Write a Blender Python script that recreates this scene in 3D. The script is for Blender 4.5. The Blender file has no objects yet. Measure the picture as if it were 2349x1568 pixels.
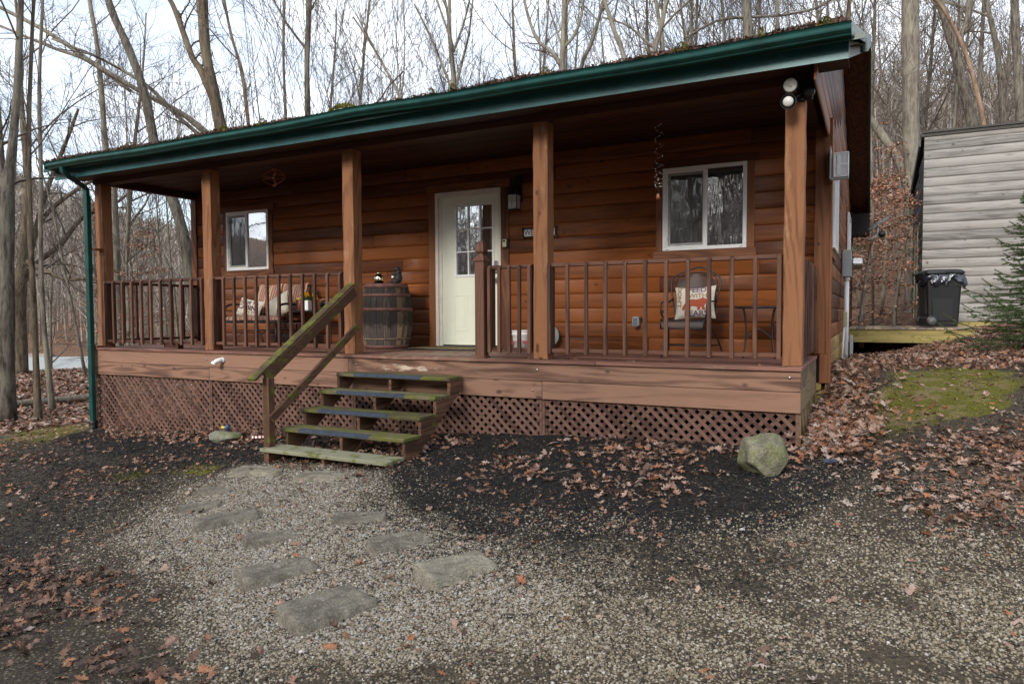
import bpy, bmesh, math, random, time
import numpy as np
from mathutils import Vector, Matrix, Euler
random.seed(7); rng=np.random.default_rng(7)
R=math.radians; PI=math.pi
sc=bpy.context.scene; col=sc.collection
# ---------------------------------------------------------------- camera
CF,CPX,CPY=1605.345,1174.483,784.736
C0=Vector((.53378,-6.58884,.47615)); YAW,PIT,ROL=.474576,-.040476,-.004766
_R=Vector((math.cos(YAW),math.sin(YAW),0)); _H=Vector((-math.sin(YAW),math.cos(YAW),0)); _Z=Vector((0,0,1))
CFW=_H*math.cos(PIT)+_Z*math.sin(PIT); _U=-_H*math.sin(PIT)+_Z*math.cos(PIT)
CR=_R*math.cos(ROL)+_U*math.sin(ROL); CU=-_R*math.sin(ROL)+_U*math.cos(ROL)
cam=bpy.data.objects.new('camera',bpy.data.cameras.new('camera')); col.objects.link(cam)
m=Matrix((CR,CU,-CFW)).transposed().to_4x4(); m.translation=C0; cam.matrix_world=m
cam.data.sensor_width=36; cam.data.lens=CF/2349*36; cam.data.clip_start=.05; cam.data.clip_end=2000
sc.camera=cam
def ray(u,v): return CR*((u-CPX)/CF)-CU*((v-CPY)/CF)+CFW
def at(u,v,z): return C0+ray(u,v)*z          # a place seen at that spot, z metres ahead
def onp(u,v,ax,val):
    d=ray(u,v); return C0+d*((val-C0[ax])/d[ax])
# ---------------------------------------------------------------- sky, sun, exposure
SUN_EL,SUN_AZ=R(27),R(184)
w=bpy.data.worlds.new('World'); sc.world=w; w.use_nodes=True
nt=w.node_tree; nt.nodes.clear()
def N(t,ty,**k):
    n=t.nodes.new(ty)
    for a,b in k.items():
        if a=='i':
            for p,q in b.items(): n.inputs[p].default_value=q
        else: setattr(n,a,b)
    return n
out=N(nt,'ShaderNodeOutputWorld'); bg=N(nt,'ShaderNodeBackground',i={'Strength':.12})
sky=N(nt,'ShaderNodeTexSky',sky_type='NISHITA',sun_disc=False); sky.sun_elevation=SUN_EL; sky.sun_rotation=SUN_AZ
tc=N(nt,'ShaderNodeTexCoord'); mp=N(nt,'ShaderNodeMapping'); mp.inputs['Scale'].default_value=(1,1,2.2)
no=N(nt,'ShaderNodeTexNoise',i={'Scale':2.6,'Detail':7,'Roughness':.58}); no.inputs['Distortion'].default_value=.6
rp=N(nt,'ShaderNodeValToRGB'); rp.color_ramp.elements[0].position=.38; rp.color_ramp.elements[1].position=.66
rp.color_ramp.elements[0].color=(.22,.22,.22,1); rp.color_ramp.elements[1].color=(1,1,1,1)
mx=N(nt,'ShaderNodeMix',data_type='RGBA'); mx.inputs['B'].default_value=(9.2,9.5,10.1,1)
L=nt.links.new
L(tc.outputs['Generated'],mp.inputs['Vector']); L(mp.outputs[0],no.inputs['Vector']); L(no.outputs[0],rp.inputs[0])
L(rp.outputs[0],mx.inputs['Factor']); L(sky.outputs[0],mx.inputs['A']); L(mx.outputs['Result'],bg.inputs['Color']); L(bg.outputs[0],out.inputs[0])
sun=bpy.data.objects.new('sun',bpy.data.lights.new('sun','SUN')); col.objects.link(sun)
sun.data.energy=2.2; sun.data.angle=R(16); sun.data.color=(1,.95,.88)
sd=Vector((math.sin(SUN_AZ)*math.cos(SUN_EL),math.cos(SUN_AZ)*math.cos(SUN_EL),math.sin(SUN_EL)))
sun.rotation_euler=sd.to_track_quat('Z','Y').to_euler(); sun.location=(-4,-8,12)
vs=sc.view_settings; vs.view_transform='Standard'; vs.look='None'; vs.gamma=1; vs.use_curve_mapping=False
vs.exposure=.86
sc.cycles.max_bounces=6; sc.cycles.diffuse_bounces=3; sc.cycles.transparent_max_bounces=8
# ---------------------------------------------------------------- helpers
BASE={}
def tag(o,label=None,cat=None,group=None,kind=None):
    if label:o['label']=label
    if cat:o['category']=cat
    if group:o['group']=group
    if kind:o['kind']=kind
    return o
def empty(name,loc,label,cat,group=None,rz=0):
    o=bpy.data.objects.new(name,None); col.objects.link(o); o.location=loc; o.rotation_euler=(0,0,rz); o.empty_display_size=.1
    BASE[o.name]=Vector(loc) if not rz else Vector((0,0,0)); return tag(o,label,cat,group)
def finish(me,name,mats,parent,loc,bevel=0):
    o=bpy.data.objects.new(name,me); col.objects.link(o)
    for mt in (mats if isinstance(mats,(list,tuple)) else [mats]): me.materials.append(mt)
    if parent is not None: o.parent=parent; BASE[o.name]=BASE[parent.name]
    else: o.location=loc; BASE[o.name]=Vector(loc)
    if bevel:
        b=o.modifiers.new('bevel','BEVEL'); b.width=bevel; b.segments=1; b.limit_method='ANGLE'; b.angle_limit=R(40)
    return o
class MB:
    def __init__(s): s.v=[];s.f=[];s.r=[];s.sm=[];s.mi=[]
    def add(s,vs,fs,r=None,smooth=False,mi=0):
        b=len(s.v); s.v.extend([tuple(x) for x in vs])
        if r is None:r=random.random()
        for f in fs: s.f.append(tuple(b+i for i in f)); s.r.append(r); s.sm.append(smooth); s.mi.append(mi)
        return s
    def box(s,x0,x1,y0,y1,z0,z1,r=None,mi=0):
        return s.add([(x,y,z) for x in(x0,x1) for y in(y0,y1) for z in(z0,z1)],
          [(0,1,3,2),(4,6,7,5),(0,4,5,1),(2,3,7,6),(0,2,6,4),(1,5,7,3)],r,False,mi)
    def bar(s,a,b,w,h,up=(0,0,1),r=None,mi=0):   # a square-cut bar from a to b, w across, h along up
        a=Vector(a);b=Vector(b);d=(b-a).normalized();u=Vector(up);x=d.cross(u).normalized();u=x.cross(d).normalized()
        vs=[p+x*(sx*w/2)+u*(sz*h/2) for p in(a,b) for sx in(-1,1) for sz in(-1,1)]
        return s.add(vs,[(0,2,3,1),(4,5,7,6),(0,1,5,4),(2,6,7,3),(0,4,6,2),(1,3,7,5)],r,False,mi)
    def tube(s,pts,rad,n=8,caps=True,r=None,mi=0,smooth=True,flat=1):
        pts=[Vector(p) for p in pts]; k=len(pts)
        if not hasattr(rad,'__len__'): rad=[rad]*k
        elif len(rad)!=k: rad=list(np.interp(np.linspace(0,1,k),np.linspace(0,1,len(rad)),rad))
        vs=[];ref=None
        for i,p in enumerate(pts):
            d=(pts[min(i+1,k-1)]-pts[max(i-1,0)]).normalized()
            if ref is None: ref=Vector((0,0,1)) if abs(d.z)<.9 else Vector((1,0,0))
            x=(ref-d*ref.dot(d)); x=x.normalized() if x.length>1e-4 else d.orthogonal().normalized(); ref=x; y=d.cross(x)
            for j in range(n):
                a=2*PI*j/n; vs.append(p+(x*math.cos(a)*flat+y*math.sin(a))*rad[i])
        fs=[(i*n+j,i*n+(j+1)%n,(i+1)*n+(j+1)%n,(i+1)*n+j) for i in range(k-1) for j in range(n)]
        if caps: fs+= [tuple(range(n-1,-1,-1)),tuple(range((k-1)*n,k*n))]
        return s.add(vs,fs,r,smooth,mi)
    def lathe(s,prof,c=(0,0,0),n=24,r=None,mi=0,smooth=True,axis=None):
        c=Vector(c); M=Matrix.Identity(3) if axis is None else Vector((0,0,1)).rotation_difference(Vector(axis)).to_matrix()
        vs=[c+M@Vector((q*math.cos(2*PI*j/n),q*math.sin(2*PI*j/n),z)) for q,z in prof for j in range(n)]
        k=len(prof); fs=[(i*n+j,i*n+(j+1)%n,(i+1)*n+(j+1)%n,(i+1)*n+j) for i in range(k-1) for j in range(n)]
        if prof[0][0]>1e-4: fs.append(tuple(range(n-1,-1,-1)))
        if prof[-1][0]>1e-4: fs.append(tuple(range((k-1)*n,k*n)))
        return s.add(vs,fs,r,smooth,mi)
    def prism(s,poly,ax,a0,a1,r=None,mi=0,smooth=False):   # poly in the two other axes, extruded along ax
        o=[i for i in range(3) if i!=ax]; n=len(poly); vs=[]
        for a in(a0,a1):
            for p in poly:
                q=[0,0,0]; q[ax]=a; q[o[0]]=p[0]; q[o[1]]=p[1]; vs.append(q)
        fs=[(i,(i+1)%n,n+(i+1)%n,n+i) for i in range(n)]
        return s.add(vs,fs,r,smooth,mi).add(vs,[tuple(range(n-1,-1,-1)),tuple(range(n,2*n))],r if r is not None else .5,False,mi)
    def ball(s,c,rad,n=12,m=8,r=None,mi=0,rot=None):
        c=Vector(c); rad=rad if hasattr(rad,'__len__') else (rad,)*3
        vs=[];fs=[]
        for i in range(m+1):
            t=PI*i/m
            for j in range(n):
                a=2*PI*j/n; q=Vector((rad[0]*math.sin(t)*math.cos(a),rad[1]*math.sin(t)*math.sin(a),rad[2]*math.cos(t)))
                if rot is not None:q=rot@q
                vs.append(c+q)
        fs=[(i*n+j,(i+1)*n+j,(i+1)*n+(j+1)%n,i*n+(j+1)%n) for i in range(m) for j in range(n)]
        return s.add(vs,fs,r,True,mi)
    def xf(s,M):
        s.v=[tuple(M@Vector(p)) for p in s.v]; return s
    def build(s,name,mats,parent=None,loc=None,bevel=0,label=None,cat=None,group=None,kind=None,fixn=True):
        me=bpy.data.meshes.new(name)
        if parent is not None: b=BASE[parent.name]
        elif loc is not None: b=Vector(loc)
        else:
            a=np.array(s.v); b=Vector(((a[:,0].min()+a[:,0].max())/2,(a[:,1].min()+a[:,1].max())/2,a[:,2].min()))
        me.from_pydata([(p[0]-b[0],p[1]-b[1],p[2]-b[2]) for p in s.v],[],s.f)
        me.polygons.foreach_set('use_smooth',s.sm); me.polygons.foreach_set('material_index',s.mi)
        if fixn:
            bm=bmesh.new(); bm.from_mesh(me); bmesh.ops.recalc_face_normals(bm,faces=bm.faces); bm.to_mesh(me); bm.free()
        at_=me.attributes.new('rnd','FLOAT','FACE'); at_.data.foreach_set('value',s.r)
        me.update()
        o=finish(me,name,mats,parent,b,bevel); return tag(o,label,cat,group,kind)
def npmesh(name,V,F,rnd,mats,loc=(0,0,0),smooth=False,kind=None,label=None,cat=None,parent=None,attr=None,mi=None):
    me=bpy.data.meshes.new(name); n,k=F.shape
    b=np.array(BASE[parent.name] if parent is not None else loc,float)
    me.vertices.add(len(V)); me.vertices.foreach_set('co',(V-b).astype(np.float32).ravel())
    me.loops.add(n*k); me.loops.foreach_set('vertex_index',F.astype(np.int32).ravel())
    me.polygons.add(n); me.polygons.foreach_set('loop_start',np.arange(0,n*k,k,dtype=np.int32))
    try: me.polygons.foreach_set('loop_total',np.full(n,k,dtype=np.int32))
    except Exception: pass
    me.polygons.foreach_set('use_smooth',np.full(n,smooth))
    if mi is not None: me.polygons.foreach_set('material_index',mi.astype(np.int32))
    if rnd is not None:
        a=me.attributes.new('rnd','FLOAT','FACE'); a.data.foreach_set('value',rnd.astype(np.float32))
    for kx,vx in (attr or {}).items():
        a=me.attributes.new(kx,'FLOAT','POINT'); a.data.foreach_set('value',vx.astype(np.float32))
    me.update(calc_edges=True); me.validate()
    return tag(finish(me,name,mats,parent,tuple(b)),label,cat,None,kind)
# ---------------------------------------------------------------- materials
def mat(name):
    m=bpy.data.materials.new(name); m.use_nodes=True; t=m.node_tree; return m,t,t.nodes['Principled BSDF'],t.links.new
def simple(name,c,rough=.6,metal=0,spec=.5,noise=.12,nscale=12,bump=0,bscale=60):
    m,t,p,L=mat(name); p.inputs['Roughness'].default_value=rough; p.inputs['Metallic'].default_value=metal
    p.inputs['Specular IOR Level'].default_value=spec
    co=N(t,'ShaderNodeTexCoord'); n=N(t,'ShaderNodeTexNoise',i={'Scale':nscale,'Detail':5,'Roughness':.6})
    L(co.outputs['Object'],n.inputs['Vector'])
    r=N(t,'ShaderNodeValToRGB'); e=r.color_ramp.elements; e[0].position=.3;e[1].position=.72
    e[0].color=(*[x*(1-noise*1.5) for x in c],1); e[1].color=(*[min(1,x*(1+noise)) for x in c],1)
    L(n.outputs[0],r.inputs[0]); L(r.outputs[0],p.inputs['Base Color'])
    if bump:
        n2=N(t,'ShaderNodeTexNoise',i={'Scale':bscale,'Detail':6}); L(co.outputs['Object'],n2.inputs['Vector'])
        b=N(t,'ShaderNodeBump',i={'Strength':bump,'Distance':.01}); L(n2.outputs[0],b.inputs['Height']); L(b.outputs[0],p.inputs['Normal'])
    return m
def wood(name,c,dark,axis=0,*_,ring=.10,**__): return _wood(name,c,dark,axis,*_,ring=ring,**__)
def _wood(name,c,dark,axis=0,rough=.65,knots=.5,moss=0,vary=.35,grain=1.,worn=None,wornamt=0,spec=.3,gs=14,ring=.1):
    m,t,p,L=mat(name); p.inputs['Roughness'].default_value=rough; p.inputs['Specular IOR Level'].default_value=spec
    co=N(t,'ShaderNodeTexCoord'); oi=N(t,'ShaderNodeObjectInfo'); ar=N(t,'ShaderNodeAttribute',attribute_name='rnd')
    def M(op,a,b=None,c_=None):
        n=N(t,'ShaderNodeMath',operation=op)
        for i,x in enumerate((a,b,c_)):
            if x is None: continue
            if isinstance(x,(int,float)): n.inputs[i].default_value=x
            else: L(x,n.inputs[i])
        return n.outputs[0]
    off=M('ADD',M('MULTIPLY',oi.outputs['Random'],19.),M('MULTIPLY',ar.outputs['Fac'],37.))
    cmb=N(t,'ShaderNodeCombineXYZ'); [L(off,cmb.inputs[i]) for i in range(3)]
    va=N(t,'ShaderNodeVectorMath',operation='ADD'); L(co.outputs['Object'],va.inputs[0]); L(cmb.outputs[0],va.inputs[1])
    def mapped(al,ac):
        q=N(t,'ShaderNodeMapping'); s=[ac,ac,ac]; s[axis]=al; q.inputs['Scale'].default_value=s; L(va.outputs[0],q.inputs['Vector']); return q.outputs[0]
    n1=N(t,'ShaderNodeTexNoise',i={'Scale':1,'Detail':5,'Roughness':.6,'Distortion':.7}); L(mapped(.9,gs),n1.inputs['Vector'])
    n2=N(t,'ShaderNodeTexNoise',i={'Scale':1,'Detail':4,'Roughness':.7}); L(mapped(4,gs*9),n2.inputs['Vector'])
    n3=N(t,'ShaderNodeTexNoise',i={'Scale':1,'Detail':3}); L(mapped(.8,1.6),n3.inputs['Vector'])
    r=N(t,'ShaderNodeValToRGB'); e=r.color_ramp.elements; e[0].position=.33; e[1].position=.62; e[0].color=(*dark,1); e[1].color=(*c,1)
    f=M('ADD',M('MULTIPLY',n1.outputs[0],.55),M('ADD',M('MULTIPLY',n2.outputs[0],.22*grain),M('MULTIPLY',n3.outputs[0],.35)))
    f=M('ADD',f,M('MULTIPLY',M('SUBTRACT',ar.outputs['Fac'],.5),vary)); f=M('SUBTRACT',f,.06)
    n6=N(t,'ShaderNodeTexNoise',i={'Scale':1,'Detail':1.5,'Roughness':.4}); L(mapped(.42,4.2),n6.inputs['Vector']); f=M('ADD',f,M('MULTIPLY',M('SINE',M('MULTIPLY',n6.outputs[0],70.)),ring))
    L(f,r.inputs[0]); colr=r.outputs[0]
    def mix(fac,a,b):
        q=N(t,'ShaderNodeMix',data_type='RGBA')
        L(fac,q.inputs['Factor']); L(a,q.inputs['A'])
        if isinstance(b,tuple): q.inputs['B'].default_value=(*b,1)
        else: L(b,q.inputs['B'])
        return q.outputs['Result']
    def band(x,a,b):
        q=N(t,'ShaderNodeMapRange',interpolation_type='SMOOTHSTEP',i={'From Min':a,'From Max':b}); L(x,q.inputs['Value']); return q.outputs[0]
    if knots:
        v=N(t,'ShaderNodeTexVoronoi',feature='F1',i={'Scale':1,'Randomness':1}); L(mapped(4.2,7.0),v.inputs['Vector'])
        sc3=N(t,'ShaderNodeSeparateColor'); L(v.outputs['Color'],sc3.inputs[0]); wb=M('ADD',v.outputs['Distance'],M('MULTIPLY',M('SUBTRACT',n2.outputs[0],.5),.10))
        kn=band(M('SUBTRACT',wb,M('MULTIPLY',sc3.outputs[0],.07)),.085+.05*knots,.03)
        kn=M('MULTIPLY',kn,M('GREATER_THAN',sc3.outputs[1],.55)); colr=mix(M('MULTIPLY',kn,.72),colr,tuple(x*.4 for x in dark))
    if worn:
        n4=N(t,'ShaderNodeTexNoise',i={'Scale':1,'Detail':8,'Roughness':.75}); L(mapped(2.2,9),n4.inputs['Vector'])
        colr=mix(M('MULTIPLY',band(n4.outputs[0],.54,.68),wornamt),colr,worn)
    if moss:
        n5=N(t,'ShaderNodeTexNoise',i={'Scale':7,'Detail':7,'Roughness':.65}); L(va.outputs[0],n5.inputs['Vector'])
        colr=mix(M('MULTIPLY',band(n5.outputs[0],.62-.3*moss,.72-.2*moss),.9),colr,(.115,.125,.018))
    L(colr,p.inputs['Base Color'])
    b=N(t,'ShaderNodeBump',i={'Strength':.35,'Distance':.004}); L(M('ADD',n1.outputs[0],n2.outputs[0]),b.inputs['Height']); L(b.outputs[0],p.inputs['Normal'])
    return m
def rampmat(name,stops,rough=.8,spec=.3,objrnd=False,noise=.15,bump=0,nscale=20,trans=0):
    m,t,p,L=mat(name); p.inputs['Roughness'].default_value=rough; p.inputs['Specular IOR Level'].default_value=spec
    ar=N(t,'ShaderNodeObjectInfo') if objrnd else N(t,'ShaderNodeAttribute',attribute_name='rnd')
    src=ar.outputs['Random'] if objrnd else ar.outputs['Fac']
    r=N(t,'ShaderNodeValToRGB'); cr=r.color_ramp
    while len(cr.elements)<len(stops): cr.elements.new(.5)
    for e,(q,c) in zip(cr.elements,stops): e.position=q; e.color=(*c,1)
    L(src,r.inputs[0])
    co=N(t,'ShaderNodeTexCoord'); n=N(t,'ShaderNodeTexNoise',i={'Scale':nscale,'Detail':4}); L(co.outputs['Object'],n.inputs['Vector'])
    mr=N(t,'ShaderNodeMapRange',i={'From Min':.3,'From Max':.7,'To Min':1-noise*2,'To Max':1+noise}); L(n.outputs[0],mr.inputs['Value'])
    q=N(t,'ShaderNodeMix',data_type='RGBA',blend_type='MULTIPLY'); q.inputs['Factor'].default_value=1
    L(r.outputs[0],q.inputs['A']); L(mr.outputs[0],q.inputs['B']); L(q.outputs['Result'],p.inputs['Base Color'])
    if bump:
        b=N(t,'ShaderNodeBump',i={'Strength':bump,'Distance':.01}); L(n.outputs[0],b.inputs['Height']); L(b.outputs[0],p.inputs['Normal'])
    return m
def bark(name,a,b,sc_=1.):
    m,t,p,L=mat(name); p.inputs['Roughness'].default_value=.9; p.inputs['Specular IOR Level'].default_value=.15
    co=N(t,'ShaderNodeTexCoord'); oi=N(t,'ShaderNodeObjectInfo')
    va=N(t,'ShaderNodeVectorMath',operation='MULTIPLY_ADD'); L(oi.outputs['Random'],va.inputs[1]); va.inputs[0].default_value=(9,9,9); L(co.outputs['Object'],va.inputs[2])
    q=N(t,'ShaderNodeMapping'); q.inputs['Scale'].default_value=(18*sc_,18*sc_,3.2*sc_); L(va.outputs[0],q.inputs['Vector'])
    n1=N(t,'ShaderNodeTexNoise',i={'Scale':1,'Detail':6,'Roughness':.7,'Distortion':.5}); L(q.outputs[0],n1.inputs['Vector'])
    n2=N(t,'ShaderNodeTexNoise',i={'Scale':1.3,'Detail':4}); L(va.outputs[0],n2.inputs['Vector'])
    r=N(t,'ShaderNodeValToRGB'); e=r.color_ramp.elements; e[0].position=.36;e[1].position=.62; e[0].color=(*a,1); e[1].color=(*b,1); L(n1.outputs[0],r.inputs[0])
    mx=N(t,'ShaderNodeMix',data_type='RGBA'); mx.inputs['B'].default_value=(b[0]*1.15,b[1]*1.25,b[2]*1.15,1)
    mr=N(t,'ShaderNodeMapRange',i={'From Min':.5,'From Max':.68,'To Max':.6}); L(n2.outputs[0],mr.inputs['Value']); L(mr.outputs[0],mx.inputs['Factor']); L(r.outputs[0],mx.inputs['A'])
    L(mx.outputs['Result'],p.inputs['Base Color'])
    bu=N(t,'ShaderNodeBump',i={'Strength':.9,'Distance':.03}); L(n1.outputs[0],bu.inputs['Height']); L(bu.outputs[0],p.inputs['Normal'])
    return m
def glass(name,wav=0,fac=.42,tint=(.02,.022,.022),rough=.015,stretch=(9,9,2.5)):
    m,t,p,L=mat(name); p.inputs['Base Color'].default_value=(*tint,1); p.inputs['Roughness'].default_value=.25
    g=N(t,'ShaderNodeBsdfGlossy',i={'Roughness':rough,'Color':(.95,.97,1,1)}); ms=N(t,'ShaderNodeMixShader',i={0:fac})
    o=t.nodes['Material Output']; L(p.outputs[0],ms.inputs[1]); L(g.outputs[0],ms.inputs[2]); L(ms.outputs[0],o.inputs[0])
    co=N(t,'ShaderNodeTexCoord'); q=N(t,'ShaderNodeMapping'); q.inputs['Scale'].default_value=stretch; L(co.outputs['Object'],q.inputs['Vector'])
    n=N(t,'ShaderNodeTexNoise',i={'Scale':1.2,'Detail':2 if wav<.3 else 4,'Distortion':.0 if wav<.3 else 1.5}); L(q.outputs[0],n.inputs['Vector'])
    b=N(t,'ShaderNodeBump',i={'Strength':max(.015,wav),'Distance':.02}); L(n.outputs[0],b.inputs['Height']); L(b.outputs[0],g.inputs['Normal'])
    return m
M={}
M['log']=wood('stained_log',(.265,.083,.021),(.088,.026,.008),0,.5,1.,vary=.40,grain=1.1,ring=.025,spec=.3)
M['log_side']=wood('stained_side_log',(.23,.085,.032),(.07,.025,.012),1,.55,.8,vary=.55)
M['log_bare']=wood('bare_side_log',(.44,.30,.12),(.26,.16,.06),1,.6,.6,vary=.3)
M['post']=wood('rough_post',(.27,.118,.052),(.095,.038,.018),2,.75,.9,vary=.3,worn=(.46,.28,.16),wornamt=.45,grain=1.8)
M['trim']=wood('stained_trim',(.205,.078,.030),(.08,.027,.012),2,.6,.7,vary=.4)
M['trimx']=wood('stained_trim_across',(.205,.078,.030),(.08,.027,.012),0,.6,.7,vary=.4)
M['rail']=wood('rail_paint',(.145,.066,.041),(.055,.025,.016),0,.65,.3,vary=.5)
M['bal']=wood('baluster_paint',(.155,.072,.044),(.06,.027,.017),2,.65,.3,vary=.3)
M['skirt']=wood('skirt_board',(.275,.152,.10),(.10,.050,.033),0,.7,1.,vary=.3,grain=1.6,ring=.13,worn=(.5,.32,.22),wornamt=.15)
M['skirty']=wood('skirt_side_board',(.22,.16,.09),(.11,.075,.045),1,.7,.7,vary=.3)
M['deck']=wood('deck_board',(.25,.12,.085),(.11,.052,.04),0,.6,.3,vary=.4,worn=(.36,.27,.18),wornamt=.35)
M['lattice']=wood('lattice_strip',(.165,.09,.066),(.075,.038,.028),0,.75,.2,vary=.6)
M['latside']=wood('lattice_bare',(.36,.26,.14),(.18,.12,.06),0,.75,.2,vary=.6)
M['tread']=wood('mossy_tread',(.20,.17,.10),(.08,.065,.035),0,.8,.3,moss=.62,vary=.5)
M['treadgrey']=wood('grey_tread',(.26,.25,.17),(.11,.105,.07),0,.8,.3,moss=.42,vary=.5)
M['stringer']=wood('stringer',(.19,.10,.06),(.06,.03,.018),1,.8,.3,moss=.12,vary=.5)
M['stair_post']=wood('stair_post',(.22,.115,.065),(.09,.045,.025),2,.8,.3,moss=.3,vary=.5)
M['handrail']=wood('handrail',(.15,.115,.05),(.07,.045,.024),1,.8,.3,moss=.6,vary=.5)
M['midrail']=wood('mid_rail',(.20,.11,.07),(.09,.045,.028),1,.8,.3,moss=.3,vary=.5)
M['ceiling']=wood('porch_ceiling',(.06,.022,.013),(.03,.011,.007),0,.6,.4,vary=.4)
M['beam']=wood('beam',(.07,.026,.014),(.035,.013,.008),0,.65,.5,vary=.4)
M['treated']=wood('treated_lumber',(.36,.29,.10),(.22,.17,.06),0,.7,.5,moss=.25,vary=.3)
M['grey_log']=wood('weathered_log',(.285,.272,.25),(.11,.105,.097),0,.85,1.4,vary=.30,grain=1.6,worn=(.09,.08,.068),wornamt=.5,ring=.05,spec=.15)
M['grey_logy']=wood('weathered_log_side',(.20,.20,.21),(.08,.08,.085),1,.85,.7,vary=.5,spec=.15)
M['green']=simple('green_metal',(.008,.064,.054),.36,0,.5,.28,5,.04,30)
M['fascia']=simple('green_fascia',(.022,.112,.112),.36,.1,.5,.22,4,.03,30)
M['greendark']=simple('green_trim_dark',(.01,.05,.038),.4)
M['greycap']=simple('stained_metal',(.32,.36,.32),.5,0,.5,.3,9)
M['vinyl']=simple('white_vinyl',(.78,.78,.76),.35,0,.5,.04)
M['doorpaint']=simple('cream_door_paint',(.74,.76,.62),.4,0,.5,.03,4)
M['jamb']=simple('jamb_paint',(.72,.66,.58),.5,0,.4,.1,8)
M['screen']=simple('screen_frame',(.30,.31,.28),.5)
M['glass']=glass('pane_glass',.02,.5)
M['film']=glass('pane_film',.16,.26,stretch=(5,5,1.5))
M['filmdim']=glass('pane_film_dim',.12,.10,rough=.03,stretch=(5,5,1.5))
M['steel']=simple('satin_steel',(.5,.48,.45),.25,1)
M['black']=simple('black_metal',(.018,.018,.02),.45,0,.5,.1)
M['blackpl']=simple('black_plastic',(.006,.0062,.0065),.5,0,.5,.1,5,.05,80)
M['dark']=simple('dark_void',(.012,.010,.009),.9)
M['white']=simple('white_plastic',(.8,.8,.78),.4,0,.5,.03)
M['offwhite']=simple('off_white_plastic',(.72,.68,.55),.45,0,.5,.05)
M['grey']=simple('grey_box',(.36,.38,.38),.45,0,.5,.06)
M['beige']=simple('beige_box',(.42,.40,.24),.5,0,.5,.1)
M['concrete']=simple('stone_grey',(.23,.215,.185),.9,0,.2,.45,7,.6,40)
M['stonemoss']=simple('stone_greenish',(.21,.22,.10),.95,0,.2,.55,6,.7,30)
M['moss']=simple('moss',(.16,.15,.016),.95,0,.1,.5,14,.8,90)
M['asphalt']=simple('strip_blue_grey',(.055,.07,.10),.75,0,.3,.2,20,.3,90)
M['bark_grey']=bark('bark_grey',(.038,.032,.026),(.185,.162,.132))
M['bark_brown']=bark('bark_brown',(.045,.033,.024),(.18,.14,.10))
M['bark_pale']=bark('bark_pale',(.085,.072,.057),(.245,.215,.175),.8)
M['bark_red']=bark('bark_red',(.10,.065,.045),(.30,.20,.14),.7)
M['twig']=rampmat('twig_bark',[(0,(.068,.058,.048)),(.5,(.12,.103,.087)),(1,(.18,.157,.134))],.9,.1)
M['leaf']=rampmat('dead_leaf',[(0,(.05,.034,.027)),(.22,(.12,.068,.047)),(.42,(.22,.125,.085)),(.56,(.31,.125,.055)),(.66,(.30,.18,.13)),(.85,(.40,.27,.205)),(1,(.33,.285,.25))],.7,.35,noise=.2)
M['beech']=rampmat('beech_leaf',[(0,(.22,.095,.055)),(.5,(.36,.17,.10)),(1,(.46,.27,.18))],.7,.3)
M['pebble']=rampmat('pebble',[(0,(.05,.042,.032)),(.18,(.14,.11,.07)),(.38,(.25,.20,.13)),(.58,(.30,.262,.20)),(.80,(.37,.34,.29)),(.94,(.28,.275,.26)),(1,(.50,.475,.43))],.6,.4,noise=.1)
M['mulch']=rampmat('black_mulch',[(0,(.010,.010,.011)),(.7,(.028,.026,.024)),(.90,(.065,.05,.038)),(1,(.17,.12,.085))],.8,.3)
M['needle']=rampmat('spruce_needle',[(0,(.03,.055,.018)),(.6,(.065,.105,.03)),(1,(.11,.16,.045))],.7,.3)
GP=[(-9.8,-.1,-1.23),(-7.4,-.1,-1.10),(-6.3,-.1,-1.01),(-4.8,-.1,-.92),(-3.5,-.1,-.83),(-2.5,-.1,-.78),(-1,-.1,-.72),(.05,-.1,-.70),(.05,.9,-.66),(.12,1.75,-.5),(.15,2.2,-.26),(.15,3.8,-.24),(.2,5.5,-.26),(.4,8.2,-.42),(1.3,8.2,-.2),(2.1,8.2,-.02),(2.4,9.5,.12),(3,10.3,.25),(6,10.3,.6),(1.4,3,-.22),(1.4,5.5,-.18),(3,4,.0),(5,4,.35),(1.3,0,-.6),(3,0,-.45),(2.5,-2.5,-.78),(4.5,-2,-.5),(-3.4,-1.55,-.95),(-4.95,-1.5,-1.04),(-3.4,-.8,-.9),(-1,-2,-.9),(-2,-3.5,-1.08),(.5,-3.5,-.98),(.5,-6.5,-1.08),(2.5,-5,-1.0),(-2,-6.5,-1.12),(-5,-3.3,-1.18),(-7,-2,-1.2),(-6,-6,-1.3),(-10,-2,-1.36),(-11,0,-1.38),(-13,2,-1.5),(-16,5,-1.42),(-19,3.7,-1.30),(-23,6,-1.37),(-17,8,-1.4),(-12,-5,-1.5),(-10,3,-1.4),(-10,10,-1.4),(-4,6,-1.0),(-3,12,-.6),(2,14,.5),(7,14,1.0),(8,6,1.0),(9,0,.4),(8,-8,-.6),(-14,-10,-1.6),(0,-14,-1.2),(-22,0,-1.45),(-18,-6,-1.7),(12,12,2.),(-14,14,-1.4)]
G=np.array(GP,float)
def _U(r2): return r2*np.log(r2+1e-9)*.5
def _fit():
    n=len(G);d=((G[:,None,:2]-G[None,:,:2])**2).sum(-1)
    A=np.zeros((n+3,n+3));A[:n,:n]=_U(d)+np.eye(n)*.03
    P=np.c_[np.ones(n),G[:,:2]];A[:n,n:]=P;A[n:,:n]=P.T
    return np.linalg.solve(A,np.r_[G[:,2],0,0,0])
W=_fit()
def sst(a,b,x):
    t=np.clip((x-a)/(b-a),0,1);return t*t*(3-2*t)
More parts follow.
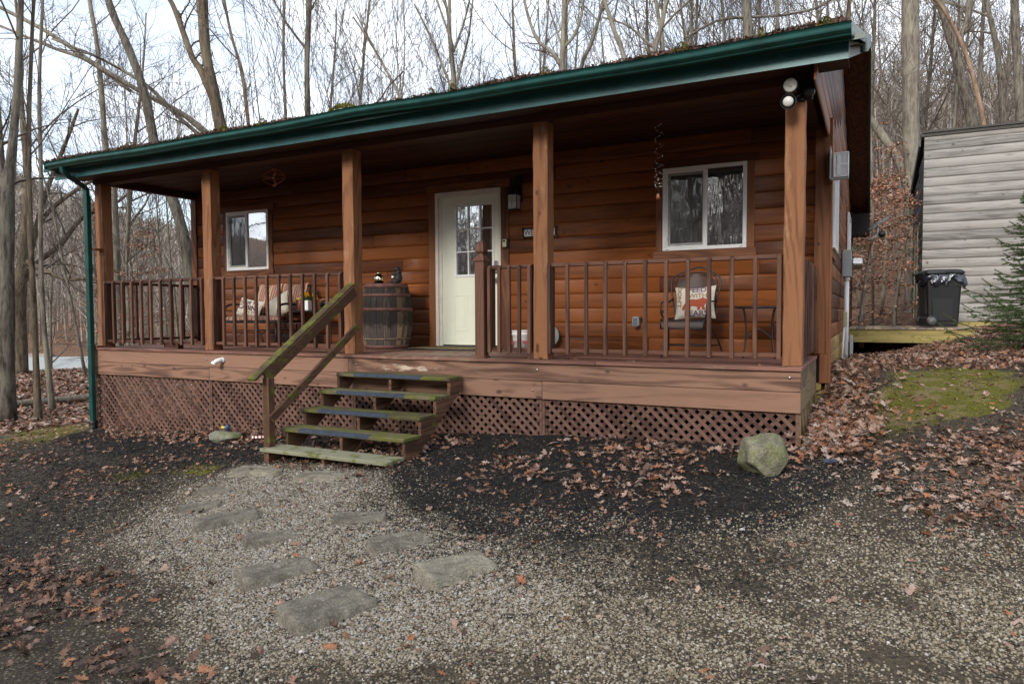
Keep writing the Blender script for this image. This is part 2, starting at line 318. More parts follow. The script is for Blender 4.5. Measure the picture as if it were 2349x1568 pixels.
def ground(x,y):
    x=np.atleast_1d(np.asarray(x,float));y=np.atleast_1d(np.asarray(y,float))
    z=W[-3]+W[-2]*x+W[-1]*y
    for i in range(len(G)): z=z+W[i]*_U((x-G[i,0])**2+(y-G[i,1])**2)
    X=x-.534;Y=y+6.589
    lat=X*.889+Y*.457;dep=-X*.457+Y*.889
    dist=np.hypot(lat,dep)
    q=lat/np.maximum(dep,6)
    t=sst(-.35,.35,q)*sst(0,10,dep)
    hr=-.2+.26*np.maximum(0,dep-15)
    hr=np.where(dep>80,-.2+.26*65+(dep-80)*.12,hr)
    crest=sst(-.35,-.85,q)
    hl=-1.25-.28*np.clip(dist-28,0,30)+(.15+.13*crest)*np.clip(dist-110,0,190)
    far=hr*t+hl*(1-t)
    k=sst(26,36,dist)
    out=z*(1-k)+far*k
    return out+.22*np.clip(-24-y,0,45)*sst(-24,-34,y)
# ================================================================ GROUND
def gz(x,y): return float(ground(x,y)[0])
def hump(x,y,s,k):
    r=np.random.default_rng(k); z=0
    for i in range(7):
        a=r.uniform(0,6.28); f=s*r.uniform(.7,1.6); z=z+np.sin((x*math.cos(a)+y*math.sin(a))*f+r.uniform(0,6.28))
    return z/7
def inpoly(x,y,P):
    P=np.array(P); r=np.zeros(x.shape,bool); j=len(P)-1
    for i in range(len(P)):
        xi,yi=P[i];xj,yj=P[j]
        c=((yi>y)!=(yj>y))&(x<(xj-xi)*(y-yi)/(yj-yi+1e-12)+xi); r^=c; j=i
    return r
def polydist(x,y,P):
    P=np.array(P); d=np.full(x.shape,1e9)
    for i in range(len(P)):
        a=P[i-1];b=P[i];ab=b-a; t=np.clip(((x-a[0])*ab[0]+(y-a[1])*ab[1])/(ab@ab+1e-9),0,1)
        d=np.minimum(d,np.hypot(x-a[0]-t*ab[0],y-a[1]-t*ab[1]))
    return d
def warp(x,y,k=.22):
    return x+k*(hump(x,y,3.1,41)+.7*hump(x,y,8.5,43))*2.0,y+k*(hump(x,y,2.7,42)+.7*hump(x,y,9.3,44))*2.0
def soft(x,y,P,w_):  # 1 inside, falling to 0 over w_ metres each side of a ragged edge
    x,y=warp(x,y,.2 if w_>.1 else .08); d=polydist(x,y,P); s=np.where(inpoly(x,y,P),d,-d); return sst(-w_,w_,s)
PG=[(-5.0,-1.59),(-5.18,-1.81),(-4.99,-2.28),(-4.78,-2.78),(-4.35,-3.31),(-3.77,-3.69),(-3.12,-4.01),(-2.63,-4.29),(-2.14,-4.61),(-1.9,-6.0),(1.6,-6.0),(2.2,-3.0),(1.22,-2.0),(.97,-1.9),(.55,-2.06),(.08,-2.08),(-.08,-2.45),(-.41,-2.6),(-.8,-2.7),(-1.23,-2.68),(-1.64,-2.62),(-2.19,-2.45),(-2.79,-2.19),(-3.15,-1.83),(-3.4,-1.5),(-3.6,-1.38),(-4.9,-1.35)]
PGL=[(-5.0,-1.5),(-5.18,-1.81),(-4.99,-2.28),(-4.78,-2.78),(-4.35,-3.31),(-3.77,-3.69),(-3.12,-4.01),(-2.5,-4.2),(-1.2,-4.1),(-.9,-3.4),(-.9,-2.9),(-1.7,-2.65),(-2.79,-2.19),(-3.15,-1.83),(-3.6,-1.38)]   # the lighter, cleaner part of the path
PMR=[(.49,1.58),(.59,1.9),(.89,2.38),(1.25,3.26),(1.6,3.25),(2.02,2.71),(1.91,2.03),(1.62,1.41),(1.38,1.14),(1.15,.9),(.9,.63),(.75,.3),(.55,.76)]
PML=[(-11.4,-.5),(-12.6,.4),(-11.9,1.0),(-9.97,-.02),(-9.7,-.7),(-9.5,-1.2),(-9.6,-1.5)]
PS1=[(-6.43,-2.07),(-6.39,-1.92),(-6.07,-1.92),(-5.95,-2.08),(-6.18,-2.2)]
PS2=[(-5.87,-1.82),(-5.8,-1.58),(-5.35,-1.58),(-5.22,-1.8),(-5.55,-1.94)]
PMU=[(-9.9,.1),(-9.6,-.9),(-7.5,-1.5),(-6.3,-1.85),(-5.3,-1.7),(-4.9,-1.45),(-3.5,-1.4),(-3.1,-1.8),(-2.75,-2.2),(-2.1,-2.5),(-1.2,-2.75),(-.4,-2.65),(0,-2.2),(.4,-1.3),(.6,-.5),(.2,-.2),(.1,.1)]
PLR=[(0,-.05),(.04,1.04),(.1,1.91),(.2,4.71),(.3,8.4),(1.2,8.2),(2.3,9.4),(4.2,9.4),(3.4,5.0),(2.3,3.3),(1.0,3.1),(.62,2.2),(.48,1.58),(.5,.4),(.26,-.6)]
PLE=[(3.4,3.6),(1.8,.8),(1.25,.4),(.95,-.42),(1.1,-1.03),(1.17,-1.52),(1.35,-1.95),(3.0,-1.5),(5,2)]
PLF=[(-3.3,-.35),(-2.63,-.2),(-1.27,-.18),(-.45,-.38),(-.35,-.99),(-.46,-1.45),(-.83,-1.72),(-1.52,-1.7),(-2.64,-1.06),(-3.2,-.8)]
PLB=[(-4.95,-4.0),(-4.26,-3.84),(-3.5,-3.89),(-2.84,-4.27),(-2.14,-4.61),(-2.5,-5.5),(-4.5,-5.2)]
PLL=[(-9.66,-.13),(-6.6,-.13),(-5.5,-.13),(-5.9,-.7),(-8.77,-.6)]
PFL=[(-11.97,-.2),(-17,-4),(-27,-2),(-30,10),(-20,13),(-9.8,3.0),(-10,.5),(-12.3,1.2)]
def lines(a,b,st,ext):
    m=list(np.arange(a,b,st)); s=st
    x=b
    hi=[];
    while x<ext[1]: hi.append(x); s*=1.13; x+=s
    hi.append(ext[1]); s=st; x=a; lo=[]
    while x>ext[0]: s*=1.13; x-=s; lo.append(max(x,ext[0]))
    return np.array(lo[::-1]+m+hi)
gx=lines(-13,5,.07,(-420,420)); gy=lines(-6.6,4,.07,(-120,520))
X,Y=np.meshgrid(gx,gy); xf,yf=X.ravel(),Y.ravel()
zf=ground(xf,yf)
near=np.exp(-((xf+3)**2+(yf+1)**2)/260)
def gfine(x,y):
    n=np.exp(-((x+3)**2+(y+1)**2)/260); return ground(x,y)+n*(.018*hump(x,y,3,1)+.012*hump(x,y,9,2))+(1-n)*.05*hump(x,y,1.4,3)
zf=gfine(xf,yf)
under=inpoly(xf,yf,[(-10,0.1),(.02,.1),(.02,9.9),(-10,9.9)]); zf=np.where(under,zf-.15,zf)
nx,ny=len(gx),len(gy); I=np.arange(nx*ny).reshape(ny,nx)
F=np.stack([I[:-1,:-1],I[:-1,1:],I[1:,1:],I[1:,:-1]],-1).reshape(-1,4)
attr=dict(gravel=soft(xf,yf,PG,.22),clean=soft(xf,yf,PGL,.3),mulch=soft(xf,yf,PMU,.25),
  moss=np.clip(soft(xf,yf,PMR,.16)+soft(xf,yf,PML,.2)+soft(xf,yf,PS1,.07)+soft(xf,yf,PS2,.07),0,1),
  litter=np.clip(soft(xf,yf,PLR,.15)+soft(xf,yf,PLE,.4)*.55+soft(xf,yf,PFL,.3)+sst(9,14,np.hypot(xf+2,yf+2))*(1-soft(xf,yf,PML,.3)),0,1))
m,t,p,L=mat('ground_soil'); M['ground']=m; p.inputs['Roughness'].default_value=.9; p.inputs['Specular IOR Level'].default_value=.2
co=N(t,'ShaderNodeTexCoord')
def gn(s,d=6,r=.65,dist=0):
    n=N(t,'ShaderNodeTexNoise',i={'Scale':s,'Detail':d,'Roughness':r,'Distortion':dist}); L(co.outputs['Object'],n.inputs['Vector']); return n.outputs[0]
def gr(src,*st):
    r=N(t,'ShaderNodeValToRGB'); cr=r.color_ramp
    while len(cr.elements)<len(st): cr.elements.new(.5)
    for e,(q,c) in zip(cr.elements,st): e.position=q;e.color=(*c,1)
    L(src,r.inputs[0]); return r.outputs[0]
def gmix(f,a,b):
    q=N(t,'ShaderNodeMix',data_type='RGBA'); L(f,q.inputs['Factor']);L(a,q.inputs['A']);L(b,q.inputs['B']); return q.outputs['Result']
def gat(n): return N(t,'ShaderNodeAttribute',attribute_name=n).outputs['Fac']
def gm(op,a,b):
    n=N(t,'ShaderNodeMath',operation=op,use_clamp=False)
    for i,x in enumerate((a,b)):
        if isinstance(x,(int,float)): n.inputs[i].default_value=x
        else: L(x,n.inputs[i])
    return n.outputs[0]
def edge(a,nz,k=.9,w_=.12):   # region mask with a ragged edge
    x=gm('ADD',gat(a),gm('MULTIPLY',gm('SUBTRACT',nz,.5),k)); r=N(t,'ShaderNodeMapRange',interpolation_type='SMOOTHSTEP',i={'From Min':.5-w_,'From Max':.5+w_}); L(x,r.inputs['Value']); return r.outputs[0]
nA=gn(3.5,8,.7); nB=gn(60,5,.7); nC=gn(1.2,5,.6); nD=gn(14,8,.75)
soil=gr(nB,(.32,(.018,.014,.011)),(.5,(.050,.039,.029)),(.68,(.12,.095,.065)))
mul=gr(nB,(.38,(.008,.0075,.007)),(.6,(.030,.027,.024)),(.75,(.085,.065,.05)))
v=N(t,'ShaderNodeTexVoronoi',feature='F1',i={'Scale':75,'Randomness':1}); L(co.outputs['Object'],v.inputs['Vector'])
sp=N(t,'ShaderNodeSeparateColor'); L(v.outputs['Color'],sp.inputs[0])
pb=gr(sp.outputs[0],(0,(.05,.042,.03)),(.25,(.16,.12,.075)),(.5,(.24,.19,.12)),(.75,(.30,.26,.19)),(1,(.38,.34,.28)))
dk=N(t,'ShaderNodeMapRange',i={'From Min':.25,'From Max':.62,'To Min':1,'To Max':.25}); L(v.outputs['Distance'],dk.inputs['Value'])
q=N(t,'ShaderNodeMix',data_type='RGBA',blend_type='MULTIPLY'); q.inputs['Factor'].default_value=1; L(pb,q.inputs['A']); L(dk.outputs[0],q.inputs['B']); pb=q.outputs['Result']
v2=N(t,'ShaderNodeTexVoronoi',feature='F1',i={'Scale':13,'Randomness':1}); va=N(t,'ShaderNodeVectorMath',operation='MULTIPLY_ADD'); va.inputs[0].default_value=(.08,.08,.08); 
nn=N(t,'ShaderNodeTexNoise',i={'Scale':9,'Detail':4}); L(co.outputs['Object'],nn.inputs['Vector']); L(nn.outputs['Color'],va.inputs[1]); L(co.outputs['Object'],va.inputs[2]); va.inputs[0].default_value=(.15,.15,.15); L(va.outputs[0],v2.inputs['Vector'])
sp2=N(t,'ShaderNodeSeparateColor'); L(v2.outputs['Color'],sp2.inputs[0])
lf=gr(sp2.outputs[0],(0,(.06,.033,.02)),(.3,(.14,.07,.04)),(.6,(.25,.13,.075)),(.85,(.33,.19,.12)),(1,(.30,.24,.19)))
dk2=N(t,'ShaderNodeMapRange',i={'From Min':.3,'From Max':.75,'To Min':1,'To Max':.35}); L(v2.outputs['Distance'],dk2.inputs['Value'])
q=N(t,'ShaderNodeMix',data_type='RGBA',blend_type='MULTIPLY'); q.inputs['Factor'].default_value=1; L(lf,q.inputs['A']); L(dk2.outputs[0],q.inputs['B']); lf=q.outputs['Result']
ms=gr(gn(45,6,.75),(.3,(.04,.042,.012)),(.55,(.135,.13,.016)),(.75,(.23,.21,.04)))
ms=gmix(edge('moss',nD,0,.9) if False else gm('GREATER_THAN',gn(2.2,7,.75),.53),ms,gr(nB,(.35,(.10,.085,.03)),(.7,(.30,.23,.11))))
soil=gmix(gm('MULTIPLY',gm('GREATER_THAN',gm('ADD',sp.outputs[1],gm('MULTIPLY',nC,.5)),1.05),.75),soil,pb)
c=gmix(edge('mulch',gm('ADD',gm('MULTIPLY',nA,.5),gm('MULTIPLY',nD,.5)),2.2,.14),soil,mul)
c=gmix(edge('gravel',nD,.9,.2),c,gmix(gm('GREATER_THAN',gm('ADD',gm('MULTIPLY',nA,1.0),gm('MULTIPLY',gat('clean'),.4)),.52),gr(nB,(.35,(.035,.028,.019)),(.6,(.10,.08,.054)),(.75,(.19,.155,.105))),pb))
c=gmix(edge('litter',nA,.9),c,lf); c=gmix(gm('MULTIPLY',edge('moss',gm('ADD',gm('MULTIPLY',nA,.5),gm('MULTIPLY',nD,.5)),3.0,.30),.95),c,ms)
L(c,p.inputs['Base Color'])
b=N(t,'ShaderNodeBump',i={'Strength':.9,'Distance':.015}); L(gm('ADD',nB,gm('MULTIPLY',v.outputs['Distance'],-.7)),b.inputs['Height']); L(b.outputs[0],p.inputs['Normal'])
npmesh('ground',np.c_[xf,yf,zf],F,None,M['ground'],smooth=True,kind='structure',attr=attr)
# ---- scattered small stuff -------------------------------------------------
def frame_ok(P,pad=.25):
    d=P-np.array(C0); z=d@np.array(CFW); u=(d@np.array(CR))/z; vv=(d@np.array(CU))/z
    k=CF; return (z>.3)&(np.abs(u*k)<1175*(1+pad))&(np.abs(vv*k)<784*(1+pad))
def scatter_poly(P,n,dens_near=None):
    P=np.array(P); lo,hi=P.min(0),P.max(0); o=np.zeros((0,2))
    while len(o)<n:
        q=rng.uniform(lo,hi,(n*2,2)); q=q[inpoly(q[:,0],q[:,1],P)]; o=np.r_[o,q]
    o=o[:n]; e=rng.normal(0,1,(n,2))*np.where(rng.random((n,1))<.35,.30,.07); o=o+e
    return o
def clump(q,amt=1.,s=3.5,k=61):
    h=hump(q[:,0],q[:,1],s,k)+.7*hump(q[:,0],q[:,1],s*3,k+1); return q[h*amt+rng.normal(0,.25,len(q))>-.12]
def rotmats(yaw,tx,ty):
    cz,sz=np.cos(yaw),np.sin(yaw);cx,sx=np.cos(tx),np.sin(tx);cy,sy=np.cos(ty),np.sin(ty)
    Z=np.zeros((len(yaw),3,3));Z[:,0,0]=cz;Z[:,0,1]=-sz;Z[:,1,0]=sz;Z[:,1,1]=cz;Z[:,2,2]=1
    A=np.zeros_like(Z);A[:,0,0]=1;A[:,1,1]=cx;A[:,1,2]=-sx;A[:,2,1]=sx;A[:,2,2]=cx
    B=np.zeros_like(Z);B[:,1,1]=1;B[:,0,0]=cy;B[:,0,2]=sy;B[:,2,0]=-sy;B[:,2,2]=cy
    return Z@A@B
def place(tv,tf,pos,Rm,scl):
    V=np.einsum('nij,nkj->nki',Rm,tv[None]*scl[:,None,:])+pos[:,None,:]
    n,k=len(pos),len(tv); F=(tf[None]+(np.arange(n)*k)[:,None,None]).reshape(-1,tf.shape[1])
    return V.reshape(-1,3),F
ico_v=None
def ico():
    g=(1+5**.5)/2; v=np.array([(-1,g,0),(1,g,0),(-1,-g,0),(1,-g,0),(0,-1,g),(0,1,g),(0,-1,-g),(0,1,-g),(g,0,-1),(g,0,1),(-g,0,-1),(-g,0,1)])/math.hypot(1,g)
    f=np.array([(0,11,5),(0,5,1),(0,1,7),(0,7,10),(0,10,11),(1,5,9),(5,11,4),(11,10,2),(10,7,6),(7,1,8),(3,9,4),(3,4,2),(3,2,6),(3,6,8),(3,8,9),(4,9,5),(2,4,11),(6,2,10),(8,6,7),(9,8,1)])
    return v,f
iv,if_=ico()
def offh(q): return q[(q[:,1]<-.1)|(q[:,0]>.1)|(q[:,0]<-9.9)]
def pebbles():
    q=offh(scatter_poly(PG,215000)); cl=soft(q[:,0],q[:,1],PGL,.3); d=np.hypot(q[:,0]-.53,q[:,1]+6.59)
    hm=hump(q[:,0],q[:,1],4,11)+.6*hump(q[:,0],q[:,1],15,12)
    keep=rng.random(len(q))<np.clip(.52+1.0*cl+hm*1.1,0.03,1)*np.clip(7.5/d/1.3,.35,1)*np.where(polydist(q[:,0],q[:,1],PG)<.25,.55,1)
    q=q[keep]
    ex=scatter_poly([(-5.6,-1.4),(-6,-2.4),(-5.2,-3.6),(-3.6,-4.3),(-2.6,-4.5),(-3.1,-4.0),(-4.3,-3.3),(-4.95,-2.4)],2200)
    ex2=scatter_poly([(.0,-.3),(1.2,-.6),(2.6,.6),(1.6,-1.5),(1.3,-2.1),(0,-2.1)],2600); ex3=scatter_poly(PMU,900)
    ex4=scatter_poly([(-3,-1.6),(-1.9,-2.1),(-.3,-2.0),(.4,-1.3),(.9,-.8),(1.8,-1.6),(1.2,-2.6),(-1,-3)],11000); ex4=ex4[hump(ex4[:,0],ex4[:,1],5,33)+rng.normal(0,.3,len(ex4))>0]
    q=offh(np.r_[q,ex,ex2,ex3,ex4])
    z=gfine(q[:,0],q[:,1]); s=np.exp(rng.normal(math.log(.0053),.30,len(q))); s=np.where(rng.random(len(q))<.006,s*1.9,s); s=np.clip(s,.0028,.015)
    P=np.c_[q,z+s*rng.uniform(-.1,.45,len(q))]; k=frame_ok(P); P,s,q=P[k],s[k],q[k]
    sc_=np.c_[s*rng.uniform(.9,1.5,len(s)),s*rng.uniform(.8,1.2,len(s)),s*rng.uniform(.5,.85,len(s))]
    Rm=rotmats(rng.uniform(0,6.28,len(s)),rng.normal(0,.3,len(s)),rng.normal(0,.3,len(s)))
    V,F=place(iv,if_,P,Rm,sc_)
    cl=soft(q[:,0],q[:,1],PGL,.35); rn=np.clip(rng.random(len(s))*(.72+.14*cl)+.13*cl,0,1)
    rn=np.where(rng.random(len(s))<.015,1,rn)
    npmesh('gravel',V,F,np.repeat(rn,20),M['pebble'],smooth=True,kind='stuff',loc=(-1,-3,-1))
    print('pebbles',len(s))
pebbles()
def leaf_templates():
    T=[]
    half=[(0,-.02),(.02,.12),(.09,.17),(.20,.22),(.13,.30),(.10,.36),(.24,.42),(.33,.50),(.20,.54),(.12,.60),(.20,.68),(.25,.77),(.14,.80),(.06,.86),(.0,1.0)]
    for k in range(6):
        r=random.Random(k); H=[(x*r.uniform(.8,1.25),y) for x,y in half]; H2=[(-x*r.uniform(.8,1.2),y) for x,y in half[1:-1]]
        out=H+H2[::-1]; cen=[(0,.2),(0,.5),(0,.8)]
        cu=r.uniform(-1.1,1.1); cl=r.uniform(-.9,.9); tw=r.uniform(-.5,.5)
        def zz(x,y): return cu*x*x*2.2+cl*(y-.5)**2*.8+tw*x*(y-.5)+.05*math.sin(9*x+7*y+k)
        P=[(x,y-.5,zz(x,y)) for x,y in out+cen]; n=len(out); F=[]
        ce=[n+(0 if (out[i][1]+out[(i+1)%n][1])/2<.35 else 1 if (out[i][1]+out[(i+1)%n][1])/2<.68 else 2) for i in range(n)]
        for i in range(n):
            F.append((i,(i+1)%n,ce[i]))
            if ce[i]!=ce[(i+1)%n]: F.append(((i+1)%n,ce[(i+1)%n],ce[i]))
        T.append((np.array(P),np.array(F)))
    small=np.array([(0,-.5,0),(.28,-.1,.06),(.18,.3,0),(0,.5,.08),(-.22,.25,-.02),(-.26,-.15,.07)]); sf=np.array([(0,1,5),(1,4,5),(1,2,4),(2,3,4)])
    return T,(small,sf)
LT,LS=leaf_templates()
def leaves(name,sets,mt,label=None,cat=None,zfun=gfine,parent=None,cull=True):
    Vs=[];Fs=[];Rs=[];nb=0
    for q,s0,s1,zlo,zhi,tilt,c0,c1,fine in sets:
        z=zfun(q[:,0],q[:,1]); P=np.c_[q,z+rng.uniform(zlo,zhi,len(q))]
        if cull: P=P[frame_ok(P)]
        n=len(P)
        if not n: continue
        g=rng.integers(0,6 if fine else 1,n)
        for k in range(6 if fine else 1):
            pk=P[g==k]; m_=len(pk)
            if not m_: continue
            tv,tf=LT[k] if fine else LS
            s=rng.uniform(s0,s1,m_); S=np.c_[s*rng.uniform(.7,1.1,m_),s,s*rng.uniform(.5,1.3,m_)]
            V,F=place(tv,tf,pk,rotmats(rng.uniform(0,6.28,m_),rng.normal(0,tilt,m_),rng.normal(0,tilt,m_)),S)
            Vs.append(V);Fs.append(F+nb);nb+=len(V);Rs.append(np.repeat(np.clip(rng.uniform(c0,c1,m_),0,1),len(tf)))
    V=np.concatenate(Vs);F=np.concatenate(Fs);print(name,len(F))
    return npmesh(name,V,F,np.concatenate(Rs),mt,kind='stuff',loc=tuple(V.mean(0)),label=label,cat=cat,parent=parent)
fg=[(-6.5,-1.2),(-5,-4.4),(-2,-5.2),(1.3,-4.2),(1.7,-1.2),(1.3,.6),(.3,-.2),(-9.6,-.2),(-10,-1.5)]
SL=[(-5.6,-1.9),(-5.0,-3.0),(-4.4,-3.9),(-3.2,-4.3),(-5,-4.6),(-7,-2.4),(-9,-1.6)]
NB=np.array
def offhouse(q): return q[~((q[:,0]>-9.95)&(q[:,0]<.02)&(q[:,1]>-.1)&(q[:,1]<10))]
def SP(P,n,cl=0): 
    q=offhouse(scatter_poly(P,n)); return clump(q,cl) if cl else q
WIDE=[(-13,-1.5),(-9,-3.5),(-5,-5),(-2,-5.8),(1.8,-5),(2.6,-2),(3.2,3),(.3,2),(.2,-.15),(-10,-.15)]
leaves('fallen_leaves',[
 (SP(PLR,7600),.05,.115,.0,.08,.45,.0,.95,True),
 (SP([(0,-.05),(.05,1.9),(.5,2.2),(.45,.3),(.25,-.6)],1500),.07,.14,.02,.12,.5,.3,1,True),
 (SP(PLE,1700,1.4),.04,.10,.0,.04,.4,.0,.95,True),
 (SP(PLF,850,1.3),.05,.12,.0,.035,.4,.2,.95,True),
 (SP(PMU,2100,1.0),.03,.085,.0,.02,.4,.1,.9,True),
 (SP(PLB,1250,.9),.045,.105,.0,.04,.4,.0,.56,True),
 (SP(PLL,1400,.6),.05,.11,.0,.05,.4,.05,.9,True),
 (SP(SL,800,1.3),.035,.09,.0,.02,.35,.0,.8,True),
 (SP([(-12.5,-.8),(-12,-3.5),(-7,-3),(-5.6,-1.7),(-9,-1)],1000,1.2),.04,.10,.0,.03,.4,.0,.8,True),
 (SP(WIDE,2600,.8),.025,.07,.0,.015,.35,.0,.9,True),
 (SP(WIDE,420,.6),.06,.12,.0,.015,.3,.1,1,True),
 (NB([tuple(onp(u_,v_,2,-1.0))[:2] for u_,v_ in ((752,1438),(1112,1270),(1135,1310),(1550,1342),(1612,1328),(1515,1275),(905,1100),(430,1258),(475,1480),(1450,1110),(1490,1155),(1800,1170))]),.11,.16,.006,.012,.15,.55,.8,True),
 (scatter_poly(PG,60),.06,.12,.004,.015,.3,.2,1,True),
 (SP([(.1,-.3),(1.0,-2.0),(2.4,-1),(2.6,3),(1.6,.9),(.9,.3)],2300,.9),.04,.11,.0,.03,.4,.05,1,True),
 (SP([(-4.9,-.15),(-4.95,-1.5),(-3.4,-1.6),(-3.4,-.15)],420),.06,.12,0,.05,.45,.15,.95,True),
 (scatter_poly(PML,200),.05,.10,0,.01,.3,.1,.9,True),(scatter_poly(PMR,90),.04,.11,0,.01,.3,.3,1,True),
 (SP(PFL,30000),.08,.16,.0,.05,.4,.1,1,False),
 (SP([(-14,-4.5),(-5.5,-5.5),(-3,-6.5),(-12,-9)],900,.6),.05,.12,.0,.03,.4,.0,.8,True),
 (SP([(1.4,-2),(2.4,3),(6,4),(7,-3),(3,-4.5)],1600,.6),.05,.12,.0,.04,.4,.0,.9,True),
 (SP([(2,3),(2.5,9),(9,12),(12,2),(4,-1)],4500),.08,.15,.0,.05,.4,.1,1,False),
],M['leaf'])
def chips():
    tv=np.array([(-.5,-.5,0),(.5,-.35,.1),(.5,.4,-.1),(-.5,.5,0),(-.1,0,.5)]); tf=np.array([(0,1,4),(1,2,4),(2,3,4),(3,0,4)])
    q=np.r_[scatter_poly(PMU,46000),scatter_poly(SL,12000),scatter_poly([(-12.5,-.8),(-12,-3.5),(-7,-3),(-5.6,-1.7),(-9,-1)],16000),scatter_poly([(-3,-1.9),(-1.5,-2.6),(.2,-2.2),(.2,-3.0),(-1.8,-3.2),(-3,-2.6)],4500),scatter_poly(PG,4500),scatter_poly([(.2,-.4),(1.4,-2.2),(2.4,-1),(1.6,.9),(.9,.3)],3500)]
    n=len(q); z=gfine(q[:,0],q[:,1])+rng.uniform(-.002,.012,n); P=np.c_[q,z]; k=frame_ok(P)&((P[:,1]<-.1)|(P[:,0]>.1)); P=P[k]; n=len(P)
    l=rng.uniform(.012,.045,n); V,F=place(tv,tf,P,rotmats(rng.uniform(0,6.28,n),rng.normal(0,.3,n),rng.normal(0,.35,n)),np.c_[l,rng.uniform(.003,.009,n),rng.uniform(.003,.008,n)])
    npmesh('mulch',V,F,np.repeat(rng.random(n)**1.3,4),M['mulch'],kind='stuff',loc=(-3,-1,-1)); 
chips()
mb=MB()
for i in range(230):
    a=random.random()
    if a<.25: x,y=random.uniform(-8,-3.5),random.uniform(-3.8,-.4)
    elif a<.6: x,y=random.uniform(-3.4,2),random.uniform(-3.5,-.3)
    elif a<.8: x,y=random.uniform(.4,2.4),random.uniform(-1,4)
    else: x,y=random.uniform(-2.5,1),random.uniform(-5,-3)
    if y>-.2 and x<.3: continue
    l=random.choice([.08,.12,.2,.35]) *random.uniform(.7,1.3); th=random.uniform(0,6.28); c=random.uniform(-.8,.8); pts=[]
    for k in range(5):
        s=l*(k/4-.5); th2=th+c*k/4; x2=x+s*math.cos(th2);y2=y+s*math.sin(th2); pts.append((x2,y2,float(gfine(np.array([x2]),np.array([y2]))[0])+.006+random.uniform(0,.01)))
    r0=random.uniform(.0012,.0032); mb.tube(pts,[r0,r0,r0*.9,r0*.7,r0*.4],5,True,random.random())
mb.build('ground_twigs',M['twig'],kind='stuff',fixn=False)
# moss tufts standing up from the ground where moss grows
def tufts():
    tv=np.array([(-.5,0,0),(.5,0,0),(0,.15,1)]); tf=np.array([(0,1,2)])
    q=np.r_[scatter_poly(PMR,6500),scatter_poly(PML,4000),scatter_poly(PS1,700),scatter_poly(PS2,900)]
    n=len(q); q=q+rng.normal(0,.03,(n,2)); k=hump(q[:,0],q[:,1],6,21)+rng.normal(0,.2,n)>-.12; q=q[k]; n=len(q)
    P=np.c_[q,gfine(q[:,0],q[:,1])-.002]; V,F=place(tv,tf,P,rotmats(rng.uniform(0,6.28,n),rng.normal(0,.5,n),rng.normal(0,.3,n)),np.c_[rng.uniform(.006,.014,n),rng.uniform(.006,.014,n),rng.uniform(.006,.02,n)])
    npmesh('moss',V,F,np.repeat(rng.random(n),1),M['moss'],kind='stuff',loc=(-3,0,-1))
tufts()
# ================================================================ CABIN
WY=1.765                      # face of the porch wall
cabin=empty('log_cabin',(-4.96,0,-1.0),'brown stained log cabin with a green metal gutter and a railed front porch','cabin')
PX=[-9.92,-7.57,-5.13,-2.60,-.163]; PW=.163
YB=10.0; XW=.11; XL=-9.95
def roofz(y): return 2.62+.335*(y+.50) if y<4.8 else 2.62+.335*(10.1-y)
LP=.184
prof=[(0,.016),(.003,.024),(.010,.0295),(.030,.0332),(.062,.0354),(.100,.036),(.140,.0345),(.168,.0315),(.180,.0255),(LP,.016)]
def log_front(mb,x0,x1,zb,r):
    k=len(prof); vs=[(x,WY+.036-d,zb+z) for x in(x0,x1) for z,d in prof]
    mb.add(vs,[(i,i+1,k+i+1,k+i) for i in range(k-1)]+[tuple(range(k)),tuple(range(2*k-1,k-1,-1))],r,True)
def log_side(mb,y0,y1,zb,r,zt=9,mi=0):
    k=len(prof); vs=[(XW-.036+d,y,zb+z) for y in(y0,y1) for z,d in prof]
    mb.add(vs,[(i,i+1,k+i+1,k+i) for i in range(k-1)]+[tuple(range(k)),tuple(range(2*k-1,k-1,-1))],r,True,mi)
wl=MB(); z0=.0
wins=[(-9.135,-8.175,1.215,2.185),(-1.71,-.745,1.215,2.19)]
DX0,DX1,DZ=-4.95,-3.905,2.165
for k in range(14):
    zb=k*LP-.01; x=XL; brk=[]
    segs=[(XL,XW-.04)]
    if zb<DZ-.02: segs=[(XL,DX0),(DX1,XW-.04)]
    if 1.1<zb+.05<2.15:
        s2=[]
        for a,b in segs:
            for (w0,w1,_,_) in wins:
                if a<w0 and b>w1:
                    if a<w0: s2.append((a,w0))
                    a=w1
            s2.append((a,b))
        segs=s2
    for a,b in segs:
        c=a
        while b-c>.3:
            e=min(b,c+random.uniform(1.6,4.2))
            if b-e<.5:e=b
            log_front(wl,c,e-(.003 if e<b else 0),zb,random.random()); c=e
wl.build('front_wall',M['log'],cabin,fixn=False)
mb=MB(); mb.box(XL,XW-.04,WY+.036,WY+.12,-.3,2.6); 
mb.build('wall_backing',M['dark'],cabin)
ws=MB()
for k in range(-3,23):
    zb=k*LP+.03-.06; zt=zb+LP
    y0=WY+.02 if zt<2.5 else max(-.38,(zt-2.56)/.30-.45-.3); 
    if zt>=2.5: y0=max(-.33,(zt-2.60)/.33-.50)
    y1=min(YB,10.1-(zt-2.60)/.33) if zt>2.6 else YB
    if y1-y0<.2: break
    c=y0
    while c<y1-.05:
        e=min(y1,c+random.uniform(2,4)); e=y1 if y1-e<.5 else e
        log_side(ws,c,e-.002,zb,random.random(),mi=1 if k<=0 else 0); c=e
ws.build('side_wall',[M['log_side'],M['log_bare']],cabin,fixn=False)
mb=MB(); mb.box(XW-.12,XW-.037,WY+.2,YB,-.8,2.6); mb.prism([(-.38,2.5),(YB,2.5),(9.9,2.62),(4.8,4.35),(-.30,2.62)],0,XW-.12,XW-.037)
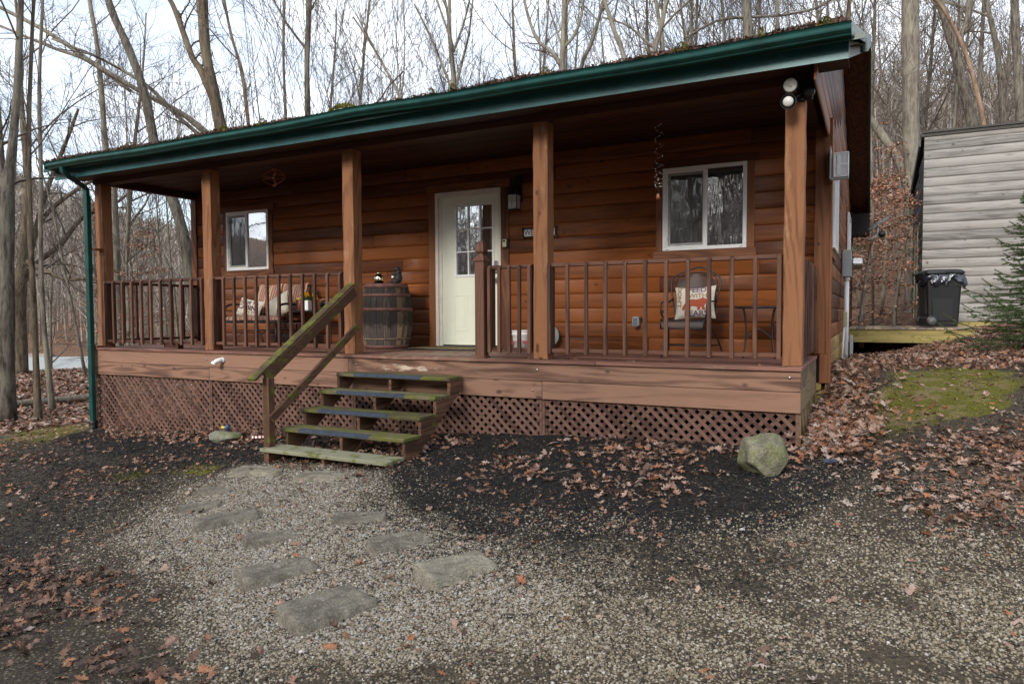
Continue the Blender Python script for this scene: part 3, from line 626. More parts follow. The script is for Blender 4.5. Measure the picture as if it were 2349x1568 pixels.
mb.box(XL,XW-.12,YB-.1,YB,-.8,2.6); mb.box(XL,XL+.1,WY+.2,YB-.1,-1.6,2.6)
mb.prism([(WY,2.5),(YB,2.5),(9.9,2.62),(4.8,4.35),(0,2.72)],0,XL,XL+.1)
mb.build('inner_wall',M['dark'],cabin)
# corner boards
mb=MB(); mb.box(-.035,.118,WY-.02,WY+.03,.02,2.56); mb.box(.03,.118,WY-.02,WY+.03,-.30,.02); mb.box(.118,.14,WY-.02,WY+.12,-.30,2.56)
mb.build('corner_board',M['trim'],cabin,bevel=.004)
mb=MB(); mb.box(-10.0,-9.87,WY-.03,WY+.16,-1.2,2.6); mb.build('corner_board',M['trim'],cabin,bevel=.004)
mb=MB(); mb.box(.10,.16,YB-.1,YB+.02,-.8,2.7); mb.build('corner_board',M['trim'],cabin)
mb=MB(); mb.box(-.04,.05,WY+.01,WY+.10,-.95,-.30); mb.build('foundation_post',M['treated'],cabin)
# windows
def window(x0,x1,z0,z1,pane_a,pane_b,xc,name='window'):
    y=WY-.03; f=.042
    mb=MB(); mb.box(x0,x1,y,y+.05,z0,z0+f); mb.box(x0,x1,y,y+.05,z1-f,z1); mb.box(x0,x0+f,y+.0005,y+.05,z0+f,z1-f); mb.box(x1-f,x1,y+.0005,y+.05,z0+f,z1-f)
    mb.box(xc-.024,xc+.024,y+.004,y+.05,z0+f,z1-f)
    mb.box(x0+f,xc-.024,y+.012,y+.05,z1-f-.02,z1-f); mb.box(x0+f,xc-.024,y+.012,y+.05,z0+f,z0+f+.014); mb.box(x0+f,x0+f+.018,y+.012,y+.05,z0+f+.014,z1-f-.02)
    fr=mb.build('window',M['vinyl'],cabin,bevel=.003)
    mb=MB(); a=x0+f+.018;b=xc-.024;c=z0+f+.014;d=z1-f-.02;g=.03
    mb.box(a,b,y+.02,y+.03,c,c+g); mb.box(a,b,y+.02,y+.03,d-g,d); mb.box(a,a+g,y+.021,y+.03,c+g,d-g); mb.box(b-.012,b,y+.021,y+.03,c+g,d-g)
    mb.build('screen_frame',M['screen'],fr)
    mb=MB(); mb.box(a-.01,b,y+.032,y+.036,c-.01,d+.01); mb.build('pane',pane_a,fr)
    mb=MB(); mb.box(xc+.02,x1-f+.01,y+.026,y+.030,z0+f-.01,z1-f+.01); mb.build('pane',pane_b,fr)
    [MB().box(a_,a_+.035,y-.002,y,z0+.012,z0+.017).build('drain_slot',M['black'],fr) for a_ in (x0+.04,x1-.075)]
    t_=.085
    for a_,b_ in ((x0-t_,x0-.001),(x1+.001,x1+t_)): mb=MB(); mb.box(a_,b_,WY-.02,WY+.03,z0,z1); mb.build('window_trim',M['trim'],fr,bevel=.003)
    mb=MB(); mb.box(x0-t_-.03,x1+t_+.02,WY-.024,WY+.03,z0-.088,z0-.001); mb.build('window_sill',M['trimx'],fr,bevel=.003)
    mb=MB(); mb.box(x0-t_-.02,x1+t_+.035,WY-.024,WY+.03,z1+.001,z1+.088); mb.build('head_trim',M['trimx'],fr,bevel=.003)
    return fr
w1=window(*wins[0],M['filmdim'],M['glass'],-8.67)
w2=window(*wins[1],M['filmdim'],M['film'],-1.21)
for fr,(x0,x1,z0,z1) in ((w1,wins[0]),(w2,wins[1])):
    [MB().box(x0+.05,x0+.063,WY-.016,WY-.008,a_,a_+.04).build('latch',M['black'],fr) for a_ in (z1-.19,z0+.12)]
# side windows
for (y0,y1,z0,z1) in ((2.0,2.95,1.19,2.15),(7.3,8.5,1.3,2.25)):
    mb=MB(); x=XW+.0; f=.045
    mb.box(x,x+.05,y0,y1,z0,z0+f); mb.box(x,x+.05,y0,y1,z1-f,z1); mb.box(x,x+.0495,y0,y0+f,z0+f,z1-f); mb.box(x,x+.0495,y1-f,y1,z0+f,z1-f)
    fr=mb.build('window',M['vinyl'],cabin,bevel=.003)
    mb=MB(); mb.box(x+.01,x+.014,y0+.03,y1-.03,z0+.03,z1-.03); mb.build('pane',M['glass'],fr)
    for q in ((x-.01,x+.02,y0-.09,y0-.001,z0-.09,z1+.09),(x-.01,x+.02,y1+.001,y1+.09,z0-.09,z1+.09),(x-.01,x+.022,y0,y1,z0-.09,z0-.001),(x-.01,x+.022,y0,y1,z1+.001,z1+.09)): MB().box(*q).build('window_trim',M['trim'],fr,bevel=.003)
# door
mb=MB(); y=WY-.035; j=.05
mb.box(DX0,DX0+j,y,WY+.04,0.0,DZ); mb.box(DX1-.035,DX1,y,WY+.04,0,DZ); mb.box(DX0+j,DX1-.035,y+.0006,WY+.04,DZ-j,DZ)
mb.box(DX0+j,DX0+j+.05,y+.02,WY+.05,0,DZ-j); mb.box(DX0+j+.05,DX1-.035,y+.02,WY+.05,DZ-j-.02,DZ-j)
fr=mb.build('door_frame',M['jamb'],cabin,bevel=.003)
for a_,b_ in ((DX0-.115,DX0-.001),(DX1+.001,DX1+.115)): MB().box(a_,b_,WY-.022,WY+.03,0,DZ+.002).build('door_trim',M['trim'],fr,bevel=.003)
mb=MB(); mb.box(DX0-.14,DX1+.14,WY-.026,WY+.03,DZ+.003,DZ+.11); mb.build('head_trim',M['trimx'],fr,bevel=.003)
mb=MB(); mb.box(DX0+.02,DX1-.02,WY-.10,WY+.0,.0,.03); mb.build('threshold',M['steel'],fr)
dx0,dx1=-4.85,-3.94; yd=WY-.005
gx0,gx1,gz0,gz1=-4.645,-4.015,.985,1.985
mb=MB(); mb.box(dx0,gx0,yd,yd+.04,.045,DZ-.07); mb.box(gx1,dx1,yd,yd+.04,.045,DZ-.07); mb.box(gx0,gx1,yd,yd+.04,.045,gz0); mb.box(gx0,gx1,yd,yd+.04,gz1,DZ-.07)
for (a,b) in ((-4.66,-4.44),(-4.30,-4.08)):
    for (c,d) in ((.24,.74),):
        e=.018; mb.box(a,b,yd-.005,yd+.001,c,c+e);mb.box(a,b,yd-.005,yd+.001,d-e,d);mb.box(a,a+e,yd-.0045,yd+.001,c+e,d-e);mb.box(b-e,b,yd-.0045,yd+.001,c+e,d-e)
        mb.box(a+.045,b-.045,yd-.004,yd+.001,c+.045,d-.045)
door=mb.build('door',M['doorpaint'],cabin,bevel=.002)
mb=MB(); e=.032; mb.box(gx0,gx1,yd-.012,yd+.02,gz0,gz0+e);mb.box(gx0,gx1,yd-.012,yd+.02,gz1-e,gz1);mb.box(gx0,gx0+e,yd-.0115,yd+.02,gz0+e,gz1-e);mb.box(gx1-e,gx1,yd-.0115,yd+.02,gz0+e,gz1-e)
for i in (1,2):
    xx=gx0+e+(gx1-gx0-2*e)*i/3; mb.box(xx-.009,xx+.009,yd-.008,yd+.014,gz0+e,gz1-e)
    zz=gz0+e+(gz1-gz0-2*e)*i/3; mb.box(gx0+e,gx1-e,yd-.0075,yd+.0135,zz-.009,zz+.009)
mb.build('muntin_grid',M['vinyl'],door,bevel=.002)
mb=MB(); mb.box(gx0+.01,gx1-.01,yd+.015,yd+.019,gz0+.01,gz1-.01); mb.build('pane',M['glass'],door)
mb=MB(); mb.lathe([(.0,-.075),(.02,-.075),(.029,-.06),(.029,-.045),(.012,-.035),(.012,-.01),(.032,-.008),(.032,0)],(-3.985,yd,.93),16,axis=(0,1,0)); mb.build('door_knob',M['steel'],door)
mb=MB(); mb.box(-4.02,-3.955,yd-.022,yd,1.02,1.19); mb.box(-4.0,-3.975,yd-.045,yd-.02,1.06,1.08); mb.build('deadbolt',M['steel'],door,bevel=.012)
# deck
mb=MB(); y=-.145; i=0
while y<WY-.01:
    y1=min(y+.139,WY+.03); c=XL+.02; brk=sorted([c]+[random.uniform(-9,-1) for _ in range(2)]+[0.012])
    for a,b in zip(brk[:-1],brk[1:]): mb.box(a,b-.003,y,y1-.005,-.034,0,random.random())
    y+=.139
mb.build('deck_boards',M['deck'],cabin,bevel=.004)
mb=MB()
for a,b,c,d in ((XL+.02,-4.97,-.213,-.036),(-4.966,0,-.213,-.036),(XL+.02,-7.36,-.398,-.217),(-7.356,-2.45,-.398,-.217),(-2.446,0,-.398,-.217)): mb.box(a,b,-.12,-.085,c,d,random.random())
def patch(m,cx,cz,rx,rz,c_,amt,ax=2):
    t=m.node_tree; p=t.nodes['Principled BSDF']; s=p.inputs['Base Color'].links[0].from_socket; co=N(t,'ShaderNodeTexCoord'); mp=N(t,'ShaderNodeMapping'); b0=BASE['log_cabin']
    mp.inputs['Location'].default_value=(-(cx-b0.x)/rx,0 if ax==2 else -(cz-b0.y)/rz,-(cz-b0.z)/rz if ax==2 else 0); mp.inputs['Scale'].default_value=(1/rx,0 if ax==2 else 1/rz,1/rz if ax==2 else 0); t.links.new(co.outputs['Object'],mp.inputs['Vector'])
    ln=N(t,'ShaderNodeVectorMath',operation='LENGTH'); t.links.new(mp.outputs[0],ln.inputs[0]); mq=N(t,'ShaderNodeMapping'); mq.inputs['Scale'].default_value=(7,7,26); t.links.new(co.outputs['Object'],mq.inputs['Vector']); n=N(t,'ShaderNodeTexNoise',i={'Scale':1,'Detail':8,'Roughness':.75}); t.links.new(mq.outputs[0],n.inputs['Vector'])
    a=N(t,'ShaderNodeMath',operation='MULTIPLY_ADD',i={1:-.22}); t.links.new(ln.outputs['Value'],a.inputs[0]); t.links.new(n.outputs[0],a.inputs[2]); r=N(t,'ShaderNodeMapRange',i={'From Min':.34,'From Max':.44,'To Max':amt}); t.links.new(a.outputs[0],r.inputs['Value'])
    q=N(t,'ShaderNodeMix',data_type='RGBA'); q.inputs['B'].default_value=(*c_,1); t.links.new(r.outputs[0],q.inputs['Factor']); t.links.new(s,q.inputs['A']); t.links.new(q.outputs['Result'],p.inputs['Base Color'])
patch(M['skirt'],-4.15,-.13,.42,.045,(.62,.50,.38),.85)
patch(M['deck'],-4.1,.4,1.0,.8,(.40,.33,.24),.55,ax=1)
sk=mb.build('front_skirt_board',M['skirt'],cabin,bevel=.004)
mb=MB(); [mb.lathe([(.0,-.008),(.010,-.007),(.014,0)],(x,-.12,z),8,axis=(0,1,0)) for x,z in ((-.09,-.09),(-2.5,-.10),(-4.85,-.11),(-7.4,-.12),(-2.55,-.31),(-9.7,-.12))]; mb.build('bolt_head',M['steel'],sk)
mb=MB(); mb.box(-.034,.0005,-.084,1.75,-.205,-.036,.4); mb.box(-.034,.0005,-.084,1.75,-.398,-.209,.9); mb.build('side_skirt_board',M['skirty'],cabin,bevel=.003)
def lattice(mb,u0,u1,z0,z1,fn,sp=.069,wd=.0345,jit=.0):
    # two crossing layers of diagonal strips clipped to the panel
    for lay,s in ((0,-1),(1,1)):
        c=-(z1-z0)
        while c<(u1-u0)+(z1-z0):
            # line: z = z0 + s*(u-u0-c) -> param
            pts=[]
            if s==1: a=(u0+c,z0); b=(u0+c+(z1-z0),z1)
            else: a=(u0+c+(z1-z0),z0); b=(u0+c,z1)
            (ua,za),(ub,zb)=a,b
            def clip(ua,za,ub,zb):
                if ua==ub:return None
                t0,t1=0,1; du=ub-ua
                for lim,sg in ((u0,1),(u1,-1)):
                    t=(lim-ua)/du
                    if sg*du>0:t0=max(t0,t)
                    else:t1=min(t1,t)
                if t1-t0<.02:return None
                return ua+du*t0,za+(zb-za)*t0,ua+du*t1,za+(zb-za)*t1
            q=clip(ua,za,ub,zb)
            if q: fn(mb,q,lay,wd)
            c+=sp*math.sqrt(2)
def lf(mb,q,lay,wd):
    y=-.083+.008*lay; mb.bar((q[0],y,q[1]),(q[2],y,q[3]),.0075,wd,up=Vector((0,0,1)),r=random.random())
for a,b in ((-9.88,-7.38),(-7.36,-4.93),(-4.91,-2.47),(-2.45,-.02)):
    zb=min(gz(a,-.1),gz(b,-.1))-.12
    mb=MB(); lattice(mb,a+.02,b-.02,zb,-.37,lf); mb.box(a-.008,a+.02,-.094,-.07,zb,-.398,.5); mb.box(b-.02,b+.008,-.0945,-.07,zb,-.398,.6)
    mb.build('lattice_panel',M['lattice'],cabin)
def ls(mb,q,lay,wd):
    x=-.008-.008*lay; mb.bar((x,q[0],q[1]),(x,q[2],q[3]),.0075,wd,up=Vector((0,0,1)),r=random.random())
mb=MB(); lattice(mb,-.06,1.72,-.92,-.37,ls); mb.box(-.02,.002,-.083,-.05,-.9,-.4); mb.build('lattice_panel',M['latside'],cabin)
# support posts under the deck, seen dark through the lattice
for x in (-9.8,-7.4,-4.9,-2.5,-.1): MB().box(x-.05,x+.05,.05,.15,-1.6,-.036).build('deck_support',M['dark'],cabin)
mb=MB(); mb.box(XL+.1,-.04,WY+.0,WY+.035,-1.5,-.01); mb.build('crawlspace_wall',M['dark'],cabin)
# posts
for i,x in enumerate(PX):
    mb=MB(); n=14; s=random.Random(i)
    rings=[]
    for k in range(n+1):
        z=2.44*k/n; o=.004*s.uniform(-1,1); p_=.004*s.uniform(-1,1)
        rings.append([(x+o,0+p_,z),(x+PW+o*.5,0-p_,z),(x+PW+p_,PW,z),(x+p_,PW,z)])
    vs=[v for r_ in rings for v in r_]; fs=[(a*4+j,a*4+(j+1)%4,a*4+4+(j+1)%4,a*4+4+j) for a in range(n) for j in range(4)]+[(3,2,1,0),(4*n,4*n+1,4*n+2,4*n+3)]
    mb.add(vs,fs,s.uniform(.4,.75)); mb.build('porch_post',M['post'],cabin,bevel=.006)
# beams and ceiling
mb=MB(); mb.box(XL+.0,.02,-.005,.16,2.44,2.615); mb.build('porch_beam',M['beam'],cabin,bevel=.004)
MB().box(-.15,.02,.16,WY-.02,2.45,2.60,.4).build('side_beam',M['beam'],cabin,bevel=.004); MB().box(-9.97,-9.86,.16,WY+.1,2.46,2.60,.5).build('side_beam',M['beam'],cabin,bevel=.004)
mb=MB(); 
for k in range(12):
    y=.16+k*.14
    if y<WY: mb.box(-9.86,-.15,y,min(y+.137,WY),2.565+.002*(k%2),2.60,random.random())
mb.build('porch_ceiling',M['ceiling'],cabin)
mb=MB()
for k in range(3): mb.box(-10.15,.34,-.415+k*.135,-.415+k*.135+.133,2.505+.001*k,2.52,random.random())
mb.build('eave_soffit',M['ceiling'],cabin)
# roof
mb=MB(); th=.05
pr=[(-.55,2.605),(4.8,roofz(4.8)),(10.07,2.61),(10.07,2.61-th),(4.8,roofz(4.8)-th*1.05),(-.55,2.605-th)]
mb.prism(pr,0,-10.23,.46,.5); roof=mb.build('roof',M['greendark'],cabin)
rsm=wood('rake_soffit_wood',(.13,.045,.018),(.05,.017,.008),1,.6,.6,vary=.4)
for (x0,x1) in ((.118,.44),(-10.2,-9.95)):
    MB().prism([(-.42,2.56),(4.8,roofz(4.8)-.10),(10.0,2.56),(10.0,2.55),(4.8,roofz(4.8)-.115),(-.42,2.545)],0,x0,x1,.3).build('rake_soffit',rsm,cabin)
for (x0,x1) in ((.44,.475),(-10.235,-10.2)):
    MB().prism([(-.30,2.68),(4.8,roofz(4.8)+.02),(10.0,2.66),(10.0,2.52),(4.8,roofz(4.8)-.13),(-.30,2.53)],0,x0,x1,.3).build('rake_board',M['greendark'],cabin,bevel=.004)
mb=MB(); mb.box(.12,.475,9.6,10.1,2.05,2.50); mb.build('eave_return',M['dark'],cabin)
mb=MB(); 
for s_ in range(4): 
    x0=[-10.15,-6.4,-3.55,-.75][s_]; x1=[-6.4,-3.55,-.75,.345][s_]; mb.box(x0,x1-.001,-.436-.0008*(s_%2),-.42,2.458,2.60,.5)
mb.build('fascia',M['fascia'],cabin)
mb=MB(); mb.add([(.345,-.436,2.458),(.345,-.436,2.60),tuple(onp(1979.5,102,1,-.25)),tuple(onp(1978.5,122,1,-.25))],[(0,1,2,3)]); mb.build('fascia_return',M['greycap'],cabin)
gp=[(-.655,2.712),(-.645,2.706),(-.638,2.690),(-.645,2.672),(-.655,2.655),(-.652,2.640),(-.632,2.622),(-.618,2.612),(-.612,2.600),(-.535,2.600),(-.535,2.70),(-.539,2.70),(-.539,2.606),(-.608,2.606),(-.614,2.618),(-.648,2.646),(-.650,2.655),(-.632,2.690),(-.641,2.702),(-.641,2.712)]
gp=[(a_,2.662-(2.712-b_)*.82) for a_,b_ in gp]; GL=onp(100.8,380,1,-.655).x; GR=onp(1953.4,46,1,-.655).x
mb=MB(); gseg=24
vs=[];n=len(gp)
for k in range(gseg+1):
    x=GL+(GR-GL)*k/gseg; dz=.006*math.sin(x*1.1)+.004*math.sin(x*2.7+1)+(.010*math.exp(-((x+4.35)/.5)**2))
    vs+=[(x,a-.0,b_+dz) for a,b_ in gp]
fs=[(k*n+j,k*n+(j+1)%n,(k+1)*n+(j+1)%n,(k+1)*n+j) for k in range(gseg) for j in range(n)]
mb.add(vs,fs,.5,False); gut=mb.build('gutter',M['green'],cabin)
mb=MB(); mb.add([(GR+.002,-.655,2.662),(GR+.002,-.612,2.572),tuple(onp(1985.5,98,1,-.32)),tuple(onp(1987,79,1,-.32))],[(0,1,2,3)]); mb.build('gutter_end_cap',M['greycap'],gut)
MB().box(GL-.004,GL-.0005,-.655,-.535,2.572,2.66).build('gutter_end_cap',M['green'],gut)
mb=MB(); mb.box(GL,GR-.01,-.56,-.44,2.605,2.618); mb.build('drip_edge',M['green'],cabin)
# downspout
mb=MB(); P_=[(-9.70,-.59,2.575),(-9.70,-.58,2.52),(-9.705,-.53,2.475),(-9.78,-.25,2.375),(-9.795,-.20,2.33),(-9.80,-.195,2.20)]
for a,b in zip(P_[:-1],P_[1:]): 
    d=(Vector(b)-Vector(a)).normalized()*.01; mb.bar(Vector(a)-d,Vector(b)+d,.075,.06,up=(0,1,.02),r=.5)
zg=gz(-9.88,-.2)
mb.box(-9.84,-9.76,-.225,-.155,1.12,2.24,.5); mb.box(-9.842,-9.762,-.223,-.157,zg+.13,1.13,.5)
for z in (1.16,.03): mb.box(-9.846,-9.754,-.229,-.15,z,z+.018)
ds=mb.build('downspout',M['green'],cabin,bevel=.006)
mb=MB(); 
for z in (1.45,.0): mb=MB(); mb.box(-9.85,-9.72,-.15,0.0,z,z+.025); mb.build('strap',M['trimx'],ds)
mb=MB(); mb.lathe([(.052,0),(.06,.01),(.048,.02),(.06,.032),(.048,.044),(.06,.056),(.05,.07),(.055,.12),(.055,.16),(.04,.17)],(-9.80,-.19,zg-.01),20); mb.tube([(-9.80,-.19,zg+.03),(-9.72,-.26,zg+.0)],.045,12); mb.build('drain_boot',M['blackpl'],ds)
# railings
def railing(a,b,n,axis,yo,first=True,last=True,blk=None,sgn=-1):
    # a..b along axis; yo = plane of the outer face of the rails; balusters outside it
    mb=MB(); root_=None
    def bx(mb,p0,p1,q0,q1,z0,z1,r=None):
        if axis==0: mb.box(p0,p1,min(q0,q1),max(q0,q1),z0,z1,r)
        else: mb.box(min(q0,q1),max(q0,q1),p0,p1,z0,z1,r)
    bx(mb,a,b,yo,yo-sgn*.088,.952,.990)
    rl=mb.build('railing',M['rail'] if axis==0 else M['skirty'] if False else M['rail'],cabin,bevel=.004)
    mb=MB(); bx(mb,a,b,yo,yo-sgn*.085,.076,.114); mb.build('bottom_rail',M['rail'],rl,bevel=.004)
    for p_,k in ((a,first),(b-.036,last)):
        if k: mb=MB(); bx(mb,p_,p_+.036,yo-sgn*.002,yo-sgn*.088,.115,.951); mb.build('end_stile',M['bal'],rl,bevel=.003)
    if blk: mb=MB(); bx(mb,blk,blk+.3,yo-sgn*.02,yo-sgn*.11,.001,.075); mb.build('support_block',M['rail'],rl)
    w_=.036
    for i in range(n):
        p_=a+(b-a-w_)*i/(n-1); mb=MB()
        o=yo+sgn*.036; lean=random.uniform(-.004,.004)
        pts=[]
        for (q,z) in ((yo,.99),(o,.962),(o,.060),(yo,.060)): pts.append((q,z))
        P=[]
        for s_ in (0,w_):
            for q,z in pts: P.append((p_+s_+lean*z,q,z) if axis==0 else (q,p_+s_+lean*z,z))
        mb.add(P,[(0,1,2,3),(7,6,5,4),(0,4,5,1),(1,5,6,2),(2,6,7,3),(3,7,4,0)],random.random())
        mb.build('baluster',M['bal'],rl,bevel=.003)
    return rl
railing(PX[0]+PW+.02,PX[1]-.004,11,0,0.0,blk=-8.45)
railing(PX[1]+PW+.02,PX[2]-.02,12,0,0.0)
railing(-3.13,PX[3]-.02,5,0,0.0)
railing(PX[3]+PW+.01,PX[4]-.012,12,0,0.0)
railing(.19,WY-.05,8,1,-.035,sgn=1)
railing(.19,WY-.05,8,1,-9.90,sgn=-1)
# newel
mb=MB(); mb.box(-3.275,-3.165,-.05,.06,0,1.04); 
nw=mb.build('newel_post',M['bal'],cabin,bevel=.004)
mb=MB(); c=(-3.22,.005,0)
def sq(mb,prof,cx,cy):
    vs=[(cx+s*w_,cy+t_*w_,z) for w_,z in prof for s,t_ in((-1,-1),(1,-1),(1,1),(-1,1))]; k=len(prof)
    mb.add(vs,[(i*4+j,i*4+(j+1)%4,i*4+4+(j+1)%4,i*4+4+j) for i in range(k-1) for j in range(4)]+[(3,2,1,0),(4*k-4,4*k-3,4*k-2,4*k-1)],.5)
sq(mb,[(.068,1.041),(.068,1.055),(.060,1.065),(.060,1.075),(.050,1.085),(.036,1.10),(.030,1.115),(.034,1.128),(.050,1.14),(.052,1.165),(.046,1.20),(.030,1.24),(.010,1.262)],-3.22,.005)
mb.build('post_cap',M['bal'],nw)
mb=MB(); sq(mb,[(.066,.0),(.066,.012),(.058,.02)],-3.22,.005); mb.build('post_foot',M['bal'],nw)
# ================================================================ STEPS
st=empty('wooden_steps',(-4.14,-.8,-1.0),'mossy open wooden porch steps with blue grey grip strips and a sloping handrail','steps')
TR=[(-.41,-.191),(-.68,-.362),(-.95,-.535),(-1.22,-.705),(-1.488,-.875)]
for i,(yf_,zt) in enumerate(TR):
    mb=MB(); xl=-4.905-.018*i; mb.box(xl,-3.381,yf_,yf_+(.262 if i==0 else .28),zt-.038,zt)
    tr=mb.build('tread',M['tread'] if i<4 else M['treadgrey'],st,bevel=.006)
    if i<4:
        mb=MB(); a=xl+.255;b=xl+1.16
        mb.box(a,b,yf_-.004,yf_+.055,zt+.001,zt+.005); mb.box(a,b,yf_-.0045,yf_-.0005,zt-.030,zt+.005); mb.build('grip_strip',M['asphalt'],tr,bevel=.0015)
for x in (-4.885,-4.19,-3.425):
    mb=MB(); zs=gz(-4.2,-1.4)-.03
    poly=[(-.125,-.23)]
    for (yf_,zt) in TR:
        poly+=[(yf_+.03+.25,zt-.0395) if yf_>-.5 and False else (min(-.125,yf_+.27),zt-.0395),(yf_+.035,zt-.0395)]
    poly=[(-.125,TR[0][1]-.0395)]
    for i,(yf_,zt) in enumerate(TR):
        poly.append((yf_+.035,zt-.0395))
        if i<4: poly.append((yf_+.035,TR[i+1][1]-.0395))
    poly+=[(TR[-1][0]+.035,-1.10),(TR[-1][0]+.22,-1.10),(-1.10,-.985),(-.19,-.365),(-.125,-.30)]
    xx=x if x<-4.5 else x+.0
    mb.prism(poly,0,xx-(.036 if x<-4.5 else 0),xx+(.0 if x<-4.5 else .036),random.uniform(.3,.8)); mb.build('stringer',M['stringer'],st)
mb=MB(); mb.box(-4.99,-4.905,-1.42,-1.335,-1.12,-.165); mb.build('handrail_post',M['stair_post'],st,bevel=.005)
a=Vector((-4.99,-1.56,-.178));b=Vector((-4.985,-.02,.835)); mb=MB(); mb.bar(a,b,.105,.034,up=(0,0,1)); hr_=mb.build('handrail',M['handrail'],st,bevel=.005)
o=Vector((0,0,-.09)); a2=Vector((-4.955,-1.41,-.165));b2=Vector((-4.935,-.03,.755)); mb=MB(); mb.bar(a2,b2,.036,.12); mb.build('rail_brace',M['midrail'],hr_,bevel=.004)
a3=Vector((-4.895,-1.40,-.585));b3=Vector((-4.90,-.03,.33)); mb=MB(); mb.bar(a3,b3,.036,.085); mb.build('mid_rail',M['midrail'],st,bevel=.004)
# ================================================================ THINGS ON AND ROUND THE PORCH
def text_mesh(body,size,loc,rot,mt,name,parent,ext=.0006,sx=1,bold=0,align='CENTER'):
    cu=bpy.data.curves.new('lettering','FONT'); cu.body=body; cu.size=size; cu.extrude=ext; cu.align_x=align; cu.align_y='CENTER'; cu.offset=bold; cu.resolution_u=3
    tmp=bpy.data.objects.new('lettering',cu); col.objects.link(tmp); dg=bpy.context.evaluated_depsgraph_get(); dg.update()
    me=bpy.data.meshes.new_from_object(tmp.evaluated_get(dg)); bpy.data.objects.remove(tmp); bpy.data.curves.remove(cu)
    Mx=Matrix.Translation(Vector(loc)-BASE[parent.name])@Euler(rot).to_matrix().to_4x4()@Matrix.Diagonal((sx,1,1,1)); me.transform(Mx); me.materials.clear()
    return finish(me,name,mt,parent,None)
FACE=(R(90),0,0)   # text that faces -Y
# spring metal chair ---------------------------------------------------------
def perf_mat():
    m,t,p,L=mat('perforated_black_metal'); p.inputs['Base Color'].default_value=(.02,.02,.022,1); p.inputs['Roughness'].default_value=.45
    co=N(t,'ShaderNodeTexCoord'); mp=N(t,'ShaderNodeMapping'); mp.inputs['Rotation'].default_value=(0,R(45),0); mp.inputs['Scale'].default_value=(52,52,52); L(co.outputs['Object'],mp.inputs['Vector'])
    f=N(t,'ShaderNodeVectorMath',operation='FRACTION'); L(mp.outputs[0],f.inputs[0]); s=N(t,'ShaderNodeVectorMath',operation='SUBTRACT'); s.inputs[1].default_value=(.5,.5,.5); L(f.outputs[0],s.inputs[0])
    x=N(t,'ShaderNodeSeparateXYZ'); L(s.outputs[0],x.inputs[0]); A=N(t,'ShaderNodeMath',operation='ABSOLUTE'); B=N(t,'ShaderNodeMath',operation='ABSOLUTE'); L(x.outputs[0],A.inputs[0]); L(x.outputs[2],B.inputs[0])
    mx=N(t,'ShaderNodeMath',operation='MAXIMUM'); L(A.outputs[0],mx.inputs[0]);L(B.outputs[0],mx.inputs[1]); g=N(t,'ShaderNodeMath',operation='LESS_THAN',i={1:.30}); L(mx.outputs[0],g.inputs[0])
    tr=N(t,'ShaderNodeBsdfTransparent'); ms=N(t,'ShaderNodeMixShader'); o=t.nodes['Material Output']; L(g.outputs[0],ms.inputs[0]); L(p.outputs[0],ms.inputs[1]); L(tr.outputs[0],ms.inputs[2]); L(ms.outputs[0],o.inputs[0]); return m
M['perf']=perf_mat()
ch=empty('patio_chair',(-1.22,1.05,0),'black mesh metal garden chair holding the bear cushion, near the big window','chair')
def curve(P,n=24):   # smooth path through P
    P=[Vector(p) for p in P]; out=[]
    for i in range(len(P)-1):
        p0=P[max(i-1,0)];p1=P[i];p2=P[i+1];p3=P[min(i+2,len(P)-1)]
        k=max(2,n//(len(P)-1))
        for j in range(k):
            t_=j/k; out.append(.5*((2*p1)+(p2-p0)*t_+(2*p0-5*p1+4*p2-p3)*t_**2+(3*p1-p0-3*p2+p3)*t_**3))
    return out+[P[-1]]
mb=MB()
mb.tube(curve([(-1.42,1.27,.40),(-1.47,1.31,.62),(-1.50,1.35,.82),(-1.44,1.36,.90),(-1.30,1.37,.955),(-1.20,1.375,.985),(-1.10,1.37,.955),(-1.0,1.36,.90),(-.95,1.35,.82),(-.985,1.31,.62),(-1.03,1.27,.40)],40),.009,8)
mb.tube(curve([(-1.44,1.36,.79),(-1.42,1.362,.87),(-1.33,1.365,.915),(-1.22,1.367,.927),(-1.10,1.365,.915),(-1.01,1.362,.87),(-.99,1.36,.79)],24),.006,6); mb.build('back_frame',M['black'],ch)
mb=MB(); K=16; vs=[];fs=[]
for i in range(K+1):
    z=.42+.50*i/K; wd=.225*(1-max(0,(z-.72)/.22)**2.2)**.5 if z<.92 else .03; wd=max(wd,.03)
    yb=1.275+.09*(z-.42)/.5
    for j in range(9): u=-1+2*j/8; vs.append((-1.215+u*wd,yb+.035*(1-u*u)-.02,z))
fs=[(i*9+j,i*9+j+1,(i+1)*9+j+1,(i+1)*9+j) for i in range(K) for j in range(8)]
mb.add(vs,fs,.5,True); mb.build('backrest',M['perf'],ch,fixn=False)
mb=MB(); vs=[];
sp=[(1.28,.415),(1.1,.405),(.95,.405),(.82,.41),(.765,.405),(.748,.385),(.745,.31)]
for y,z in sp:
    for j in range(9): u=-1+2*j/8; vs.append((-1.235+u*.225,y,z-.012*(1-u*u)*(1 if y>.8 else 0)))
mb.add(vs,[(i*9+j,i*9+j+1,(i+1)*9+j+1,(i+1)*9+j) for i in range(len(sp)-1) for j in range(8)],.5,True); mb.build('seat',M['perf'],ch,fixn=False)
mb=MB(); mb.tube([(-1.46,.745,.31),(-1.46,.75,.385),(-1.46,.77,.408),(-1.46,1.28,.415)],.009); mb.tube([(-1.01,.745,.31),(-1.01,.75,.385),(-1.01,.77,.408),(-1.01,1.28,.415)],.009); mb.tube([(-1.46,.745,.31),(-1.01,.745,.31)],.008); mb.tube([(-1.46,.748,.388),(-1.01,.748,.388)],.006)
mb.build('seat_frame',M['black'],ch)
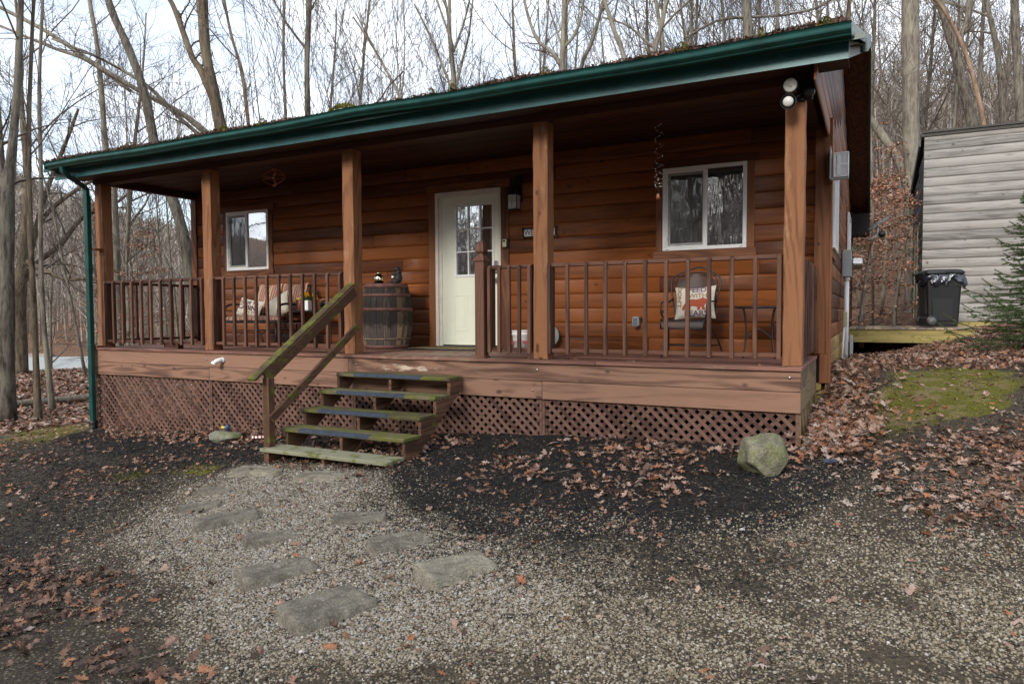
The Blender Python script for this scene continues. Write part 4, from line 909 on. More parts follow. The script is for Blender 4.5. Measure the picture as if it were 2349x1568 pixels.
for s,x in ((-1,-1.47),(1,-.99)):
    mb=MB(); mb.tube(curve([(x+s*-.0,1.31,.635),(x-.0,1.15,.60),(x,.98,.60),(x,.85,.585),(x,.80,.54),(x,.80,.47),(x-s*.02,.85,.42),(x-s*.03,.88,.40)],30),.009,8); mb.tube(curve([(x,.84,.47),(x,.87,.50),(x,.89,.48)],8),.008,6); mb.build('armrest',M['black'],ch)
for s,x in ((-1,-1.45),(1,-.99)):
    mb=MB(); mb.tube(curve([(x,.95,.40),(x+s*.0,.88,.25),(x+s*.015,.80,.0)],10),.009); mb.build('leg',M['black'],ch)
    mb=MB(); mb.tube(curve([(x,1.05,.32),(x+s*.03,1.16,.22),(x+s*.06,1.28,.08),(x+s*.06,1.30,.0)],12),.009); mb.build('leg',M['black'],ch)
mb=MB(); mb.tube([(-1.46,.84,.13),(-.99,.84,.13)],.007); mb.tube([(-1.50,1.26,.12),(-.94,1.26,.12)],.007); mb.tube([(-1.45,1.06,.30),(-.99,1.06,.30)],.006)
for x in (-1.47,-.975): mb.tube([(x,.83,.12),(x,1.26,.12)],.006)
mb.build('stretcher',M['black'],ch)
# cushions ------------------------------------------------------------------
def fabric(name,c,rough=.9):
    m=simple(name,c,rough,0,.15,.06,6,.3,300); return m
M['canvas']=fabric('cushion_canvas',(.62,.57,.48)); M['cream']=fabric('cream_cushion',(.60,.55,.45)); M['purple']=fabric('purple_print',(.13,.07,.13)); M['rust']=fabric('rust_print',(.38,.09,.05)); M['tan']=fabric('tan_print',(.30,.19,.12)); M['maroon']=fabric('dark_print',(.11,.055,.07))
def stripes():
    m,t,p,L=mat('striped_fabric'); p.inputs['Roughness'].default_value=.9
    co=N(t,'ShaderNodeTexCoord'); x=N(t,'ShaderNodeSeparateXYZ'); L(co.outputs['Object'],x.inputs[0]); mm=N(t,'ShaderNodeMath',operation='MULTIPLY',i={1:4.2}); L(x.outputs[0],mm.inputs[0]); f=N(t,'ShaderNodeMath',operation='FRACT'); L(mm.outputs[0],f.inputs[0])
    r=N(t,'ShaderNodeValToRGB'); cr=r.color_ramp; cr.interpolation='CONSTANT'
    st=[(0,(.26,.035,.03)),(.12,(.42,.30,.19)),(.2,(.14,.08,.06)),(.24,(.45,.33,.22)),(.36,(.25,.13,.09)),(.42,(.32,.05,.04)),(.50,(.50,.38,.26)),(.54,(.18,.11,.09)),(.68,(.40,.26,.17)),(.74,(.27,.04,.035)),(.82,(.30,.2,.15)),(.92,(.44,.32,.2))]
    while len(cr.elements)<len(st): cr.elements.new(.5)
    for e,(q,c) in zip(cr.elements,st): e.position=q;e.color=(*c,1)
    L(f.outputs[0],r.inputs[0]); L(r.outputs[0],p.inputs['Base Color']); return m
M['stripe']=stripes()
def pillow(w_,h,t_,n=18):
    # centred cushion standing in the x-z plane, pointed corners
    vs=[];fs=[];b=0
    for s in(-1,1):
        for i in range(n+1):
            for j in range(n+1):
                u=-1+2*i/n;v=-1+2*j/n; e=max(0,(1-u*u)*(1-v*v))**.42
                pin=1-.10*(1-v*v)*abs(u)**2; pinv=1-.10*(1-u*u)*abs(v)**2
                vs.append((u*w_/2*pin,s*t_/2*e+.002*math.sin(7*u+3*v)*e,v*h/2*pinv))
        for i in range(n):
            for j in range(n):
                a=b+i*(n+1)+j; fs.append((a,a+1,a+n+2,a+n+1))
        b=(n+1)**2
    return vs,fs
def bear_outline():  # a walking bear seen from the side, nose to the right
    return [(-.155,-.062),(-.150,-.030),(-.128,.004),(-.10,.022),(-.072,.052),(-.035,.058),(0,.050),(.03,.058),(.062,.064),(.078,.080),(.086,.070),(.104,.064),(.128,.045),(.155,.030),(.150,.016),(.118,.010),(.098,-.006),(.092,-.030),(.104,-.052),(.098,-.066),(.070,-.066),(.066,-.040),(.050,-.030),(.046,-.058),(.030,-.068),(.012,-.066),(.018,-.036),(-.012,-.024),(-.046,-.022),(-.058,-.044),(-.050,-.062),(-.082,-.064),(-.094,-.036),(-.112,-.034),(-.128,-.062)]
def flat_print(out,mt,name,parent,M4,th=.0012,sc_=1):
    bm=bmesh.new(); vs=[bm.verts.new((x*sc_,0,z*sc_)) for x,z in out]; f=bm.faces.new(vs); r_=bmesh.ops.extrude_face_region(bm,geom=[f]); bmesh.ops.translate(bm,vec=(0,-th,0),verts=[v for v in r_['geom'] if isinstance(v,bmesh.types.BMVert)])
    bmesh.ops.triangulate(bm,faces=bm.faces); bmesh.ops.transform(bm,matrix=Matrix.Translation(-BASE[parent.name])@M4,verts=bm.verts); me=bpy.data.meshes.new(name); bm.to_mesh(me); bm.free(); return finish(me,name,mt,parent,None)
def drape(o,w_,h,t_,M4,parent):  # bend printed shapes on to the cushion's bulge
    Mi=(Matrix.Translation(-BASE[parent.name])@M4); Iv=Mi.inverted()
    bm=bmesh.new(); bm.from_mesh(o.data); bmesh.ops.subdivide_edges(bm,edges=[e for e in bm.edges if e.calc_length()>.02],cuts=2,use_grid_fill=False); bmesh.ops.triangulate(bm,faces=bm.faces)
    for v in bm.verts:
        q=Iv@v.co; u=q.x/(w_/2); k=q.z/(h/2); e=max(0,(1-u*u)*(1-k*k))**.42; q.y+=-t_/2*e-.0015; v.co=Mi@q
    bm.to_mesh(o.data); bm.free()
def cushion(name,label,w_,h,t_,M4,base,mt,prints):
    mb=MB(); v,f=pillow(w_,h,t_); mb.add([M4@Vector(q) for q in v],f,.5,True)
    root=mb.build(name,mt,loc=base); tag(root,label,'cushion')
    for body,size,x,z,rz,mt2,bold,sx in prints:
        o=text_mesh(body,size,(0,0,0),(0,0,0),mt2,'lettering',root,bold=bold)
        o.data.transform(Matrix.Translation(BASE[root.name])); 
        K=Matrix.Translation((x,0,z))@Matrix.Rotation(rz,4,'Y')@Matrix.Diagonal((sx,1,1,1))@Matrix.Rotation(R(90),4,'X')
        o.data.transform(Matrix.Translation(-BASE[root.name])@M4@K); drape(o,w_,h,t_,M4,root)
    return root
M4=Matrix.Translation((-1.19,1.17,.585))@Matrix.Rotation(R(-12),4,'X')@Matrix.Rotation(R(-2),4,'Y')
cb=cushion('printed_cushion','cream cushion with a red bear and purple lettering on the metal chair',.45,.37,.13,M4,(-1.19,1.12,.41),M['canvas'],
 [("DON'T",.062,-.165,.06,R(90),M['tan'],.002,1.25),('FEED',.078,.03,.130,0,M['purple'],.0012,1.15),('WITH',.066,.04,.062,0,M['tan'],.001,1.15),('BEARS',.080,.02,-.130,0,M['purple'],.0015,1.15)])
o=flat_print(bear_outline(),M['rust'],'bear_print',cb,M4@Matrix.Translation((.02,0,-.03)),sc_=.98); drape(o,.45,.37,.13,M4,cb)
# little bistro table ---------------------------------------------------------
tb=empty('side_table',(-.52,1.15,0),'small black metal table right of the bear cushion chair','table')
mb=MB(); mb.lathe([(.0,.515),(.235,.515),(.245,.518),(.245,.535),(.235,.540),(0,.540)],(-.52,1.15,0),32); mb.build('table_top',M['black'],tb)
for k in range(4):
    a=R(45+90*k+8); c,s=math.cos(a),math.sin(a); mb=MB(); mb.tube(curve([(-.52+.22*c,1.15+.22*s,.515),(-.52+.19*c,1.15+.19*s,.40),(-.52+.185*c,1.15+.185*s,.2),(-.52+.22*c,1.15+.22*s,0)],12),.008,8); mb.build('leg',M['black'],tb)
mb=MB()
for k in range(4):
    a=R(45+90*k+8);b_=a+R(90); mb.tube(curve([(-.52+.19*math.cos(a),1.15+.19*math.sin(a),.20),(-.52+.13*math.cos((a+b_)/2),1.15+.13*math.sin((a+b_)/2),.30),(-.52+.19*math.cos(b_),1.15+.19*math.sin(b_),.20)],12),.006,6)
mb.build('brace',M['black'],tb)
# loveseat glider ---------------------------------------------------------------
bn=empty('porch_loveseat',(-7.68,1.2,0),'black metal porch loveseat with striped red and tan seat pads, behind the left railing','bench')
mb=MB()
for x in (-8.23,-7.13):
    mb.tube(curve([(x,.93,.42),(x,.90,.50),(x,.93,.60),(x,1.05,.635),(x,1.25,.63)],16),.018,8,flat=1); mb.tube([(x,.93,.39),(x,1.42,.38)],.014)
    mb.tube([(x,1.42,.38),(x,1.58,.92)],.014)
mb.tube([(-8.23,1.58,.92),(-7.13,1.58,.92)],.012); mb.tube([(-8.23,.93,.37),(-7.13,.93,.37)],.020); mb.tube([(-8.23,1.42,.37),(-7.13,1.42,.37)],.014)
for k in range(14): x=-8.2+1.04*k/13; mb.tube([(x,.94,.385),(x,1.42,.385)],.006,5)
mb.build('frame',M['black'],bn)
for x,s in ((-8.14,1),(-7.26,-1)):
    for y in (.98,1.40):
        mb=MB(); mb.tube([(x,y,.34),(x-.0,y,.03)],.011); mb.build('leg',M['black'],bn)
mb=MB()
for y in (.98,1.40): mb.tube([(-8.14,y,.24),(-7.26,y,.24)],.009); mb.tube(curve([(-8.05,y,.14),(-7.9,y,.22),(-7.8,y,.235)],8),.007); mb.tube([(-7.62,y,.30),(-7.70,y,.0)],.012); mb.tube([(-7.66,y,.30),(-7.46,y,.0)],.012)
for x in (-8.14,-7.26): mb.tube([(x,.85,.015),(x,1.52,.015)],.012)
mb.tube([(-7.75,.95,.01),(-7.44,.95,.01)],.010); mb.build('rocker_base',M['black'],bn)
mb=MB(); n=22; vs=[];fs=[]
for i in range(n+1):
    for j,(y,z) in enumerate([(.90,.395),(.89,.43),(.93,.455),(1.15,.46),(1.38,.455),(1.42,.42)]): vs.append((-8.24+1.12*i/n,y,z+.006*math.sin(i*1.9+j)))
mb.add(vs,[(i*6+j,i*6+j+1,i*6+j+7,i*6+j+6) for i in range(n) for j in range(5)],.5,True); mb.build('seat_pad',M['stripe'],bn)
for x0 in (-8.18,-7.66):
    mb=MB(); v,f=pillow(.52,.56,.12,14); K=Matrix.Translation((x0+.26,1.47,.70))@Matrix.Rotation(R(-16),4,'X'); mb.add([K@Vector(q) for q in v],f,.5,True); mb.build('back_pad',M['stripe'],bn)
M4=Matrix.Translation((-7.98,1.16,.575))@Matrix.Rotation(R(9),4,'Y')@Matrix.Rotation(R(-20),4,'X')
cushion('printed_cushion','cream cushion with dark cabin lettering on the striped loveseat',.50,.30,.12,M4,(-7.98,1.1,.44),M['canvas'],
 [('LE',.05,-.15,.125,0,M['maroon'],.001,1.2),('HE  VE TO',.07,.0,.07,0,M['maroon'],.003,1.15),('CABIN',.10,-.01,-.005,0,M['maroon'],.004,1.3),('IN TH',.055,.10,-.068,0,M['tan'],.002,1.3),('WOODS',.055,.06,-.12,0,M['tan'],.002,1.2)])
mb=MB(); v,f=pillow(.42,.36,.18); K=Matrix.Translation((-7.36,1.15,.60))@Matrix.Rotation(R(-24),4,'Y')@Matrix.Rotation(R(-18),4,'X'); mb.add([K@Vector(q) for q in v],f,.5,True)
tag(mb.build('plain_cushion',M['cream'],loc=(-7.36,1.1,.45)),'plain puffy cream cushion leaning at the right end of the loveseat','cushion')
# side table with flowers
tb=empty('side_table',(-6.95,1.32,0),'small black side table under the white vase, right of the loveseat','table')
mb=MB(); mb.box(-7.26,-6.64,1.12,1.50,.515,.535); mb.build('table_top',M['black'],tb,bevel=.004)
for x in (-7.24,-6.66):
    for y in (1.14,1.48): mb=MB(); mb.tube(curve([(x,y,.515),(x*1.0+.01,y,.25),(x,y,0)],8),.009,6); mb.build('leg',M['black'],tb)
mb=MB(); mb.box(-7.2,-6.7,1.16,1.46,.18,.19); mb.build('shelf',M['black'],tb)
vz=empty('flower_vase',(-6.935,1.30,.536),'white square vase of yellow flowers on the small black table','vase')
mb=MB(); mb.box(-6.985,-6.89,1.255,1.345,.536,.685); mb.build('vase',M['white'],vz,bevel=.008)
M['petal']=rampmat('yellow_petal',[(0,(.75,.42,.01)),(.8,(.85,.60,.02)),(1,(.75,.20,.01))],.6); M['stem']=rampmat('stem_green',[(0,(.03,.07,.01)),(1,(.07,.14,.03))],.7)
mf=MB(); ms_=MB()
for k in range(40):
    a=random.uniform(0,6.28); rr=random.uniform(.03,.20); hx=-6.94+rr*math.cos(a)*1.05; hy=1.30+rr*math.sin(a)*.5; hz=.70+.10*math.sqrt(max(0,1-(rr/.19)**2))+random.uniform(-.03,.02)
    ms_.tube(curve([(-6.94,1.30,.66),((hx-6.94)/2,(hy+1.3)/2,(.66+hz)/2+.01),(hx,hy,hz)],6),.003,5,r=random.random())
    for j in range(6):
        b_=j*1.047+random.random(); d=Vector((math.cos(b_),math.sin(b_)*.7-.4,.25*random.random()))*.036; c=Vector((hx,hy,hz)); n_=Vector((-d.y,d.x,0))*.4
        mf.add([c,c+d*.6+n_,c+d*1.1,c+d*.6-n_],[(0,1,2,3)],random.random()*(1 if k%7==0 else .8))
    mf.ball((hx,hy-.008,hz),.015,6,4,random.uniform(.6,1))
for k in range(40):
    a=random.uniform(0,6.28); c=Vector((-6.94+.06*math.cos(a),1.30+.05*math.sin(a),.69+random.uniform(0,.05))); d=Vector((math.cos(a),math.sin(a),.6))*.04; n_=Vector((-d.y,d.x,0))*.2; ms_.add([c,c+d*.5+n_,c+d,c+d*.5-n_],[(0,1,2,3)],random.random())
mf.build('flower_heads',M['petal'],vz,fixn=False); ms_.build('stems',M['stem'],vz,fixn=False)
mb=MB(); mb.tube(curve([(-6.74,1.38,.60),(-6.68,1.36,.66),(-6.60,1.33,.64),(-6.52,1.33,.60)],8),[.03,.035,.045,.02],10); mb.tube([(-6.75,1.38,.536),(-6.74,1.38,.61)],.02,8); mb.lathe([(.05,0),(.05,.01),(.02,.02)],(-6.75,1.38,.536),12)
tag(mb.build('table_lamp',M['blackpl'],loc=(-6.75,1.38,.536)),'black gooseneck object at the right end of the vase table','lamp')
# barrel ------------------------------------------------------------------------
BC=Vector((-5.47,1.28,0)); br=empty('whisky_barrel',tuple(BC),'old wooden barrel with rusty hoops standing left of the door','barrel')
def brad(z): return .290+.072*(1-((z-.44)/.45)**2)
def barrelmat():
    m=wood('barrel_stave',(.17,.115,.07),(.045,.038,.034),2,.8,.2,vary=.7,worn=(.30,.20,.13),wornamt=.5); t=m.node_tree; p=t.nodes['Principled BSDF']; src=p.inputs['Base Color'].links[0].from_socket
    co=N(t,'ShaderNodeTexCoord'); x=N(t,'ShaderNodeSeparateXYZ'); t.links.new(co.outputs['Object'],x.inputs[0]); n=N(t,'ShaderNodeTexNoise',i={'Scale':14,'Detail':4}); t.links.new(co.outputs['Object'],n.inputs['Vector'])
    a=N(t,'ShaderNodeMath',operation='MULTIPLY_ADD',i={1:.22}); t.links.new(n.outputs[0],a.inputs[0]); t.links.new(x.outputs[2],a.inputs[2]); mr=N(t,'ShaderNodeMapRange',i={'From Min':.40,'From Max':.46,'To Min':1.75,'To Max':.62}); t.links.new(a.outputs[0],mr.inputs['Value'])
    q=N(t,'ShaderNodeMix',data_type='RGBA',blend_type='MULTIPLY'); q.inputs['Factor'].default_value=1; t.links.new(src,q.inputs['A']); t.links.new(mr.outputs[0],q.inputs['B']); t.links.new(q.outputs['Result'],p.inputs['Base Color']); return m
M['barrel']=barrelmat(); M['hoop']=simple('rusty_hoop',(.16,.075,.06),.6,.2,.4,.3,14)
mb=MB(); ns=24
for k in range(ns):
    a0=2*PI*k/ns+.008;a1=2*PI*(k+1)/ns-.008; zz=[.0,.1,.22,.33,.44,.55,.66,.78,.89]; vs=[]
    for z in zz:
        for a in (a0,(a0+a1)/2,a1): r_=brad(z); vs.append((BC.x+r_*math.cos(a),BC.y+r_*math.sin(a),z))
    mb.add(vs,[(i*3+j,i*3+j+1,i*3+j+4,i*3+j+3) for i in range(8) for j in range(2)],random.random(),True)
mb.build('staves',M['barrel'],br)
mb=MB(); mb.lathe([(0,.875),(brad(.87)-.004,.875)],tuple(BC),24); mb.lathe([(.0,.01),(.28,.01),(brad(.2)-.012,.2),(brad(.44)-.012,.44),(brad(.7)-.012,.7),(brad(.86)-.012,.86)],tuple(BC),24); mb.build('barrel_head',M['barrel'],br)
for z0_,z1_ in ((.835,.895),(.715,.755),(.515,.565),(.005,.055),(.13,.15)):
    mb=MB(); k=[(brad(z0_)+.001,z0_),(brad(z0_)+.005,z0_),(brad(z1_)+.005,z1_),(brad(z1_)+.001,z1_),(brad(z0_)+.001,z0_)]; mb.lathe(k,tuple(BC),32); mb.build('hoop',M['hoop'] if z0_>.2 or z0_<.1 else M['barrel'],br)
M['mercury']=simple('mercury_glass',(.75,.68,.5),.12,1,.5,.25,30)
jr=empty('glass_jar',(-5.545,1.22,.896),'silvery glass jar standing on top of the barrel','jar')
mb=MB(); mb.lathe([(0,0),(.058,0),(.068,.012),(.068,.09),(.055,.115),(.034,.128),(.034,.135),(0,.135)],(-5.545,1.22,.896),20); mb.build('jar_body',M['mercury'],jr)
mb=MB(); mb.lathe([(.037,.135),(.037,.155),(0,.157)],(-5.545,1.22,.896),16); mb.build('lid',M['steel'],jr)
be=empty('bear_figurine',(-5.25,1.22,.896),'small black bear figurine holding a lantern on top of the barrel','figurine')
mb=MB(); bx_,by_=-5.215,1.22
mb.ball((bx_,by_,.965),(.056,.052,.072)); mb.ball((bx_-.002,by_,1.035),(.047,.044,.05)); mb.ball((bx_-.008,by_-.008,1.083),(.040,.040,.036)); mb.ball((bx_-.042,by_-.022,1.073),(.02,.017,.015))
for s in(-1,1): mb.ball((bx_+s*.026-.003,by_+.005,1.113),(.012,.009,.012)); mb.ball((bx_-.03,by_+s*.04-.01,.915),(.05,.022,.022)); mb.ball((bx_-.075,by_+s*.04-.01,.925),(.016,.018,.028))
mb.ball((bx_-.03,by_-.045,1.02),(.04,.015,.018)); mb.ball((bx_-.03,by_+.045,1.02),(.04,.015,.018)); mb.ball((bx_-.062,by_-.036,1.025),(.014,.014,.014)); mb.ball((bx_-.062,by_+.036,1.025),(.014,.014,.014))
bo=mb.build('bear_body',simple('black_resin',(.018,.018,.02),.6,0,.4,.3,40,.4,90),be); rm=bo.modifiers.new('remesh','REMESH'); rm.mode='VOXEL'; rm.voxel_size=.0045; rm.use_smooth_shade=True
mb=MB(); c=(bx_-.093,by_-.0,.955); mb.lathe([(0,0),(.020,0),(.022,.006),(.016,.008),(.016,.048),(.022,.050),(.022,.058),(.008,.074),(0,.075)],c,14); mb.build('lantern',M['blackpl'],be)
mb=MB(); mb.lathe([(.019,.010),(.020,.028),(.019,.047)],c,14); mb.build('lantern_glass',M['offwhite'],be)
# doormat, bucket, serving plate, outlet ------------------------------------------
mb=MB(); mb.box(-5.12,-3.98,1.16,1.66,.001,.014); mt=mb.build('doormat',simple('black_rubber',(.02,.02,.022),.7),None,loc=(-4.55,1.4,0),bevel=.004); tag(mt,'tan coir mat with a black rubber edge in front of the door','doormat')
mb=MB(); mb.box(-5.06,-4.04,1.21,1.61,.0145,.022); mb.build('coir_pile',simple('coir',(.27,.22,.12),.95,0,.1,.5,40,.8,220),mt)
bk=empty('plastic_bucket',(-3.43,1.42,0),'white plastic bucket with a wire handle between the door and the porch post','bucket')
mb=MB(); mb.lathe([(0,.0),(.112,0),(.116,.01),(.128,.2),(.136,.205),(.136,.225),(.130,.228),(.130,.246),(.137,.25),(.137,.262),(.128,.262),(.120,.02),(0,.02)],(-3.43,1.42,0),28); mb.build('bucket_body',M['white'],bk)
mb=MB(); mb.tube(curve([(-3.295,1.40,.225),(-3.31,1.30,.13),(-3.36,1.27,.06),(-3.45,1.27,.03)],12),.002,5); mb.tube(curve([(-3.36,1.28,.13),(-3.40,1.26,.17),(-3.43,1.27,.21)],6),.0015,5); mb.build('wire_handle',M['steel'],bk)
for s,x,z in (('pe',-3.53,.115),('m',-3.335,.12)):
    o=text_mesh(s,.075,(x,1.305 if s=='pe' else 1.307,z),(R(90),0,R(-32 if s=='pe' else 30)),simple('red_print_'+s,(.55,.03,.02),.5),'lettering',bk,bold=.002)
mb=MB(); mb.lathe([(0,.012),(.10,.010),(.15,.0),(.155,.004),(.15,.018),(0,.022)],(-3.175,1.64,.20),32,axis=(0,1,.25)); tag(mb.build('enamel_lid',M['grey'],loc=(-3.13,1.6,0)),'round pale grey lid leaning on the wall behind the porch post','lid')
mb=MB(); mb.box(-3.1,-2.86,1.45,1.68,.001,.02); tag(mb.build('boot_tray',M['blackpl'],bevel=.005),'flat black tray on the deck by the leaning grey lid','tray')
ob=empty('outlet_cover',(-2.02,1.70,.29),'grey weatherproof outlet box on the log wall behind the railing','outlet')
mb=MB(); mb.box(-2.065,-1.985,1.675,1.76,.315,.43); mb.build('box',M['grey'],ob,bevel=.010)
mb=MB(); mb.box(-2.052,-1.998,1.669,1.676,.33,.418); mb.build('clear_cover',simple('smoked_cover',(.16,.2,.21),.15),ob,bevel=.004)
mb=MB(); mb.box(-2.04,-2.01,1.69,1.74,.295,.316); mb.box(-1.985,-1.965,1.69,1.74,.41,.44); mb.build('hinge',M['steel'],ob,bevel=.004)
# wall lantern, key box, welcome sign -----------------------------------------------
wl_=empty('wall_lantern',(-3.60,1.73,1.83),'dark square wall lantern with leaded seedy glass right of the door','lamp')
mb=MB(); x0,x1,y0,y1=-3.70,-3.57,1.545,1.675
mb.box(-3.665,-3.585,1.70,1.745,1.95,2.30); mb.tube(curve([(-3.635,1.71,2.24),(-3.635,1.66,2.27),(-3.635,1.61,2.22)],8),.008)
for z in (1.825,2.015): mb.box(x0-.004,x1+.004,y0-.004,y1+.004,z,z+.012)
for x in (x0,x1-.008):
    for y in (y0,y1-.008): mb.box(x,x+.008,y,y+.008,1.837,2.015)
mb.add([(x0-.006,y0-.006,2.027),(x1+.006,y0-.006,2.027),(x1+.006,y1+.006,2.027),(x0-.006,y1+.006,2.027),(-3.66,1.585,2.16),(-3.61,1.585,2.16),(-3.61,1.635,2.16),(-3.66,1.635,2.16)],[(0,1,5,4),(1,2,6,5),(2,3,7,6),(3,0,4,7),(4,5,6,7)]); mb.box(-3.65,-3.62,1.595,1.625,2.16,2.22)
mb.build('lantern_frame',M['blackpl'],wl_)
seed=simple('seedy_glass',(.50,.51,.49),.15,0,.6,.35,40,.6,70)
mb=MB(); mb.box(x0+.006,x1-.006,y0+.002,y1-.002,1.838,2.014); mb.build('seedy_glass',seed,wl_)
mb=MB(); 
def lead(a,b): mb.tube([a,b],.0022,5)
cx=(x0+x1)/2; y=y0-.0
lead((x0,y,1.925),(cx-.018,y,1.925)); lead((cx+.018,y,1.925),(x1,y,1.93)); lead((cx,y,1.838),(cx,y,1.895)); lead((cx-.02,y,1.94),(cx,y,1.895)); lead((cx,y,1.895),(cx+.02,y,1.94)); lead((cx-.02,y,1.94),(cx,y,1.985)); lead((cx+.02,y,1.94),(cx,y,1.985)); lead((cx,y,1.985),(cx,y,2.014))
mb.build('lead_came',M['black'],wl_)
kb=empty('key_lock_box',(-3.825,1.73,1.35),'small black and gold combination key box beside the door','key box')
mb=MB(); mb.box(-3.868,-3.782,1.705,1.745,1.352,1.475); mb.build('box_body',M['blackpl'],kb,bevel=.012)
mb=MB(); mb.box(-3.862,-3.805,1.698,1.706,1.36,1.467); mb.build('face_plate',simple('brass_plate',(.55,.50,.33),.35,.3),kb,bevel=.006)
mb=MB(); mb.box(-3.853,-3.818,1.694,1.700,1.43,1.458); mb.box(-3.855,-3.815,1.695,1.700,1.372,1.378); mb.build('dial_window',M['blackpl'],kb,bevel=.003)
sg=empty('welcome_sign',(-3.34,1.74,1.46),'metal framed sign reading WELCOME on the log wall behind the porch post','sign')
mb=MB()
for z in (1.475,1.590): mb.tube([(-3.58,1.735,z),(-3.09,1.735,z)],.007,8)
for x in (-3.578,-3.092): mb.tube([(x,1.735,1.455),(x,1.735,1.61)],.007,8); [mb.box(x-.012,x+.012,1.722,1.748,z-.012,z+.012) for z in (1.468,1.598)]
x=-3.555
mb.build('sign_frame',simple('dark_iron',(.05,.05,.055),.4,.6),sg)
mb=MB(); mb.box(-3.555,-3.115,1.738,1.742,1.488,1.578); mb.build('sign_panel',simple('pale_panel',(.62,.62,.60),.5),sg)
text_mesh('WELCOME',.112,(-3.335,1.7375,1.533),FACE,simple('sign_letters',(.03,.03,.035),.4),'lettering',sg,ext=.002,sx=.80,bold=0)
# hanging things -----------------------------------------------------------------
sp_=empty('wind_spinner',(-7.06,.8,2.30),'copper coloured wire wind spinner hanging under the porch ceiling','spinner')
M['copper']=simple('copper',(.55,.19,.10),.4,.2,.5,.2,20)
mb=MB(); mb.tube([(-7.06,.8,2.56),(-7.06,.8,2.535)],.002,5); cz=2.425
mb.tube(curve([(-7.09,.8,cz+.11),(-7.19,.76,cz+.05),(-7.22,.75,cz+.02),(-7.12,.8,cz+.008),(-7.06,.8,cz)],14),.0045,5)
mb.tube(curve([(-7.09,.8,cz-.11),(-7.19,.76,cz-.06),(-7.22,.75,cz-.02),(-7.12,.8,cz-.008),(-7.06,.8,cz)],14),.0045,5)
mb.tube(curve([(-7.03,.8,cz+.115),(-6.95,.84,cz+.08),(-6.895,.85,cz-.005),(-6.95,.82,cz-.07),(-7.04,.8,cz-.115)],16),.006,5)
mb.tube(curve([(-6.895,.85,cz-.005),(-7.0,.8,cz-.03),(-7.06,.8,cz)],6),.004,5); mb.tube(curve([(-6.90,.85,cz+.01),(-7.0,.8,cz+.04),(-7.06,.8,cz)],6),.004,5); mb.build('wire_frame',M['copper'],sp_)
mb=MB()
for s in(-1,1): mb.tube(curve([(-7.085,.8,cz+s*.108),(-7.045,.8,cz+s*.115),(-7.025,.8,cz+s*.085),(-7.05,.8,cz+s*.045),(-7.06,.8,cz+s*.005)],14),[.006]*3+[.012]*4+[.016]*3+[.010]*2+[.004]*1 if False else .015,6)
mb.build('scroll_blade',M['copper'],sp_)
mb=MB(); mb.ball((-7.06,.79,cz),.016); mb.build('glass_bead',M['steel'],sp_)
sc2=empty('spiral_chime',(-1.50,.8,1.68),'thin beaded spiral with a small bell hanging beside the big window','wind chime')
mb=MB(); mbb=MB(); pts=[]; zc_=2.50; th=0; turns=[0]
zl=[2.50,2.43,2.30,2.185,2.08,1.99,1.92,1.865,1.83,1.80]
for i in range(len(zl)-1):
    for k in range(16):
        f_=k/16; z=zl[i]+(zl[i+1]-zl[i])*f_; a=-PI/2+2*PI*(i+f_)*1.0; rr=.043 if i>0 else .043*f_; pts.append(Vector((-1.498+rr*math.sin(a),.8+rr*math.cos(a)*.9,z)))
mb.tube([(-1.50,.8,2.565),(-1.50,.8,2.50)],.0008,4); mb.tube(pts,.0016,5); mb.tube([pts[-1],(-1.50,.8,1.785),(-1.505,.8,1.745)],.0012,5)
for i in range(6,len(pts),3): mbb.ball(tuple(pts[i]),random.choice([.0035,.0045,.006]),8,6)
mb.build('spiral_wire',M['steel'],sc2); mbb.build('beads',M['white'],sc2)
mb=MB(); mb.lathe([(.004,.055),(.014,.05),(.018,.03),(.024,.0),(.020,.0),(.012,.03)],(-1.507,.8,1.69),14); mb.ball((-1.505,.8,1.682),.006); mb.build('bell',M['copper'],sc2)
# flood light on the corner post -----------------------------------------------------
fl=empty('security_floodlight',(-.06,-.1,2.2),'twin head black security floodlight on the right corner post','floodlight')
aim=(Vector((-.06,-.95,-.28))).normalized(); M['lens']=simple('frosted_lens',(.75,.74,.68),.3,0,.5,.03)
for (u,v,rr,dim) in ((1813,196,.064,0),(1808,234,.062,1)):
    c=onp(u,v,1,-.22)
    mb=MB(); mb.lathe([(rr*.45,-.11),(rr*.8,-.09),(rr*.97,-.05),(rr,.0),(rr*1.0,.012),(rr*.93,.012),(rr*.9,.0),(rr*.6,-.02),(0,-.02)],tuple(c),28,axis=tuple(aim)); hd=mb.build('lamp_head',M['blackpl'],fl)
    mb=MB()
    if dim: mb.lathe([(rr*.70,-.0),(rr*.68,.006),(rr*.4,.016),(0,.02)],tuple(c),24,axis=tuple(aim))
    else: mb.lathe([(rr*.88,.006),(rr*.8,.010),(rr*.3,.013),(0,.013)],tuple(c),24,axis=tuple(aim)); mb.lathe([(.018,.012),(.016,.018),(.0,.022)],tuple(c),16,axis=tuple(aim),r=.9)
    mb.build('lens',M['lens'],hd)
    mb=MB(); b_=Vector((-.01,-.06,2.36)); mb.tube([Vector(c)-aim*.09,(Vector(c)-aim*.12+b_)/2,b_],.018,10); mb.build('arm',M['blackpl'],fl)
mb=MB(); mb.tube([(.03,-.10,2.355),(.03,-.02,2.355)],.05,16); mb.box(-.06,.06,-.03,-.006,2.29,2.46); mb.build('base',M['blackpl'],fl,bevel=.004)
